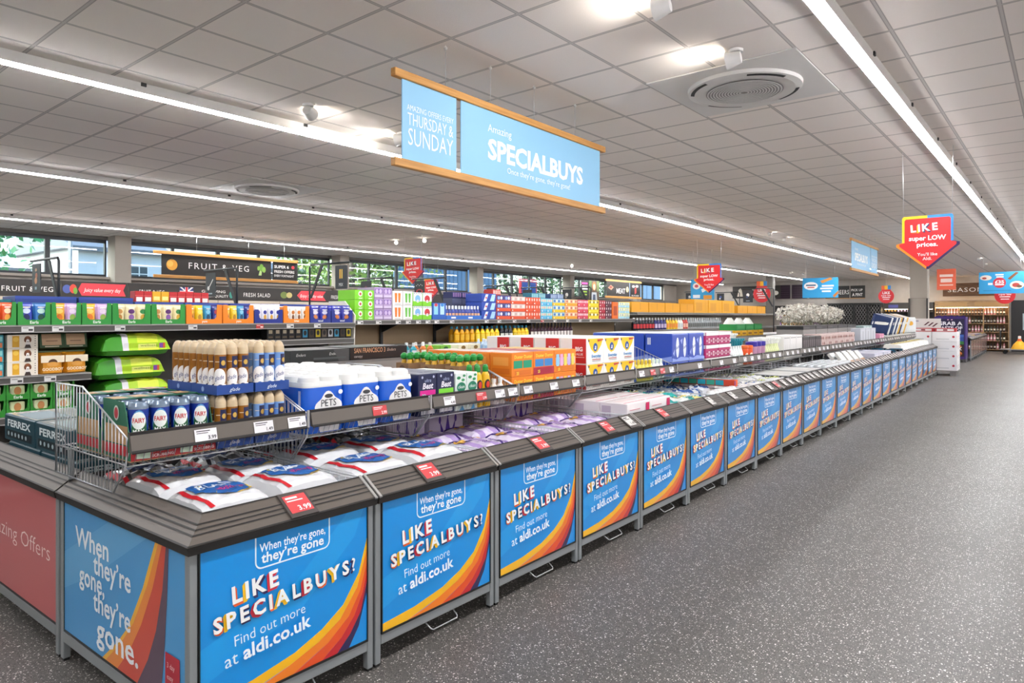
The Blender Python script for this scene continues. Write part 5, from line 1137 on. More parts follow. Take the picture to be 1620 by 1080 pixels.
gondola_crates = [(-22, 27, GCR, 'Earls', [('#c9452a', '#e8e2d4', '#e07a3a'), ('#e05a2a', '#f0d9b0', '#e9a03a')], 'green crate of orange pet pouches at the near end'),
                  (28.5, 81, GCR, 'Earls', [('#2c3fae', '#c9d4f0', '#20285e'), ('#2f6fb0', '#b9dcd0', '#1c4a3a')], 'green crate of blue pet pouches'),
                  (82, 129.5, GCR, 'Earls', [('#e8a522', '#f2d26a', '#d8731e'), ('#c9a6d4', '#e8d6ea', '#8fb04a')], 'green crate of yellow and pink pouches, nearer one'),
                  (130.5, 177.5, GCR, 'Earls', [('#e8a522', '#f2d26a', '#d8731e'), ('#c9a6d4', '#e8d6ea', '#8fb04a')], 'green crate of yellow and pink pouches, further one'),
                  (178.5, 239.5, GCR, 'Earls', [('#e6d6a4', '#c08a4a', '#b9813a'), ('#e0d2a8', '#5a2a6a', '#8a5aa0'), ('#e6d6a4', '#3a8a4a', '#d0a03a')], 'green crate of cream biscuit packs, nearer one'),
                  (240.5, 294.5, GCR, 'Earls', [('#e6d6a4', '#c08a4a', '#b9813a'), ('#e0d2a8', '#5a2a6a', '#8a5aa0'), ('#e6d6a4', '#3a8a4a', '#d0a03a')], 'green crate of cream biscuit packs, further one'),
                  (295.5, 352.5, OCR, 'yum', [('#d8932a', '#f0c84a', '#8a5a1a'), ('#e6c21e', '#f4e070', '#b0842a'), ('#2f8ab8', '#8fd0e8', '#1a4a6a'), ('#2a2f7a', '#c24a5a', '#8a8ad0')], 'orange crate of mixed treat pouches, nearer one'),
                  (353.5, 402.5, OCR, 'yum', [('#d8932a', '#f0c84a', '#8a5a1a'), ('#e6c21e', '#f4e070', '#b0842a'), ('#2f8ab8', '#8fd0e8', '#1a4a6a'), ('#2a2f7a', '#c24a5a', '#8a8ad0')], 'orange crate of mixed treat pouches, further one'),
                  (403.5, 448.5, NCR, '', [('#e6e4ec', '#3a3f9a', '#d8a03a')]*4, 'navy crate of slim white treat boxes'),
                  (449.5, 490.5, OCR, 'bites', [('#e9e4dc', '#d07a2a', '#7a4a2a')]*4, 'orange crate of white treat pouches'),
                  (491.5, 524.5, NCR, 'woof', [('#2a2f9c', '#d8d4e8', '#c8783a')]*2, 'navy crate of dark blue pouches, nearer one'),
                  (525.5, 559, NCR, 'woof', [('#2a2f9c', '#d8d4e8', '#c8783a')]*2, 'navy crate of dark blue pouches, further one')]
for (p0, p1, cc, tx, pcs, lab) in gondola_crates:
    a, e = yat(p0, GXF), yat(p1, GXF); w = e-a-.004; h = .195; y = (a+e)/2; cut = min(.055, w*.14)
    tag(obj('open_crate', crate_mesh(w, .30, h if cc is not NCR else .15, cc, cut, tx or None), None, (GXF-.012, y, 1.5305)), lab + ' on the top shelf', 'crate', 'crates on the pet shelf')
    n = len(pcs); pw = (w-2*.012)/n
    for q, (c1, c2, c3) in enumerate(pcs):
        me = pouch_mesh(min(pw-.004, .16), .185 if cc is not NCR else .205, .06, M(c1, .3, 0, .3), art_pouch(pw-.02, .185, c2, c3))
        for r in range(2): tag(obj('pouch', me, None, (GXF-.022-.075*r, y-w/2+.012+pw*(q+.5), 1.5355)), 'pouch, %s along, %s row, %s' % (ORD[q], ORD[r], lab), 'pouch', 'pouches in the pet shelf crates')
# --- blue lidded cartons and red jars on the far side
blu = box_mesh('carton', .36, .50, .225, M('#2a3f86', .45), [('r', .0, .2, .5, .225, '#31499a')])
blu2 = box_mesh('carton', .36, .50, .262, M('#2a3f86', .45), [('r', .0, .235, .5, .262, '#31499a')])
for i in range(6): tag(obj('carton', blu2 if i < 2 else blu, None, (-7.42, yat(22, -7.42)+.26+.52*i, 1.5305)), 'plain dark blue carton behind the green crates, %s along' % ORD[i], 'carton', 'dark blue cartons behind the green crates')
tl = box_mesh('carton', .36, .5, .225, M('#1d6a72', .45)); tag(obj('carton', tl, None, (-7.42, yat(22, -7.42)-.27, 1.5305)), 'teal carton behind the green crates at the near end', 'carton')
rj = box_mesh('pouch', .12, .085, .112, M('#b8242c', .4), [('r', .012, .005, .073, .05, '#e9e2dc'), ('r', .0, .06, .085, .068, '#d85a5a')]); yj = box_mesh('pouch', .12, .085, .112, M('#e0a824', .4), [('r', .012, .02, .073, .06, '#f2dc8a')])
y0 = yat(22, -7.42)+1.06
for j in range(9): tag(obj('pouch', yj if j in (2, 3) else rj, None, (-7.45, y0+.045+.088*j, 1.756)), '%s pack standing on the dark blue cartons, %s along' % ('yellow' if j in (2, 3) else 'red and white', ORD[j]), 'pack', 'red and yellow packs on the blue cartons')
# --- middle shelf: dog biscuit cartons, bags
def dogbox():
    it = [('r', 0, 0, .22, .115, '#efe6d6'), ('r', .035, .01, .085, .105, '#e2a92a'), ('e', .06, .075, .02, .02, '#f0c64a'), ('e', .145, .08, .024, .022, '#8a4f28'), ('e', .128, .07, .010, .02, '#6e3d1f'), ('e', .162, .07, .010, .02, '#6e3d1f'), ('e', .145, .062, .012, .014, '#f2eee8'), ('e', .145, .055, .005, .004, '#1d1a1a'), ('e', .145, .022, .02, .03, '#e9e4de'), ('p', [(.12, .0), (.17, .0), (.16, .03), (.13, .03)], '#3a2a22')] + [('e', .198, .02+.02*k, .004, .004, '#2d2a28') for k in range(5)]
    return box_mesh('dog_food_carton', .25, .22, .115, M('#e9e1d2', .5), it)
db = dogbox(); tb = box_mesh('dog_food_carton', .25, .20, .115, M('#3a9fae', .5), [('r', .01, .01, .19, .05, '#e0794a'), ('r', .01, .06, .19, .1, '#8fd0cf')])
for l in range(3):
    tag(obj('dog_food_carton', db, None, (GXF-.05, yat(36, -6.85), 1.1005+.1165*l)), 'cream dog food carton with beagle picture, %s of its stack' % ('bottom', 'middle', 'top')[l], 'carton', 'beagle dog food cartons')
    tag(obj('dog_food_carton', tb, None, (GXF-.05, yat(-8, -6.85)-.04, 1.1005+.1165*l)), 'teal and coral dog food carton, %s of its stack' % ('bottom', 'middle', 'top')[l], 'carton', 'teal dog food cartons')
ob = pouch_mesh(.19, .20, .16, M('#dc941e', .35, 0, .3), [('r', -.09, .1, .09, .16, '#efe0c4'), ('e', 0, .10, .035, .03, '#54361f', 1), ('e', 0, .085, .045, .02, '#e2a24a', 1), ('t', 'GOODBOY', 0, .03, .035, '#f4e9cf', {'al': 'c', 'b': .02, 'w': .16})], M('#4a5a2a'))
gb = box_mesh('dog_food_carton', .2, .19, .135, M('#35502f', .5), [('r', .02, .025, .17, .128, '#c6a27e'), ('r', .05, .06, .14, .066, '#6a4a34'), ('r', .04, .008, .15, .018, '#c9bfa2')])
for j, px in enumerate((84, 122)):
    for r in range(2): tag(obj('pouch', ob, None, (GXF-.05-.178*r, yat(px, -6.85), 1.1005)), 'amber dog treat bag beside the beagle cartons, %s along, %s row' % (ORD[j], ORD[r]), 'bag', 'amber dog treat bags')
    o = tag(obj('dog_food_carton', gb, None, (GXF-.12, yat(px, -6.9), 1.325)), 'green and kraft carton resting on the amber bags, %s along' % ORD[j], 'carton', 'green and kraft cartons'); o.rotation_euler = (0, math.radians(-14), 0)
# --- pet food bags, a stack on the floor
def bag(seed):
    G = M('#3d8f22', .35, 0, .4); Lm = M('#a9cf1f', .35, 0, .4); Wh = M('#d9d6dc', .35, 0, .4); Y = M('#d3df3a', .35, 0, .4)
    def cf(u, v):
        if v < -.42: return G
        if v < -.28: return Wh
        return Y if -.55 < u and v > .0 and v < .6 else Lm
    b = MB(); sf = b.pillow(.46, .61, .205, G, (0, 0, 0), 12, 22, .26, .05, seed, cf)
    for (v0, v1, col) in ((.02, .035, M('#6a4a9c')),): pass
    f = lambda u, v, n: (.23-.012+n+.004, u, v)
    b.art([('r', -.085, .055, .28, .115, Lm), ('r', -.13, .055, -.086, .115, Wh), ('r', .0, .066, .17, .104, '#e4ea7a'), ('r', .20, .06, .235, .11, '#7a3f9a'), ('r', .235, .06, .255, .11, '#d0552a'), ('t', 'wellness', .02, .08, .03, '#5a7a1a', {'w': .16})], f)
    return b.mesh('pet_food_bag')
bagm = [bag(s) for s in (2, 5, 8)]
yb0 = 2.87
for l in range(6): tag(obj('pet_food_bag', bagm[l % 3], None, (-7.03+.02*(l % 2), yb0+.03*(1, -1, .5)[l % 3], .1605+.2155*l), .02*(l % 3)), 'green and lime pet food bag lying in the stack, %s from the bottom' % ORD[l], 'bag', 'stacked green pet food bags')
# --- lower shelf: trays of pet food cups
ct = crate_mesh(.165, .3, .135, M('#2f8a2c', .45), .012, 'Earls'); cup = MB(); cup.box(-.05, 0, -.055, .055, 0, .115, M('#d9e2b0', .4), .012); cup.art([('e', .055, .07, .026, .035, '#c98a52'), ('r', .02, .005, .09, .022, '#efe9dc')], front(0, -.055, 0)); cup = cup.mesh('pet_food_cup')
for l in range(2):
    for j in range(3):
        y = yat(-10, -6.82)+.17*j
        tag(obj('open_crate', ct, None, (GXF-.02, y, .7655+.1365*l)), 'small green tray of pet food cups, %s row, %s along' % (('lower', 'upper')[l], ORD[j]), 'tray', 'green trays of pet food cups')
        tag(obj('pet_food_cup', cup, None, (GXF-.035, y, .770+.1365*l)), 'pale pet food cup in a green tray, %s row, %s along' % (('lower', 'upper')[l], ORD[j]), 'cup', 'pet food cups')
for l in range(3):
    y = yat(-10, -6.82)+.17*3
    for q in range(1):
        tag(obj('open_crate', ct, None, (GXF-.02, y+.17*q, .7655+.1365*l*.86 if False else .7655+.1365*l*.0+.1365*l)), 'small green tray in the taller stack of pet food cups, %s up, %s along' % (ORD[l], ORD[q]), 'tray', 'green trays of pet food cups, taller stack') if l < 2 else None
        tag(obj('pet_food_cup', cup, None, (GXF-.035, y+.17*q, .770+.1365*l)), 'pet food cup in the taller green stack, %s up, %s along' % (ORD[l], ORD[q]), 'cup', 'pet food cups, taller stack') if l < 2 else None
# --- dark packs beneath the top shelf at the far end
dc = box_mesh('coffee_pack', .12, .085, .125, M('#1f1d1d', .45), [('r', .02, .07, .065, .11, '#c9b89a'), ('r', .015, .02, .07, .04, '#6a5a44')])
dcs = [box_mesh('coffee_pack', .12, .085, .125, M('#1c1b1d', .45), [('r', .01, .02, .075, .11, c), ('e', .042, .07, .02, .03, '#2a2624')]) for c in ('#3a9cc8', '#4a3a2a', '#e0c81e', '#7a6a5a', '#c9ccd0')]
ya = yat(428, -6.84)
for j in range(14): 
    y = ya+.09*j
    if y < G1-.06: tag(obj('coffee_pack', dc if j < 5 else dcs[j % 5], None, (GXF-.04, y, 1.3405)), '%s pack below the top shelf end, %s along' % ('dark brown' if j < 5 else 'black pack with coloured front', ORD[j]) if j < 5 else 'black pack with coloured front below the top shelf end, %s along' % ORD[j], 'pack', 'dark packs below the top shelf')

# ================================================================ second gondola (drinks and tissues)
G2X = -6.9; H0, H1 = 5.52, 12.95
g2 = thing('shelving_unit', 'long shelving unit with tan back panel beyond the pet food unit', 'shelving', (0, 0, 0))
b = MB(); b.box(-7.41, -7.38, H0, H1, .12, 1.53, TAN); b.build('back_panel', g2)
b = MB(); b.box(-7.95, G2X-.02, H0, H1, 0, .12, SHD); b.box(-7.95, G2X+.05, H0, H1, .1201, .17, SHELFC); b.build('base', g2)
shelf_part(g2, G2X, -7.38, H0, H1, 1.56, [(yat(p, G2X), p == 857) for p in (569, 598, 629, 645, 661, 676, 690, 714, 769, 789, 813, 835, 857, 877, 897, 917, 934)], 'top_shelf', .05)
shelf_part(g2, G2X+.02, -7.375, H0, H1, 1.215, (), 'shelf')
for px in (632, 716, 790, 850):
    y = yat(px, -6.98); b = MB(); b.box(-7.37, -7.34, y-.02, y+.02, .17, 1.52, DARKSTEEL); b.build('upright', g2)
    b = MB(); b.prism([(-7.34, 1.38), (-7.34, 1.525), (-7.0, 1.525), (-7.0, 1.50)], 'y', y-.008, y+.008, DARKSTEEL); b.build('bracket', g2)
Z2 = 1.5605
def span(px0, px1, X=G2X-.012): a, e = yat(px0, X), yat(px1, X); return (a+e)/2, e-a
def stacks(p0, p1, n, lays, h, mk, lab, grp, cat='carton', name='carton', d=.34, rows=1):
    y, w = span(p0, p1); cw_ = w/n
    me = mk(cw_-.004, h-.0015, d)
    for l in range(lays):
        for j in range(n):
            tag(obj(name, me, None, (G2X-.012, y-w/2+cw_*(j+.5), Z2+h*l)), lab + ', %s up' % ORD[l] + (', %s along' % ORD[j] if n > 1 else ''), cat, grp)
def mk_green(w, h, d):
    return box_mesh('carton', d, w, h, M('#7fd02a', .45), [('e', w*.6, h*.62, w*.22, h*.28, '#e9efe0'), ('e', w*.6, h*.6, w*.12, h*.14, '#c84a4a'), ('r', w*.42, h*.1, w*.8, h*.22, '#d9e8c0')])
stacks(561, 576, 1, 3, .128, mk_green, 'bright green carton at the near end of the tan unit, first column', 'bright green cartons')
stacks(576, 592, 1, 3, .128, mk_green, 'bright green carton at the near end of the tan unit, second column', 'bright green cartons')
def mk_purple(w, h, d): return box_mesh('carton', d, w, h, M('#b49ac6', .45), [('r', .01, h*.45, w-.01, h*.9, '#8a6ab0'), ('e', w*.3, h*.65, w*.15, h*.2, '#cdb8dc'), ('e', w*.7, h*.65, w*.15, h*.2, '#cdb8dc'), ('r', .01, h*.1, w-.01, h*.3, '#d6c8e0')])
stacks(592, 620, 2, 3, .142, mk_purple, 'lilac carton in the tall lilac stack', 'lilac cartons')
def mk_trunks(c): return lambda w, h, d: box_mesh('carton', d, w, h, M('#efece8', .45), [('p', [(w*.2, h*.85), (w*.46, h*.85), (w*.42, h*.2), (w*.25, h*.2)], c), ('p', [(w*.54, h*.85), (w*.8, h*.85), (w*.75, h*.2), (w*.58, h*.2)], c), ('r', w*.2, h*.06, w*.8, h*.12, '#c9c4c0')])
stacks(621, 637, 1, 2, .195, mk_trunks('#ee7d22'), 'white carton with orange glasses picture', 'white cartons with orange picture')
stacks(637.5, 653, 1, 2, .195, mk_trunks('#6ab84a'), 'white carton with green glasses picture', 'white cartons with green picture')
def mk_face(c): return lambda w, h, d: box_mesh('carton', d, w, h, M('#7fcf2c', .45), [('r', .0, h*.35, w, h, '#e9eef0'), ('e', w*.5, h*.55, w*.3, h*.26, c), ('e', w*.5, h*.36, w*.14, h*.10, '#f2f0ee'), ('e', w*.46, h*.36, w*.03, h*.03, '#2a2a2a'), ('e', w*.56, h*.36, w*.03, h*.03, '#2a2a2a')] + [('e', w*(.12+.19*k), h*.93, w*.05, h*.03, '#33363a') for k in range(5)])
stacks(653.5, 668, 1, 2, .19, mk_face('#7db4e0'), 'green-based carton with pale blue character blob', 'green and blue cartons')
stacks(668.5, 683, 1, 2, .19, mk_face('#c8323a'), 'green-based carton with red blob', 'green and red cartons')
def mk_bluebott(w, h, d): return box_mesh('carton', d, w, h, M('#2a5fb8', .45), [('r', w*.1, h*.3, w*.4, h*.95, '#8fd0e8'), ('e', w*.25, h*.88, w*.12, h*.1, '#e04a5a'), ('r', w*.55, h*.3, w*.85, h*.95, '#b9e0ee'), ('e', w*.7, h*.88, w*.12, h*.1, '#3a8ad0')])
stacks(684, 706, 1, 1, .24, mk_bluebott, 'blue display carton with pale bottles picture', 'blue display cartons')
y, w = span(706, 762); tr = tray_mesh(w-.01, .3, .06, M('#2c6cc4', .45), [('r', .1, .015, .2, .04, '#e6ecf4'), ('r', w*.6, .015, w*.6+.1, .04, '#e6ecf4')], (), 'card_tray')
tag(obj('card_tray', tr, None, (G2X-.012, y, Z2)), 'long blue card tray of small bottles on the top shelf', 'tray')
bb = simple_bottle(M('#3a4a9c', .35), '#e8b48a', '#e9eef2', .03, .15, .05); n = 11
for j in range(n):
    for r in range(2): spawn(bb, 'drink_bottle', (G2X-.055-.075*r, y-w/2+.04+(w-.08)*j/(n-1), Z2+.0045), 'dark blue bottle in the long blue tray, %s along, %s row' % (ORD[j], ORD[r]), 'bottle', 'dark blue bottles in the blue tray')
def mk_bs(w, h, d): return box_mesh('carton', d, w, h, M('#2548a8', .45), [('p', [(w*.12, h*.1), (w*.3, h*.1), (w*.45, h*.9), (w*.28, h*.9)], '#dfe6f2'), ('p', [(w*.55, h*.1), (w*.85, h*.1), (w*.95, h*.9), (w*.7, h*.9)], '#a9d2ec'), ('e', w*.3, h*.5, w*.06, h*.12, '#c84a5a')])
stacks(762, 785, 1, 3, .135, mk_bs, 'deep blue carton with slanting white bands', 'deep blue banded cartons')
def mk_cap(top, base, blob): return lambda w, h, d: box_mesh('carton', d, w, h, M(base, .45), [('r', 0, h*.42, w, h, top)] + [('e', w*(.15+.175*k), h*.68, w*.075, h*.2, blob[k % len(blob)]) for k in range(5)] + [('r', .02, h*.1, .05, h*.25, '#f0e8e0')])
stacks(785.5, 808, 1, 3, .128, mk_cap('#5a4a8a', '#e2522a', ['#8fb0e0', '#e9e2e8', '#3a3f7a']), 'red-orange carton with violet top', 'red-orange and violet cartons')
stacks(808.5, 831, 1, 3, .125, mk_cap('#d9c4bc', '#e2522a', ['#e9dcd4', '#c9a8a0']), 'red-orange carton with pale top', 'red-orange and pale cartons')
stacks(831.5, 855, 2, 3, .123, mk_cap('#e2522a', '#e2522a', ['#f0dcd0', '#e2522a']), 'all red-orange carton', 'red-orange cartons')
stacks(855.5, 874, 2, 3, .12, mk_cap('#6ec4dc', '#5ab4de', ['#e6e0a0', '#e89ab0']), 'sky blue carton', 'sky blue cartons')
stacks(874.5, 893.5, 1, 3, .12, mk_cap('#9fbfd0', '#eec21e', ['#3a6fb0', '#e6e8c0']), 'yellow carton with blue top', 'yellow and blue cartons')
stacks(894, 913.5, 1, 3, .12, mk_cap('#e0b890', '#f0a022', ['#c86a5a', '#e9dcc0']), 'amber carton', 'amber cartons')
stacks(914, 930.5, 2, 3, .12, mk_cap('#d0425a', '#d8445c', ['#f0d8dc', '#e8a0ae']), 'crimson pink carton', 'crimson pink cartons')
stacks(931, 947.5, 1, 3, .12, mk_cap('#e6c61e', '#ecd11e', ['#7a6a3a', '#f0ead0']), 'lemon yellow carton', 'lemon yellow cartons')
stacks(948, 957.5, 1, 3, .12, mk_cap('#a82032', '#b02438', ['#f0c8cc', '#8a1a2a']), 'dark red carton', 'dark red cartons')
stacks(958, 967.5, 1, 3, .12, mk_cap('#4a2030', '#5a2436', ['#d8c0c8', '#4a2030']), 'maroon carton', 'maroon cartons')
stacks(968.5, 978, 1, 1, .34, lambda w, h, d: box_mesh('carton', d, w, h, M('#e06a1e', .45), [('r', w*.2, h*.2, w*.8, h*.75, '#a8421a')]), 'tall orange carton near the far end', 'tall orange cartons')
stacks(978.5, 996, 2, 3, .115, mk_cap('#e6e2a0', '#9fd0e0', ['#f0ecd0', '#7ab0d0']), 'pale blue and yellow carton', 'pale blue and yellow cartons')
# second tier on top at the back
def mk_tin(c, c2): return box_mesh('carton', .2, .22, .10, M(c, .4), [('r', .02+.05*k, .02, .055+.05*k, .085, c2) for k in range(4)])
for nm, me, p0, p1, X, z in (('navy drinks pack behind the blue tray', mk_tin('#232a5e', '#8a6a9c'), 730, 765, -7.20, .335), ('red drinks pack behind the red-orange cartons', mk_tin('#c03028', '#e9c8bc'), 785, 806, -7.32, .405), ('teal drinks pack behind the sky blue cartons', mk_tin('#2a7a92', '#8fc8d8'), 846, 872, -7.32, .375), ('slate blue drinks pack behind the amber cartons', mk_tin('#3a5a8c', '#9fb8d8'), 876, 905, -7.32, .375)):
    bs = box_mesh('carton', .2, .22, z-.0015, M('#4a4f6a', .5)); a, e = yat(p0, X), yat(p1, X); n = max(1, int((e-a)/.225))
    for j in range(n):
        if X == -7.20: 
            pass
        xx = -7.40 if X == -7.32 else -7.40
        tag(obj('carton', bs, None, (-7.40, a+.225*(j+.5), Z2)), 'plain slate carton under the %s, %s along' % (nm, ORD[j]), 'carton', 'slate cartons under packs')
        tag(obj('carton', me, None, (-7.40, a+.225*(j+.5), Z2+z)), nm + ', %s along' % ORD[j], 'carton', nm + 's')
shelf_part(g2, -7.95, -7.415, H0, H1, 1.56, (), 'rear_top_shelf')
# bottles on the middle shelf
jb = simple_bottle(M('#d99a14', .25), '#e9b82a', '#3a9cc0', .045, .20, .04, .35); jb2 = simple_bottle(M('#f0c41a', .25), '#f4d84a', '#3a9cc0', .045, .20, .04, .35); jb3 = simple_bottle(M('#22242a', .25), '#d9d9d0', '#3a9cc0', .045, .20, .04, .35)
def mid(proto, p0, p1, w_, lab, grp, rows=2, X=G2X-.05): px_line(proto, 'drink_bottle', p0, p1, w_, 1.2155, lab, 'bottle', grp, X=X, rows=rows, dx=.1)
mid(jb, 718, 750, .10, 'amber juice bottle below the blue tray, %s along', 'amber juice bottles')
mid(jb2, 751, 789, .10, 'yellow juice bottle with blue cap, %s along', 'yellow juice bottles')
mid(jb3, 790, 810, .10, 'black and white bottle with blue cap, %s along', 'black and white bottles')
mid(jb2, 811, 835, .10, 'yellow juice bottle past the black ones, %s along', 'yellow juice bottles further')
wbot = simple_bottle(M('#3a1f2c', .2), '#e9e2dc', '#241c22', .038, .22, .06, .35)
mid(wbot, 838, 905, .10, 'dark red bottle below the red-orange cartons, %s along', 'dark red bottles', 1)

# ================================================================ third unit, drinks and yellow boxes
K0, K1 = 13.05, 24.5
g3 = thing('shelving_unit', 'shelving unit with bottles and yellow cartons past the tan one', 'shelving', (0, 0, 0))
b = MB(); b.box(-7.41, -7.38, K0, K1, .12, 1.65, M('#8f857a', .6)); b.build('back_panel', g3)
b = MB(); b.box(-7.95, G2X-.02, K0, K1, 0, .12, SHD); b.box(-7.95, G2X+.05, K0, K1, .1201, .17, SHELFC); b.build('base', g3)
shelf_part(g3, G2X, -7.38, K0, K1, 1.70, (), 'top_shelf', .03); shelf_part(g3, G2X+.02, -7.375, K0, K1, 1.31, (), 'shelf', .04)
shelf_part(g3, -7.95, -7.415, K0, K1, 1.70, (), 'rear_top_shelf', .03)
ylm = box_mesh('carton', .42, .78, .22, M('#dc9a1c', .5), [('r', .0, .0, .78, .004, '#a8721a'), ('r', .38, .05, .4, .2, '#b9801a')]); ylt = box_mesh('carton', .42, .9, .34, M('#e2a31e', .5), [('r', .1, .05, .5, .26, '#d2931a'), ('r', .7, .0, .71, .34, '#b9801a')])
yy = yat(1002, G2X)
for j, me in enumerate((ylm, ylm, ylm, ylm, ylt, ylt, ylt, ylm, ylm, ylm)):
    wj = .93 if me is ylt else .81; yy += wj+(.25 if j == 7 else 0)
    tag(obj('carton', me, None, (G2X-.05, yy-wj/2, 1.7005)), 'mustard yellow carton on top of the bottle unit, %s along' % ORD[j], 'carton', 'mustard yellow cartons')
wt = simple_bottle(M('#23262e', .2), '#c8323a', '#e2e2e4', .05, .22, .05); wt2 = simple_bottle(M('#2e2f6a', .2), '#c9b8d8', '#e2e2e4', .05, .22, .05); wt3 = simple_bottle(M('#e4b81e', .3), '#e88a3a', '#d9d9d4', .05, .22, .05); wt4 = simple_bottle(M('#c03a34', .3), '#e9b8a0', '#d9d9d4', .05, .22, .05); wt5 = simple_bottle(M('#9fa4a4', .25), '#5d605f', '#c9cccc', .05, .22, .05); wt6 = simple_bottle(M('#e9e6e0', .3), '#c9d0d8', '#d9d9d4', .05, .22, .05)
for pr_, p0, p1, c in ((wt, 1000, 1034, 'dark bottle with red label'), (wt2, 1034, 1053, 'indigo bottle with lilac label'), (wt3, 1053, 1071, 'yellow bottle with orange label'), (wt6, 1071, 1079, 'cream bottle with pale label'), (wt4, 1079, 1087, 'red bottle with peach label'), (wt5, 1087, 1140, 'grey bottle with dark label')):
    px_line(pr_, 'drink_bottle', p0, p1, .13, 1.3105, c + ' below the mustard cartons, %s along', 'bottle', c + 's below the mustard cartons', X=G2X-.06)
# ================================================================ hanging banners
OAK = noise_mat('oak_batten', '#bb823c', '#d29a52', 5, .5, 0, 3, (12, .6, 12)); LBL = M('#8cc4ea', .5); CABLE = M('#cfcfcf', .3, .6)
def cables(o, pts, z0):
    for x, y in pts:
        b = MB(); b.tube([(x, y, z0), (x, y, CZ-.02)], .0025, CABLE, 5); b.lathe([(.008, 0), (.014, .015), (.004, .03)], CABLE, (x, y, CZ-.031), 8); b.build('cable', o)
def banner(y0, y1, x, zb, zt, name, lab, cat, panels, cab, bar=.055, th=.045, group=None):
    o = thing(name, lab, cat, (0, 0, 0), 0, group)
    for nm, z in (('top_batten', zt), ('bottom_batten', zb)):
        b = MB(); b.box(x-th/2, x+th/2, y0, y1, z, z+bar, OAK, .004); b.build(nm, o)
    for (a, e, col, items) in panels:
        b = MB(); b.box(x-.004, x+.004, a, e, zb+bar, zt, col)
        b.art(items(e-a, zt-zb-bar), front(x+.0042, a, zb+bar), .001); b.build('panel', o)
    cables(o, [(x, y) for y in cab], zt+bar); return o
TW = '#f6f9fb'
def p_days(w, h): return [('t', 'AMAZING OFFERS EVERY', w*.08, h*.635, h*.105, TW, {'b': -.006, 'w': w*.86}), ('t', 'THURSDAY &', w*.09, h*.45, h*.225, TW, {'b': -.004, 'w': w*.84}), ('t', 'SUNDAY', w*.10, h*.20, h*.31, TW, {'b': -.002, 'w': w*.83})]
def p_spec(w, h): return [('t', 'Amazing', w*.155, h*.70, h*.16, TW, {'b': -.004}), ('t', 'SPECIALBUYS', w*.155, h*.315, h*.40, TW, {'b': .035, 'w': w*.69}), ('t', 'Once they\u2019re gone, they\u2019re gone!', w*.275, h*.165, h*.125, TW, {'w': w*.46})]
banner(3.05, 5.76, -3.4, 2.60, 3.19, 'hanging_banner', 'large light-blue oak-edged hanging banner over the corner end of the bins', 'sign',
       [(3.13, 3.66, LBL, p_days), (3.71, 5.68, LBL, p_spec)], (3.55, 4.05, 4.62, 5.25))
banner(16.25, 19.25, -3.4, 2.62, 3.27, 'hanging_banner', 'smaller looking light-blue oak-edged banner further down the island', 'sign',
       [(16.33, 18.3, LBL, p_spec), (18.36, 19.17, LBL, p_days)], (16.7, 17.4, 18.2, 18.9))
DK = M('#2b2724', .55)
def p_fv(w, h):
    return [('e', w*.085, h*.5, h*.27, h*.27, M('#e8a33a', .5)), ('e', w*.07, h*.55, h*.15, h*.15, M('#f2c15a', .5)), ('r', w*.083, h*.74, w*.089, h*.84, '#5a4326'),
            ('t', 'FRUIT', w*.225, h*.36, h*.44, '#e9e6e2', {'sp': 1.25, 'w': w*.25}), ('t', '&', w*.52, h*.36, h*.44, '#e9e6e2'), ('t', 'VEG', w*.615, h*.36, h*.44, '#e9e6e2', {'sp': 1.25, 'w': w*.16}),
            ('p', [(w*.87, h*.2), (w*.90, h*.2), (w*.905, h*.45), (w*.885, h*.5)], '#b9cf8a'), ('e', w*.90, h*.62, w*.022, h*.2, '#6a9a3a'), ('e', w*.925, h*.52, w*.018, h*.16, '#88b04a'), ('e', w*.87, h*.58, w*.012, h*.12, '#7aa544')]
def p_s6(w, h): return [('t', 'SUPER 6', w*.06, h*.66, h*.22, '#e9e6e2', {'b': .02, 'w': w*.62}), ('e', w*.86, h*.74, w*.07, h*.09, '#c8323a'), ('t', 'FRESH OFFERS', w*.06, h*.40, h*.20, '#e9e6e2', {'b': .02, 'w': w*.86}), ('t', 'EVERY FORTNIGHT', w*.06, h*.18, h*.17, '#e9e6e2', {'b': .01, 'w': w*.84})]
banner(6.93, 10.6, -15.5, 2.47, 3.0, 'hanging_banner', 'dark oak-edged banner lettered Fruit and Veg in front of the windows', 'sign',
       [(7.1, 9.82, DK, p_fv), (9.87, 10.55, M('#1c1a19', .55), p_s6)], (7.9, 9.2, 10.2), .07)
def p_meat(w, h): return [('p', [(w*.06, h*.55), (w*.18, h*.75), (w*.3, h*.6), (w*.2, h*.4)], '#c08a6a'), ('p', [(w*.1, h*.6), (w*.18, h*.7), (w*.25, h*.6), (w*.18, h*.5)], '#8a3a34'), ('t', 'MEAT', w*.42, h*.2, h*.5, '#e9e6e2', {'b': .01, 'w': w*.38}), ('e', w*.9, h*.5, w*.06, h*.2, '#c9b48a')]
def p_butch(w, h): return [('p', [(w*.45, h*.2), (w*.6, h*.3), (w*.6, h*.7), (w*.42, h*.6)], '#b8433a'), ('e', w*.32, h*.75, w*.14, h*.09, '#c9c5c0'), ('e', w*.66, h*.78, w*.14, h*.09, '#c9c5c0'), ('t', 'BUTCHER', w*.5, h*.05, h*.13, '#e9e6e2', {'al': 'c', 'w': w*.7})]
banner(26.4, 29.8, -15.5, 2.45, 3.2, 'hanging_banner', 'dark oak-edged banner lettered Meat in front of the far windows', 'sign', [(26.5, 28.62, DK, p_meat), (28.68, 29.7, M('#141312', .55), p_butch)], (27, 28, 29.2), .09)
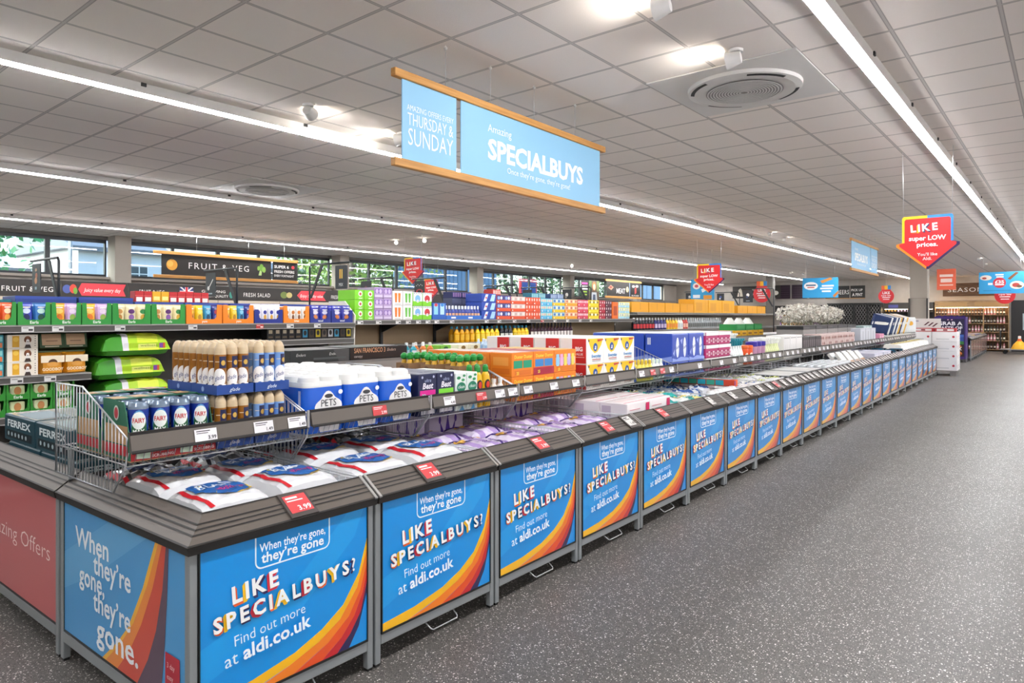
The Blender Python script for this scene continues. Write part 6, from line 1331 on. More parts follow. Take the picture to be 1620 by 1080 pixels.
# ---- red arrow signs
def arrow_sign(loc, W, H, lab, turn=0.0):
    o = thing('arrow_sign', lab, 'sign', loc, turn, 'red arrow signs'); s = W/.63; k = H/.62
    out = [(-.255, .60), (-.24, .62), (.24, .62), (.255, .60), (.255, .315), (.315, .30), (.315, .27), (.01, 0), (-.01, 0), (-.315, .27), (-.315, .30), (-.255, .315)]
    b = MB(); P = [(x*s, z*k) for x, z in out]
    b.prism(P, 'y', 0, .012, M('#d6202a', .4))
    R = M('#dc1f26', .4); f = lambda u, v, n: (u*s, -n, v*k)
    inn = [(x*.9, .305+(z-.305)*.9) for x, z in out]; n = len(out)
    segs = {0: '#f2c81e', 1: '#f2c81e', 2: '#2f86d0', 3: '#2f86d0', 4: '#2a1d55', 5: '#2a1d55', 6: '#2a1d55', 7: '#2a1d55', 8: '#f08a1e', 9: '#f08a1e', 10: '#f08a1e', 11: '#f2c81e'}
    it = []
    for i in range(n):
        a, c = out[i], out[(i+1) % n]; a2, c2 = inn[i], inn[(i+1) % n]
        if i == 1: it += [('p', [a, (0, .62), (0, inn[1][1]), a2], '#f2c81e'), ('p', [(0, .62), c, c2, (0, inn[1][1])], '#2f86d0')]
        else: it.append(('p', [a, c, c2, a2], segs[i]))
    it.append(('p', inn, R))
    it += letters('LIKE', -.165, .435, .115, 3, 1.0, .18)
    it += [('t', 'super LOW', 0, .335, .074, '#f6eeee', {'al': 'c', 'b': .03, 'w': .37}), ('t', 'prices.', 0, .262, .07, '#f6eeee', {'al': 'c', 'b': .03, 'w': .21}), ('t', 'You\u2019ll like', .0, .155, .05, '#f6eeee', {'al': 'c', 'b': .01}), ('t', 'Aldi.', .0, .105, .05, '#f6eeee', {'al': 'c', 'b': .01})]
    b.art(it, f, .0008, .00025); b.build('board', o)
    z = loc[2]
    for x in (-.24*s, .24*s):
        b = MB(); b.tube([(x, .006, .62*k), (x*1.05, .006, CZ-z-.001)], .003, CABLE, 5); b.build('cable', o)
arrow_sign((-1.105, 9.15, 2.15), .63, .62, 'large red arrow sign hanging near the main aisle pillar')
arrow_sign((-6.66, 16.4, 2.2), .78, .72, 'medium red arrow sign hanging over the middle of the store')
arrow_sign((-11.65, 11.07, 2.36), .72, .62, 'red arrow sign hanging near the windows, the higher of the pair')
arrow_sign((-14.23, 14.25, 2.1), .70, .62, 'red arrow sign near the windows, the lower one of the pair')
# ---- round red signs
def round_sign(loc, r, lab):
    o = thing('round_sign', lab, 'sign', loc, 0, 'round red signs'); b = MB(); N = 32
    b.prism([(r*math.cos(2*PI*i/N), r*math.sin(2*PI*i/N)) for i in range(N)], 'y', 0, .012, M('#d3222b', .4)); b.box(-r*.6, r*.6, .001, .011, r*.7, r*1.5, M('#c9302e', .4))
    b.art([('r', -r*.6, r*.95, -r*.2, r*1.5, '#e8622a'), ('r', -r*.2, r*.95, r*.2, r*1.5, '#f0b51e'), ('r', r*.2, r*.95, r*.6, r*1.5, '#2f86c8'), ('t', 'LIKE', 0, r*.3, r*.5, '#f6eeee', {'al': 'c', 'b': .03}), ('t', 'super low', 0, 0, r*.3, '#f6eeee', {'al': 'c', 'b': .02}), ('r', -r*.5, -r*.25, r*.5, -r*.12, '#f2dede'), ('r', -r*.4, -r*.5, r*.4, -r*.4, '#f2dede')], lambda u, v, n: (u, -n, v)); b.build('board', o)
    b = MB(); b.tube([(0, .006, r*1.5), (0, .006, CZ-loc[2]-.001)], .003, CABLE, 5); b.build('cable', o)
round_sign((-4.54, 27.2, 2.33), .25, 'round red sign with rainbow tab beside the far pillar')
round_sign((-7.94, 24.29, 2.4), .30, 'round red sign with rainbow tab ahead of the milk sign')
round_sign((-1.53, 36.97, 2.55), .38, 'round red sign half hidden under the blue price poster')
# ---- blue price posters
def poster_board(loc, W, H, col, items, lab, name='hanging_poster', cat='poster', turn=0.0, cable=True, t=.012):
    o = thing(name, lab, cat, loc, turn); b = MB(); b.box(-W/2, W/2, 0, t, 0, H, col); b.art(items, lambda u, v, n: (-W/2+u*W, -n, v*H), .001); b.build('board', o)
    if cable:
        for x in (-W*.4, W*.4):
            b = MB(); b.tube([(x, t/2, H), (x, t/2, CZ-loc[2]-.001)], .003, CABLE, 5); b.build('cable', o)
    return o
BP = M('#2f9fd8', .4)
poster_board((-6.33, 25.56, 2.27), 1.18, .70, BP, [('e', .24, .6, .2, .2, '#f2f0ee'), ('r', .1, .6, .38, .67, '#3a6a8a'), ('r', .14, .5, .34, .55, '#c8503a'), ('p', [(.5, .85), (.78, 1.0), (.85, .92), (.56, .72)], '#d08a3a'), ('r', .55, .55, .88, .63, '#e6f2f8'), ('r', .5, .42, .85, .5, '#e6f2f8'), ('r', .55, .28, .8, .36, '#e6f2f8'), ('p', [(.85, .1), (1.0, .35), (1.0, .2), (.9, .0)], '#c8803a')], 'blue hanging poster with white oval beside the beers sign')
poster_board((-1.2, 27.05, 2.35), 1.22, .70, BP, [('e', .15, .74, .13, .12, '#e6dcd2'), ('e', .12, .72, .05, .05, '#b04a3a'), ('e', .45, .5, .14, .24, '#c8283a'), ('t', '\u00a335', .45, .47, .2, '#f6eeee', {'al': 'c', 'b': .03, 'w': .2}), ('r', .35, .38, .55, .44, '#f2dede'), ('r', .36, .84, .54, .9, '#eaf4f8'), ('r', .38, .74, .54, .80, '#eaf4f8'), ('r', .2, .4, .3, .5, '#eaf4f8'), ('p', [(.62, .68), (.8, .98), (.86, .94), (.68, .62)], '#7a4a22'), ('e', .82, .38, .15, .18, '#e9dcc8'), ('e', .80, .38, .08, .1, '#b5403a'), ('e', .87, .32, .06, .06, '#6a4a34'), ('r', .1, .12, .7, .16, '#1f86c0')], 'blue hanging poster with red thirty-five pound disc')
poster_board((-8.0, 19.2, 1.92), .72, .78, BP, [('e', .25, .75, .16, .12, '#f2e9e6'), ('e', .25, .75, .08, .06, '#d0505a'), ('p', [(.45, .62), (.9, .8), (.95, .7), (.5, .5)], '#e6f2f8'), ('r', .1, .3, .4, .42, '#e6f2f8'), ('r', .55, .25, .9, .4, '#e8a03a'), ('e', .6, .15, .2, .08, '#8fd0ee')], 'blue hanging poster behind the medium red arrow sign')
poster_board((-2.4, 23.9, 2.40), .48, .62, M('#e8694a', .45), [('r', .15, .62, .85, .74, '#f6dcd2'), ('r', .2, .36, .8, .54, '#f6dcd2'), ('r', .15, .2, .85, .26, '#f2c9ba')], 'small coral hanging poster between the pillar and the seasonal sign')
poster_board((-8.75, 37.6, 2.56), .02 or 1.0, .62, M('#1b1a1a', .5), [], 'x', cable=False) if False else None
poster_board((-8.15, 37.7, 2.55), 1.85, .62, M('#242321', .5), [('t', 'BEERS', .30, .32, .5, '#ece9e4', {'w': .30, 'sp': 1.1}), ('r', .62, .0, .63, 1, '#cfc8bc'), ('t', 'PICK UP', .66, .55, .26, '#ece9e4', {'b': .02, 'w': .28}), ('t', 'A PINT', .68, .15, .34, '#ece9e4', {'b': .02, 'w': .26}), ('r', .0, -.05, 1, .0, OAK)], 'dark hanging sign lettered Beers before the far wall', 'hanging_sign', 'sign')
wood = noise_mat('plank_board', '#5a3d26', '#7d5a3a', 2, .6, 0, 4, (1, 1, 12))
poster_board((-2.85, 38.4, 2.57), 2.3, .62, wood, [('t', 'SEASONAL', .09, .33, .46, '#ece6da', {'w': .82, 'sp': 1.1})], 'brown plank sign lettered Seasonal on the far wall', 'hanging_sign', 'sign')
poster_board((-12.6, 37.6, 2.62), 2.6, .66, M('#272320', .5), [('p', [(.1, .15), (.22, .15), (.2, .7), (.17, .85), (.13, .7)], '#e0d8c8'), ('t', 'BRITISH', .42, .62, .2, '#e0d8c8', {'w': .36}), ('t', 'MILK', .38, .18, .42, '#ece9e4', {'b': .02, 'w': .42}), ('e', .9, .4, .06, .18, '#d9d4c8')], 'dark hanging sign lettered Milk before the far wall', 'hanging_sign', 'sign')
# ---- promo panel with a person in an apron
o = thing('promo_board', 'promotional board of black text panel and portrait of an aproned person', 'poster', (0, 0, 0))
b = MB(); x = -15.4; b.box(x-.006, x, 24.25, 24.86, 2.35, 3.15, M('#1b191a', .5)); b.art([('r', .05, .62, .5, .70, '#c8408a'), ('r', .08, .5, .5, .56, '#e6e2e0'), ('r', .08, .4, .5, .46, '#e6e2e0'), ('r', .1, .28, .45, .34, '#9ac03a'), ('r', .1, .16, .45, .22, '#9ac03a')], front(x, 24.25, 2.35)); b.build('text_panel', o)
b = MB(); b.box(x-.006, x, 24.88, 25.7, 2.30, 3.15, M('#5a4a3a', .5)); b.art([('r', 0, .4, .2, .85, '#4a6a3a'), ('r', .62, .4, .82, .85, '#6a7a4a'), ('p', [(.15, 0), (.67, 0), (.6, .35), (.22, .35)], '#b9c0c6'), ('p', [(.3, 0), (.52, 0), (.5, .26), (.32, .26)], '#3a4a62'), ('e', .41, .62, .15, .19, '#b5652f'), ('e', .41, .58, .10, .13, '#dcb294')], front(x, 24.88, 2.30)); b.build('picture_panel', o)
for y in (24.5, 25.3):
    b = MB(); b.tube([(x-.003, y, 3.15), (x-.003, y, CZ-.001)], .003, CABLE, 5); b.build('cable', o)

# ================================================================ category signs on hooked poles
POLE = M('#1d2126', .45)
def hook_sign(px, X, z0, zt, dirn, lab, art, reach=.8, zsign=.30):
    y = yat(px, X); o = thing('hooked_sign', lab, 'sign', (X, y, z0), 0, 'hooked category signs')
    b = MB(); h = zt-z0; b.tube([(0, 0, 0), (0, 0, h-.03), (dirn*.03, 0, h), (dirn*reach, 0, h)], .013, POLE, 7); b.build('pole', o)
    b = MB(); b.prism([(dirn*.005, h-.45), (dirn*.045, h-.45), (dirn*.30, h-.015), (dirn*.24, h-.015)], 'y', -.006, .006, POLE); b.build('brace', o)
    b = MB(); c = dirn*(reach-.17); W = .24; b.box(c-W/2, c+W/2, -.005, .005, h-.04-zsign, h-.035, M('#2b2e33', .5)); b.art(art, lambda u, v, n: (c-W/2+u*W, -.005-n, h-.04-zsign+v*zsign)); b.build('board', o)
A_s = lambda c1, c2: [('e', .5, .62, .16, .14, c1), ('e', .42, .45, .12, .1, c2), ('r', .3, .1, .7, .16, '#9fb0b8')]
hook_sign(93, -7.87, 1.531, 2.2, -1, 'small dark sign of berries on a hooked pole at the near end', [('e', .5, .8, .12, .06, '#c9a07a'), ('e', .55, .6, .14, .1, '#b8603a'), ('e', .5, .42, .16, .12, '#c98a5a'), ('r', .38, .1, .62, .2, '#8fa9b4')])
hook_sign(375, -7.87, 1.531, 2.2, -1, 'small dark sign with spoon picture on a hooked pole before the fruit banner', [('p', [(.2, .3), (.26, .28), (.8, .72), (.76, .76)], '#d9d9d4'), ('e', .3, .36, .12, .09, '#d9d9d4'), ('r', .3, .1, .7, .16, '#9fb0b8')])
hook_sign(490, -7.87, 1.531, 2.3, 1, 'small dark sign with yellow bottles lettered Mix on a hooked pole', [('r', .36, .45, .47, .85, '#d8a83a'), ('r', .52, .45, .63, .85, '#e0b84a'), ('t', 'MIX', .5, .12, .2, '#d9dcd9', {'al': 'c', 'w': .35})], .85)
hook_sign(622, -7.87, 1.561, 2.2, -1, 'small dark blank-looking sign on a hooked pole behind the lilac cartons', A_s('#6a3a4a', '#3a3436'))
hook_sign(706, -7.87, 1.561, 2.25, -1, 'small dark sign with red bowl picture hanging before the red arrow sign', [('e', .5, .4, .34, .16, '#b8303a'), ('e', .5, .42, .2, .08, '#2a2022')] + [('e', .2+.15*k, .75+.06*(k % 2), .03, .03, '#c9d0d0') for k in range(5)])
hook_sign(818, -7.87, 1.561, 2.2, -1, 'small dark sign with twigs picture behind the deep blue cartons', [('p', [(.3, .3), (.35, .3), (.6, .8), (.55, .8)], '#d8c8a0'), ('p', [(.6, .3), (.65, .32), (.4, .75), (.36, .72)], '#c9b890'), ('e', .5, .5, .1, .08, '#e6dcc0')])
hook_sign(874, -7.87, 1.561, 2.2, -1, 'small dark sign with bread slice picture behind the amber cartons', [('p', [(.3, .3), (.7, .45), (.68, .8), (.28, .65)], '#d0a060'), ('p', [(.38, .4), (.63, .5), (.62, .72), (.37, .62)], '#e6c890')])
hook_sign(935, -7.87, 1.561, 2.25, -1, 'small dark sign with white print on a hooked pole before the meat banner', A_s('#d9d6d0', '#8a8680'))
hook_sign(1123, -7.87, 1.701, 2.35, -1, 'small dark sign with bottle picture on a hooked pole above the mustard cartons', A_s('#d9d6d0', '#6a7a8a'))
hook_sign(1170, -7.87, 1.701, 2.4, -1, 'small dark sign on a hooked pole beyond the mustard cartons', A_s('#4a5a9a', '#c9c6c0'))
hook_sign(1224, -5.3, 0, 2.3, -1, 'tall black hooked pole sign standing before the white blossoms', A_s('#d9d6d0', '#3a4a6a'))

# ================================================================ chilled displays along the window wall
HX = -16.58
caseC = M('#3a3836', .5)
cuts = [-1.5, 2.0, 5.49, 6.85, 9.45, 11.3, 14.0, 16.7, 19.6, 23.0, 26.8, 31.9, 37.6]
def header_art(k, w, h):
    T = lambda s, u, sz=.42, v=.3, ww=None, c='#e6e2dc': ('t', s, u*w, v*h, sz*h, c, dict(sp=1.15, **({'w': ww*w} if ww else {})))
    RED = '#d23a44'
    def tagp(u0, u1, s): return [('p', [(u0*w, .5*h), ((u0+.05)*w, .12*h), (u1*w, .12*h), ((u1-.04)*w, .5*h), (u1*w, .88*h), ((u0+.05)*w, .88*h)], RED), ('t', s, (u0+u1)/2*w, .36*h, .34*h, '#f6e9e6', {'al': 'c', 'sh': .25, 'w': (u1-u0)*.78*w})]
    D = {2: [T('FRUIT & VEG', .70, ww=.26)], 3: [('e', .08*w, .5*h, .06*w, .26*h, '#4a5a9a'), ('e', .17*w, .52*h, .05*w, .28*h, '#c8402f'), ('e', .2*w, .4*h, .03*w, .2*h, '#6a9a3a')] + tagp(.24, .96, 'Juicy value every day'),
         4: [T('FRUIT & VEG', .09, ww=.22), ('r', .45*w, .15*h, .58*w, .85*h, '#27356f'), ('p', [(.45*w, .15*h), (.47*w, .15*h), (.58*w, .85*h), (.56*w, .85*h)], '#e9e6e4'), ('p', [(.56*w, .15*h), (.58*w, .15*h), (.47*w, .85*h), (.45*w, .85*h)], '#e9e6e4'), ('r', .45*w, .4*h, .58*w, .6*h, '#e9e6e4'), ('r', .5*w, .15*h, .53*w, .85*h, '#e9e6e4'), ('r', .45*w, .45*h, .58*w, .55*h, '#c8283a'), ('r', .505*w, .15*h, .525*w, .85*h, '#c8283a'),
             ('t', 'GROWING', .66*w, .52*h, .26*h, '#e6e2dc', {'w': .24*w}), ('t', 'BRITISH QUALITY', .66*w, .2*h, .26*h, '#e6e2dc', {'w': .27*w}), ('e', .96*w, .4*h, .02*w, .25*h, '#3a8a7a')],
         5: [T('FRESH SALAD', .13, ww=.42), ('e', .78*w, .5*h, .06*w, .26*h, '#6a7a3a'), ('e', .87*w, .5*h, .05*w, .22*h, '#b9a86a')], 6: tagp(.0, .36, 'Enjoy healthy value') + [T('FRESH SALAD', .43, ww=.24), ('e', .75*w, .5*h, .03*w, .3*h, '#c9a0a8')],
         7: [('r', 0, 0, w, h, '#3d1f2c')], 8: [T('FRUIT & VEG', .2, ww=.3)], 9: [T('FROZEN', .3, ww=.2)], 10: [T('FRESH POULTRY', .1, ww=.3)] + tagp(.5, .8, 'Fresh value'), 11: [T('BRITISH', .2, ww=.15), ('r', .36*w, .2*h, .40*w, .8*h, '#c9c4bc'), ('e', .55*w, .5*h, .05*w, .25*h, '#8f8b86')] + tagp(.75, .9, 'value'), 12: [T('SLICED MEAT', .42, ww=.24), ('e', .2*w, .5*h, .05*w, .3*h, '#9a8a7a'), ('e', .82*w, .5*h, .04*w, .25*h, '#6a7a4a')]}
    return D.get(k, [T('FRUIT & VEG', .4, ww=.2)])
veg = MB(); veg.pillow(.26, .30, .17, M('#5a7a3a', .7), (0, 0, 0), 8, 8, .3, .1, 3); veg = veg.mesh('salad_bag'); veg2 = veg.copy(); veg2.materials[0] = M('#8a6a3a', .7); veg3 = veg.copy(); veg3.materials[0] = M('#7a3a30', .7)
for k, (a, e) in enumerate(zip(cuts, cuts[1:])):
    w = e-a-.01; o = thing('chilled_display', 'dark chilled display under the window wall header, %s from the near end' % ORD[k], 'display fridge', (HX, a+.005, 0), 0, 'chilled displays along the window wall')
    b = MB(); b.box(-.86, 0.02, 0, w, 0, .32, caseC); b.box(-.86, -.82, 0, w, .32, 2.36, M('#4b4845', .5)); b.box(-.82, -.02, 0, w, 2.30, 2.36, caseC); b.build('cabinet', o)
    b = MB(); b.box(-.02, .02, 0, w, 2.02, 2.375, M('#2d2926', .5)); b.art(header_art(k+1, w, .355), front(.02, 0, 2.02), .001); b.build('header', o)
    for z, d in ((.8, .0), (1.25, -.1), (1.72, -.2)):
        b = MB(); b.box(-.82, d, .01, w-.01, z-.03, z, M('#77736f', .4)); b.box(d, d+.012, .01, w-.01, z-.06, z+.02, M('#a8a6a2', .35)); b.build('shelf', o)
    b = MB(); b.box(-.78, -.05, .05, w-.05, 2.285, 2.298, emis('#fff6e8', 4.0, 'case_light')); b.build('case_light', o)
    if k < 9:
        n = int(w/.32)
        for j in range(n): tag(obj('salad_bag', (veg, veg2, veg3)[(j+k) % 3], None, (HX-.42, a+.2+.32*j, 1.7205)), '%s produce bag on the top shelf of the %s chilled display, %s along' % (('green', 'brown', 'reddish')[(j+k) % 3], ORD[k], ORD[j]), 'bag', 'produce bags in the chilled displays')

# ================================================================ the far end of the store
b = MB(); b.box(-3.63, -3.12, 25.85, 26.35, 0, CZ-.001, M('#a8a095', .6), .02); b.box(-3.64, -3.11, 25.84, 26.36, 2.2, 2.21, M('#7a746c', .6)); struct(b.build('pillar'))
for x in (-3.63, -3.12):
    b = MB(); b.box(x-.02, x+.02, 25.77, 25.835, 0, 2.2, M('#3a3735', .5)); tag(b.build('pillar_guard'), 'dark upright guard strip on the %s edge of the far pillar' % ('window-side' if x < -3.4 else 'aisle-side'), 'guard')
b = MB(); b.box(-10.6, -10.27, 33, 33.33, 0, CZ-.001, M('#5f5a54', .6), .02); struct(b.build('pillar'))
for x0, x1 in ((-11.95, -11.2), (-11.1, -10.3), (-10.2, -9.3)):
    b = MB(); b.box(x0, x1, Y_N-.05, Y_N-.001, 2.6, 3.35, M('#3a2c38', .35)); b.art([('r', .05, .1+.12*k, x1-x0-.05, .12+.12*k, '#5a4654') for k in range(5)], side(x0, Y_N-.05, 2.6)); tag(b.build('wall_panel'), 'dark plum panel high on the far wall, %s' % {-11.95: 'by the milk sign', -11.1: 'the middle one', -10.2: 'by the blue poster'}[x0], 'panel')
# wine shelving
WD = noise_mat('pale_wood', '#a5825a', '#c9a678', 4, .6, 0, 4, (1, 1, 8))
def wall_shelves(x0, x1, H, depth, zs, lab, matc, back, header=None):
    o = thing('wall_shelving', lab, 'shelving', ((x0+x1)/2, Y_N, 0)); w = x1-x0
    b = MB(); b.box(-w/2, w/2, -.04, -.002, 0, H, back); b.build('back_panel', o)
    n = max(1, round(w/.95))
    for i in range(n+1):
        b = MB(); x = -w/2+w*i/n; b.box(max(-w/2, x-.02), min(w/2, x+.02), -depth, -.041, 0, H, matc); b.build('upright', o)
    for z in zs:
        b = MB(); b.box(-w/2+.0, w/2, -depth+.01, -.041, z-.025, z, matc); b.build('shelf', o)
    if header:
        b = MB(); b.box(-w/2+.05, w/2-.05, -depth+.02, -depth+.05, H-.335, H-.321, emis('#ffdca8', 9.0, 'shelf_light_glow')); b.build('shelf_light', o)
        b = MB(); b.box(-w/2, w/2, -depth-.02, -depth-.001, H-.32, H, matc); b.art(header, lambda u, v, n_: (-w/2+u*w, -depth-.02-n_, H-.32+v*.32)); b.build('header_board', o)
    return o
wb_ = [MB() for _ in range(3)]
for m_, (c1, c2) in zip(wb_, (('#1c2a20', '#d9d2c0'), ('#2c1218', '#c9c0b0'), ('#c98a94', '#efe6e0'))):
    m_.lathe([(.036, 0), (.038, .01), (.038, .07), (.0382, .075), (.0382, .15), (.038, .155), (.036, .19), (.015, .24), (.014, .31)], [M(c1, .2)]*3+[M(c2, .5)]+[M(c1, .2)]*4, (0, 0, 0), 8)
wbm = [m_.mesh('wine_bottle') for m_ in wb_]
def fill(x0, x1, zs, depth, lab, grp, step=.12, kinds=(0, 1, 2), name='wine_bottle', meshes=wbm, skip=()):
    for q, z in enumerate(zs):
        n = int((x1-x0-.1)/step); c = 0
        for j in range(n):
            x = x0+.08+step*j
            tag(obj(name, meshes[kinds[(j//4+q) % len(kinds)]], None, (x, Y_N-depth+.09, z+.0005)), lab % (ORD[q], 'bottle group %s' % ORD[min(24, j)]), 'bottle', grp)
zs = (.10, .50, .90, 1.30, 1.70)
wall_shelves(-4.35, -1.45, 2.36, .42, zs, 'pale wood wine shelving under the seasonal sign', WD, noise_mat('shelf_back', '#6a5238', '#7d6244', 3, .7), [('r', .05, .2, .45, .75, '#c9a06a'), ('r', .55, .2, .95, .75, '#c9a06a')])
fill(-4.35, -1.45, zs+(1.72,) if False else zs, .42, 'wine bottle on the pale wood shelving, %s shelf up, %s', 'wine bottles on pale wood shelving')
zs2 = (.5, .95, 1.4, 1.85)
wall_shelves(-6.55, -4.4, 2.3, .42, zs2, 'dark shelving of small bottles behind the far pillar', M('#4a453f', .6), M('#2f2c2a', .6), [('r', .1, .2, .3, .7, '#5a5a9a'), ('r', .55, .2, .9, .7, '#3a4a8a')])
lav_b = MB(); lav_b.lathe([(.035, 0), (.037, .01), (.037, .12), (.015, .17), (.015, .2)], M('#8f86b4', .3), (0, 0, 0), 8); lav_b = lav_b.mesh('bottle'); amb = MB(); amb.lathe([(.035, 0), (.037, .01), (.037, .12), (.015, .17), (.015, .2)], M('#8a6a3a', .3), (0, 0, 0), 8); amb = amb.mesh('bottle')
fill(-6.55, -4.4, zs2, .42, 'small bottle on the dark shelving behind the far pillar, %s shelf up, %s', 'small bottles behind the far pillar', .14, (0, 1), 'bottle', [lav_b, amb])
# lattice racks
LT = M('#2c2b2a', .5)
for k in range(4):
    x0 = -9.05+.63*k; o = thing('lattice_rack', 'black lattice rack under the beers sign, %s from the blossoms' % ORD[k], 'rack', (x0+.3, 37.9, 0), 0, 'black lattice racks')
    b = MB(); b.box(-.30, .30, .5, .53, 0, 2.3, M('#1d1c1b', .6)); b.box(-.30, -.27, 0, .5, 0, 2.3, LT); b.box(.27, .30, 0, .5, 0, 2.3, LT); b.box(-.27, .27, 0, .5, 2.22, 2.3, LT); b.box(-.27, .27, 0, .5, 1.18, 1.22, LT); b.box(-.27, .27, 0, .5, 0, .06, LT); b.build('frame', o)
    b = MB(); s = .135
    for i in range(-8, 9):
        for sg in (1, -1):
            pts = []
            for t in range(21):
                xx = -.27+.54*t/20; zz = 1.72+sg*xx*1.6+i*s*1.55
                if 1.22 < zz < 2.22: pts.append((xx, .02, zz))
            if len(pts) > 1: b.tube([pts[0], pts[-1]], .010, M('#8a8785', .4), 4)
    b.build('lattice', o)
cabn = thing('wall_cabinet', 'long dark cabinet with pale top strip between the blossoms and the window wall', 'cabinet', (-11.2, 38.2, 0))
b = MB(); b.box(-1.9, 1.9, 0, .75, 0, 2.2, M('#3a3633', .6)); b.build('body', cabn)
b = MB(); b.box(-1.9, 1.9, -.03, .0, 1.98, 2.2, M('#1d1b1a', .5)); b.art([('r', 2.0, .08, 3.0, .14, '#c9c4bc')], side(-1.9, -.03, 1.98)); b.build('fascia', cabn)
for z in (.7, 1.1, 1.5, 1.8):
    b = MB(); b.box(-1.88, 1.88, -.06, -.001, z-.03, z, M('#9a9692', .5)); b.build('shelf', cabn)
cb = [box_mesh('carton', .05, .16, .2, M(c, .5), [('r', .03, .05, .13, .13, c2)]) for c, c2 in (('#d9b48a', '#8a5a3a'), ('#c9c4bc', '#7a3a5a'), ('#7a4a8a', '#d9c8e0'), ('#b58a4a', '#e9dcc0'))]
for z in (1.1, 1.5):
    for j in range(20): 
        o = tag(obj('carton', cb[(j//3) % 4], None, (-12.95+.18*j, 38.145, z+.0005), -PI/2), 'small carton on the long dark cabinet by the far wall, %s, %s along' % ('upper shelf' if z > 1.2 else 'lower shelf', ORD[j]), 'carton', 'small cartons on the long dark cabinet')
# black door and vision panel
o = struct(obj('door_1', None)); 
b = MB(); b.box(-1.38, 1.2, Y_N-.06, Y_N-.002, 0, 2.36, M('#232325', .5)); b.build('leaf', o)
b = MB(); b.box(-.95, -.62, Y_N-.068, Y_N-.061, 1.0, 1.75, M('#aebfc6', .2)); b.build('vision_panel', o)
b = MB(); b.box(-1.44, -1.385, Y_N-.10, Y_N-.002, 0, 2.4, M('#8f8a84', .5)); b.build('frame', o)
# platform trolley, cone
o = thing('platform_trolley', 'grey platform trolley by the black door', 'trolley', (-.95, 36.6, 0))
b = MB(); b.box(-.75, .75, -.4, .4, .17, .21, M('#8a8886', .5), .006); b.build('platform', o)
for x in (-.55, .55):
    for y in (-.3, .3):
        b = MB(); b.lathe([(.06, -.02), (.075, -.015), (.075, .015), (.06, .02)], M('#1e1e1e', .6), (0, 0, 0), 12); me = b.mesh('wheel'); me.transform(Matrix.Rotation(PI/2, 4, 'X')); obj('wheel', me, o, (x, y, .0755))
        b = MB(); b.box(x-.02, x+.02, y-.03, y+.03, .12, .169, DARKSTEEL); b.build('caster_fork', o)
b = MB(); b.tube([(-.72, -.35, .21), (-.72, -.35, 1.0), (-.72, .35, 1.0), (-.72, .35, .21)], .018, M('#2a2a2a', .5), 8); b.build('handle', o)
o = thing('caution_cone', 'yellow caution cone with white and orange tip on the platform trolley', 'cone', (-1.0, 36.5, .2105))
b = MB(); b.lathe([(.30, 0), (.29, .04), (.22, .2), (.10, .34), (.0, .36)], M('#e8b01e', .45), (0, 0, 0), 18); b.build('base_dome', o)
b = MB(); b.lathe([(.09, .33), (.055, .45), (.05, .56), (.0, .58)], [M('#e2601e', .45), M('#efece6', .45), M('#e2601e', .45)], (0, 0, 0), 14); b.build('tip', o)
# ---- burger-picture pallet display
o = thing('pallet_display', 'tall purple pallet display with burger pictures at the main aisle end', 'display stand', (-2.755, 28.5, 0))
PUP = M('#3b2070', .45); W = .93
b = MB(); b.box(-W/2, W/2, 0, .8, .12, 1.6, PUP, .004)
it = [('r', .04, .06, .96, .95, '#1c1440'), ('t', 'GRAB A', .5, .80, .12, '#f2eef6', {'al': 'c', 'b': .03, 'w': .8}), ('t', 'TASTE OF', .5, .70, .10, '#f2eef6', {'al': 'c', 'b': .03, 'w': .8}), ('t', 'ACTION!', .5, .61, .10, '#f2eef6', {'al': 'c', 'b': .03, 'w': .7}), ('p', [(.06, .48), (.94, .52), (.94, .58), (.06, .56)], '#3a62b8'), ('p', [(.06, .42), (.94, .42), (.94, .52), (.06, .48)], '#2a4a9a'), ('p', [(.06, .35), (.94, .35), (.94, .42), (.5, .44), (.06, .41)], '#2f7a3a'), ('r', .06, .06, .94, .35, '#2a1414')]
for cu in (.28, .72): it += [('e', cu, .29, .16, .05, '#c8641e'), ('t', 'MAX', cu, .21, .10, '#f2eef0', {'al': 'c', 'b': .03, 'w': .32}), ('e', cu, .13, .17, .06, '#d8741e'), ('e', cu, .11, .15, .03, '#8a3414')]
it += [('e', .44, .93, .03, .012, '#e0b0d0'), ('e', .56, .93, .03, .012, '#e0b0d0')]
b.art(it, lambda u, v, n: (-W/2+u*W, -n, .12+v*1.48)); b.build('carton_body', o)
b = MB(); b.prism([(x, z) for x, z in [(-W/2, 1.6)]+[(-W/2+W*(i+.5)/10, 1.6+(.05 if i % 2 else .01)) for i in range(10)]+[(W/2, 1.6)]], 'y', .0, .03, PUP); b.build('crest', o)
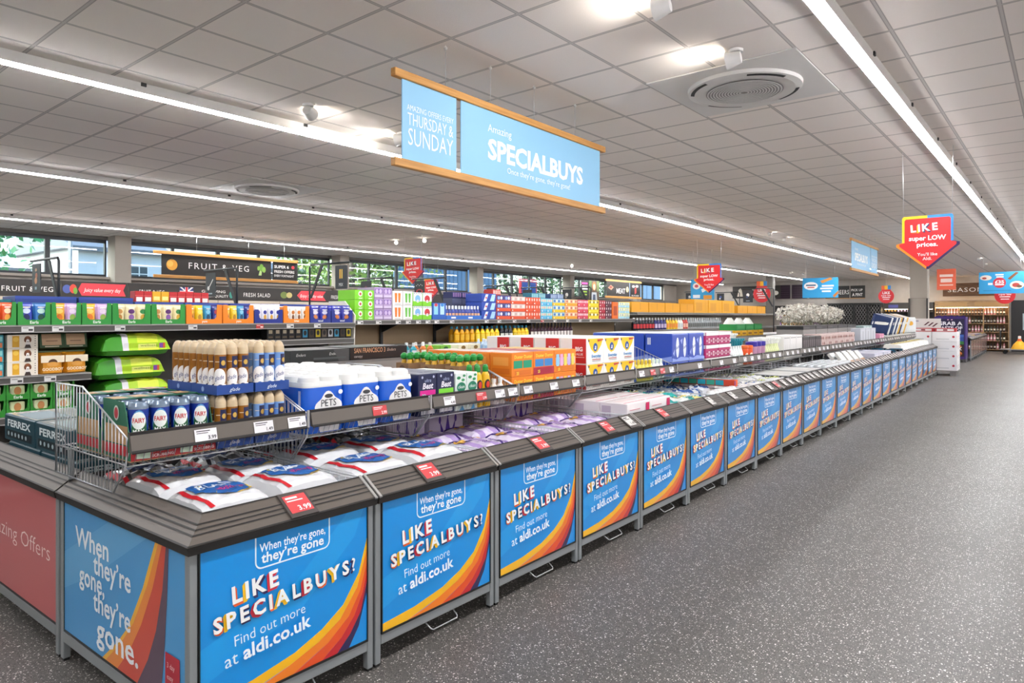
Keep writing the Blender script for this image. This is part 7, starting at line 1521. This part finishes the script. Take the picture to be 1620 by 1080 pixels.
b = MB(); b.box(-W/2, W/2, 0, .8, .08, .119, M('#4a4848', .6)); b.box(-W/2, -W/2+.1, 0, .8, 0, .0799, M('#4a4848', .6)); b.box(W/2-.1, W/2, 0, .8, 0, .0799, M('#4a4848', .6)); b.build('pallet', o)
# ---- second row of bins
BRP = M('#b59c98', .25, 0, .5)
b = MB(); b.box(-.012, 0, 0, PW, 0, PH, BRP); b.art([('p', [(0, .2*PH), (PW*.6, .35*PH), (PW, .8*PH), (PW, .6*PH), (PW*.6, .2*PH), (0, .05*PH)], M('#c9a892', .25, 0, .5))], front(0, 0, 0)); brp = b.mesh('poster')
for k in range(9):
    o = thing('dump_bin', 'brown-panelled dump bin beyond the purple display, %s along' % ORD[k], 'display bin', (-2.2, 29.6+PITCH*k, 0), 0, 'brown-panelled dump bins')
    for pn, me, off in BINP:
        if pn != 'pull_handle': obj(pn, brp if pn == 'poster' else me, o, off)
    obj('price_rail', RAILM, o); obj('rail_bracket', BRKT, o, (0, PITCH-.016, 0))
    for y in (.2, .5): obj('price_tag', TAG_WHITE, o, (0, y, 0))
    me = box_mesh('carton', .9, .78, .30, M(('#6a5a8a', '#3a6a9a', '#8a8a92', '#c9a04a', '#4a4a6a')[k % 5], .5), [], [], [('r', .05, .05, .35, .4, ('#d9c23a', '#e9e6e2', '#3a8ab8')[k % 3]), ('r', .42, .1, .72, .7, ('#8fb0d0', '#2f4a8a', '#c84a3a')[k % 3])])
    tag(obj('carton', me, None, (-2.34, 29.6+PITCH*k+.425, DECK+.001)), '%s carton of mixed goods in the %s brown-panelled bin' % (('violet', 'blue', 'grey', 'ochre', 'dark')[k % 5], ORD[k]), 'carton', 'cartons in the brown-panelled bins')
toy = MB(); toy.lathe([(.10, 0), (.13, .06), (.10, .14), (.06, .17), (.085, .22), (.06, .29), (0, .31)], M('#e0a01e', .5), (0, 0, 0), 16); tag(toy.build('yellow_toy', None, (-2.7, 31.2, DECK+.302)), 'yellow rounded toy on top of the brown-panelled bins', 'toy')
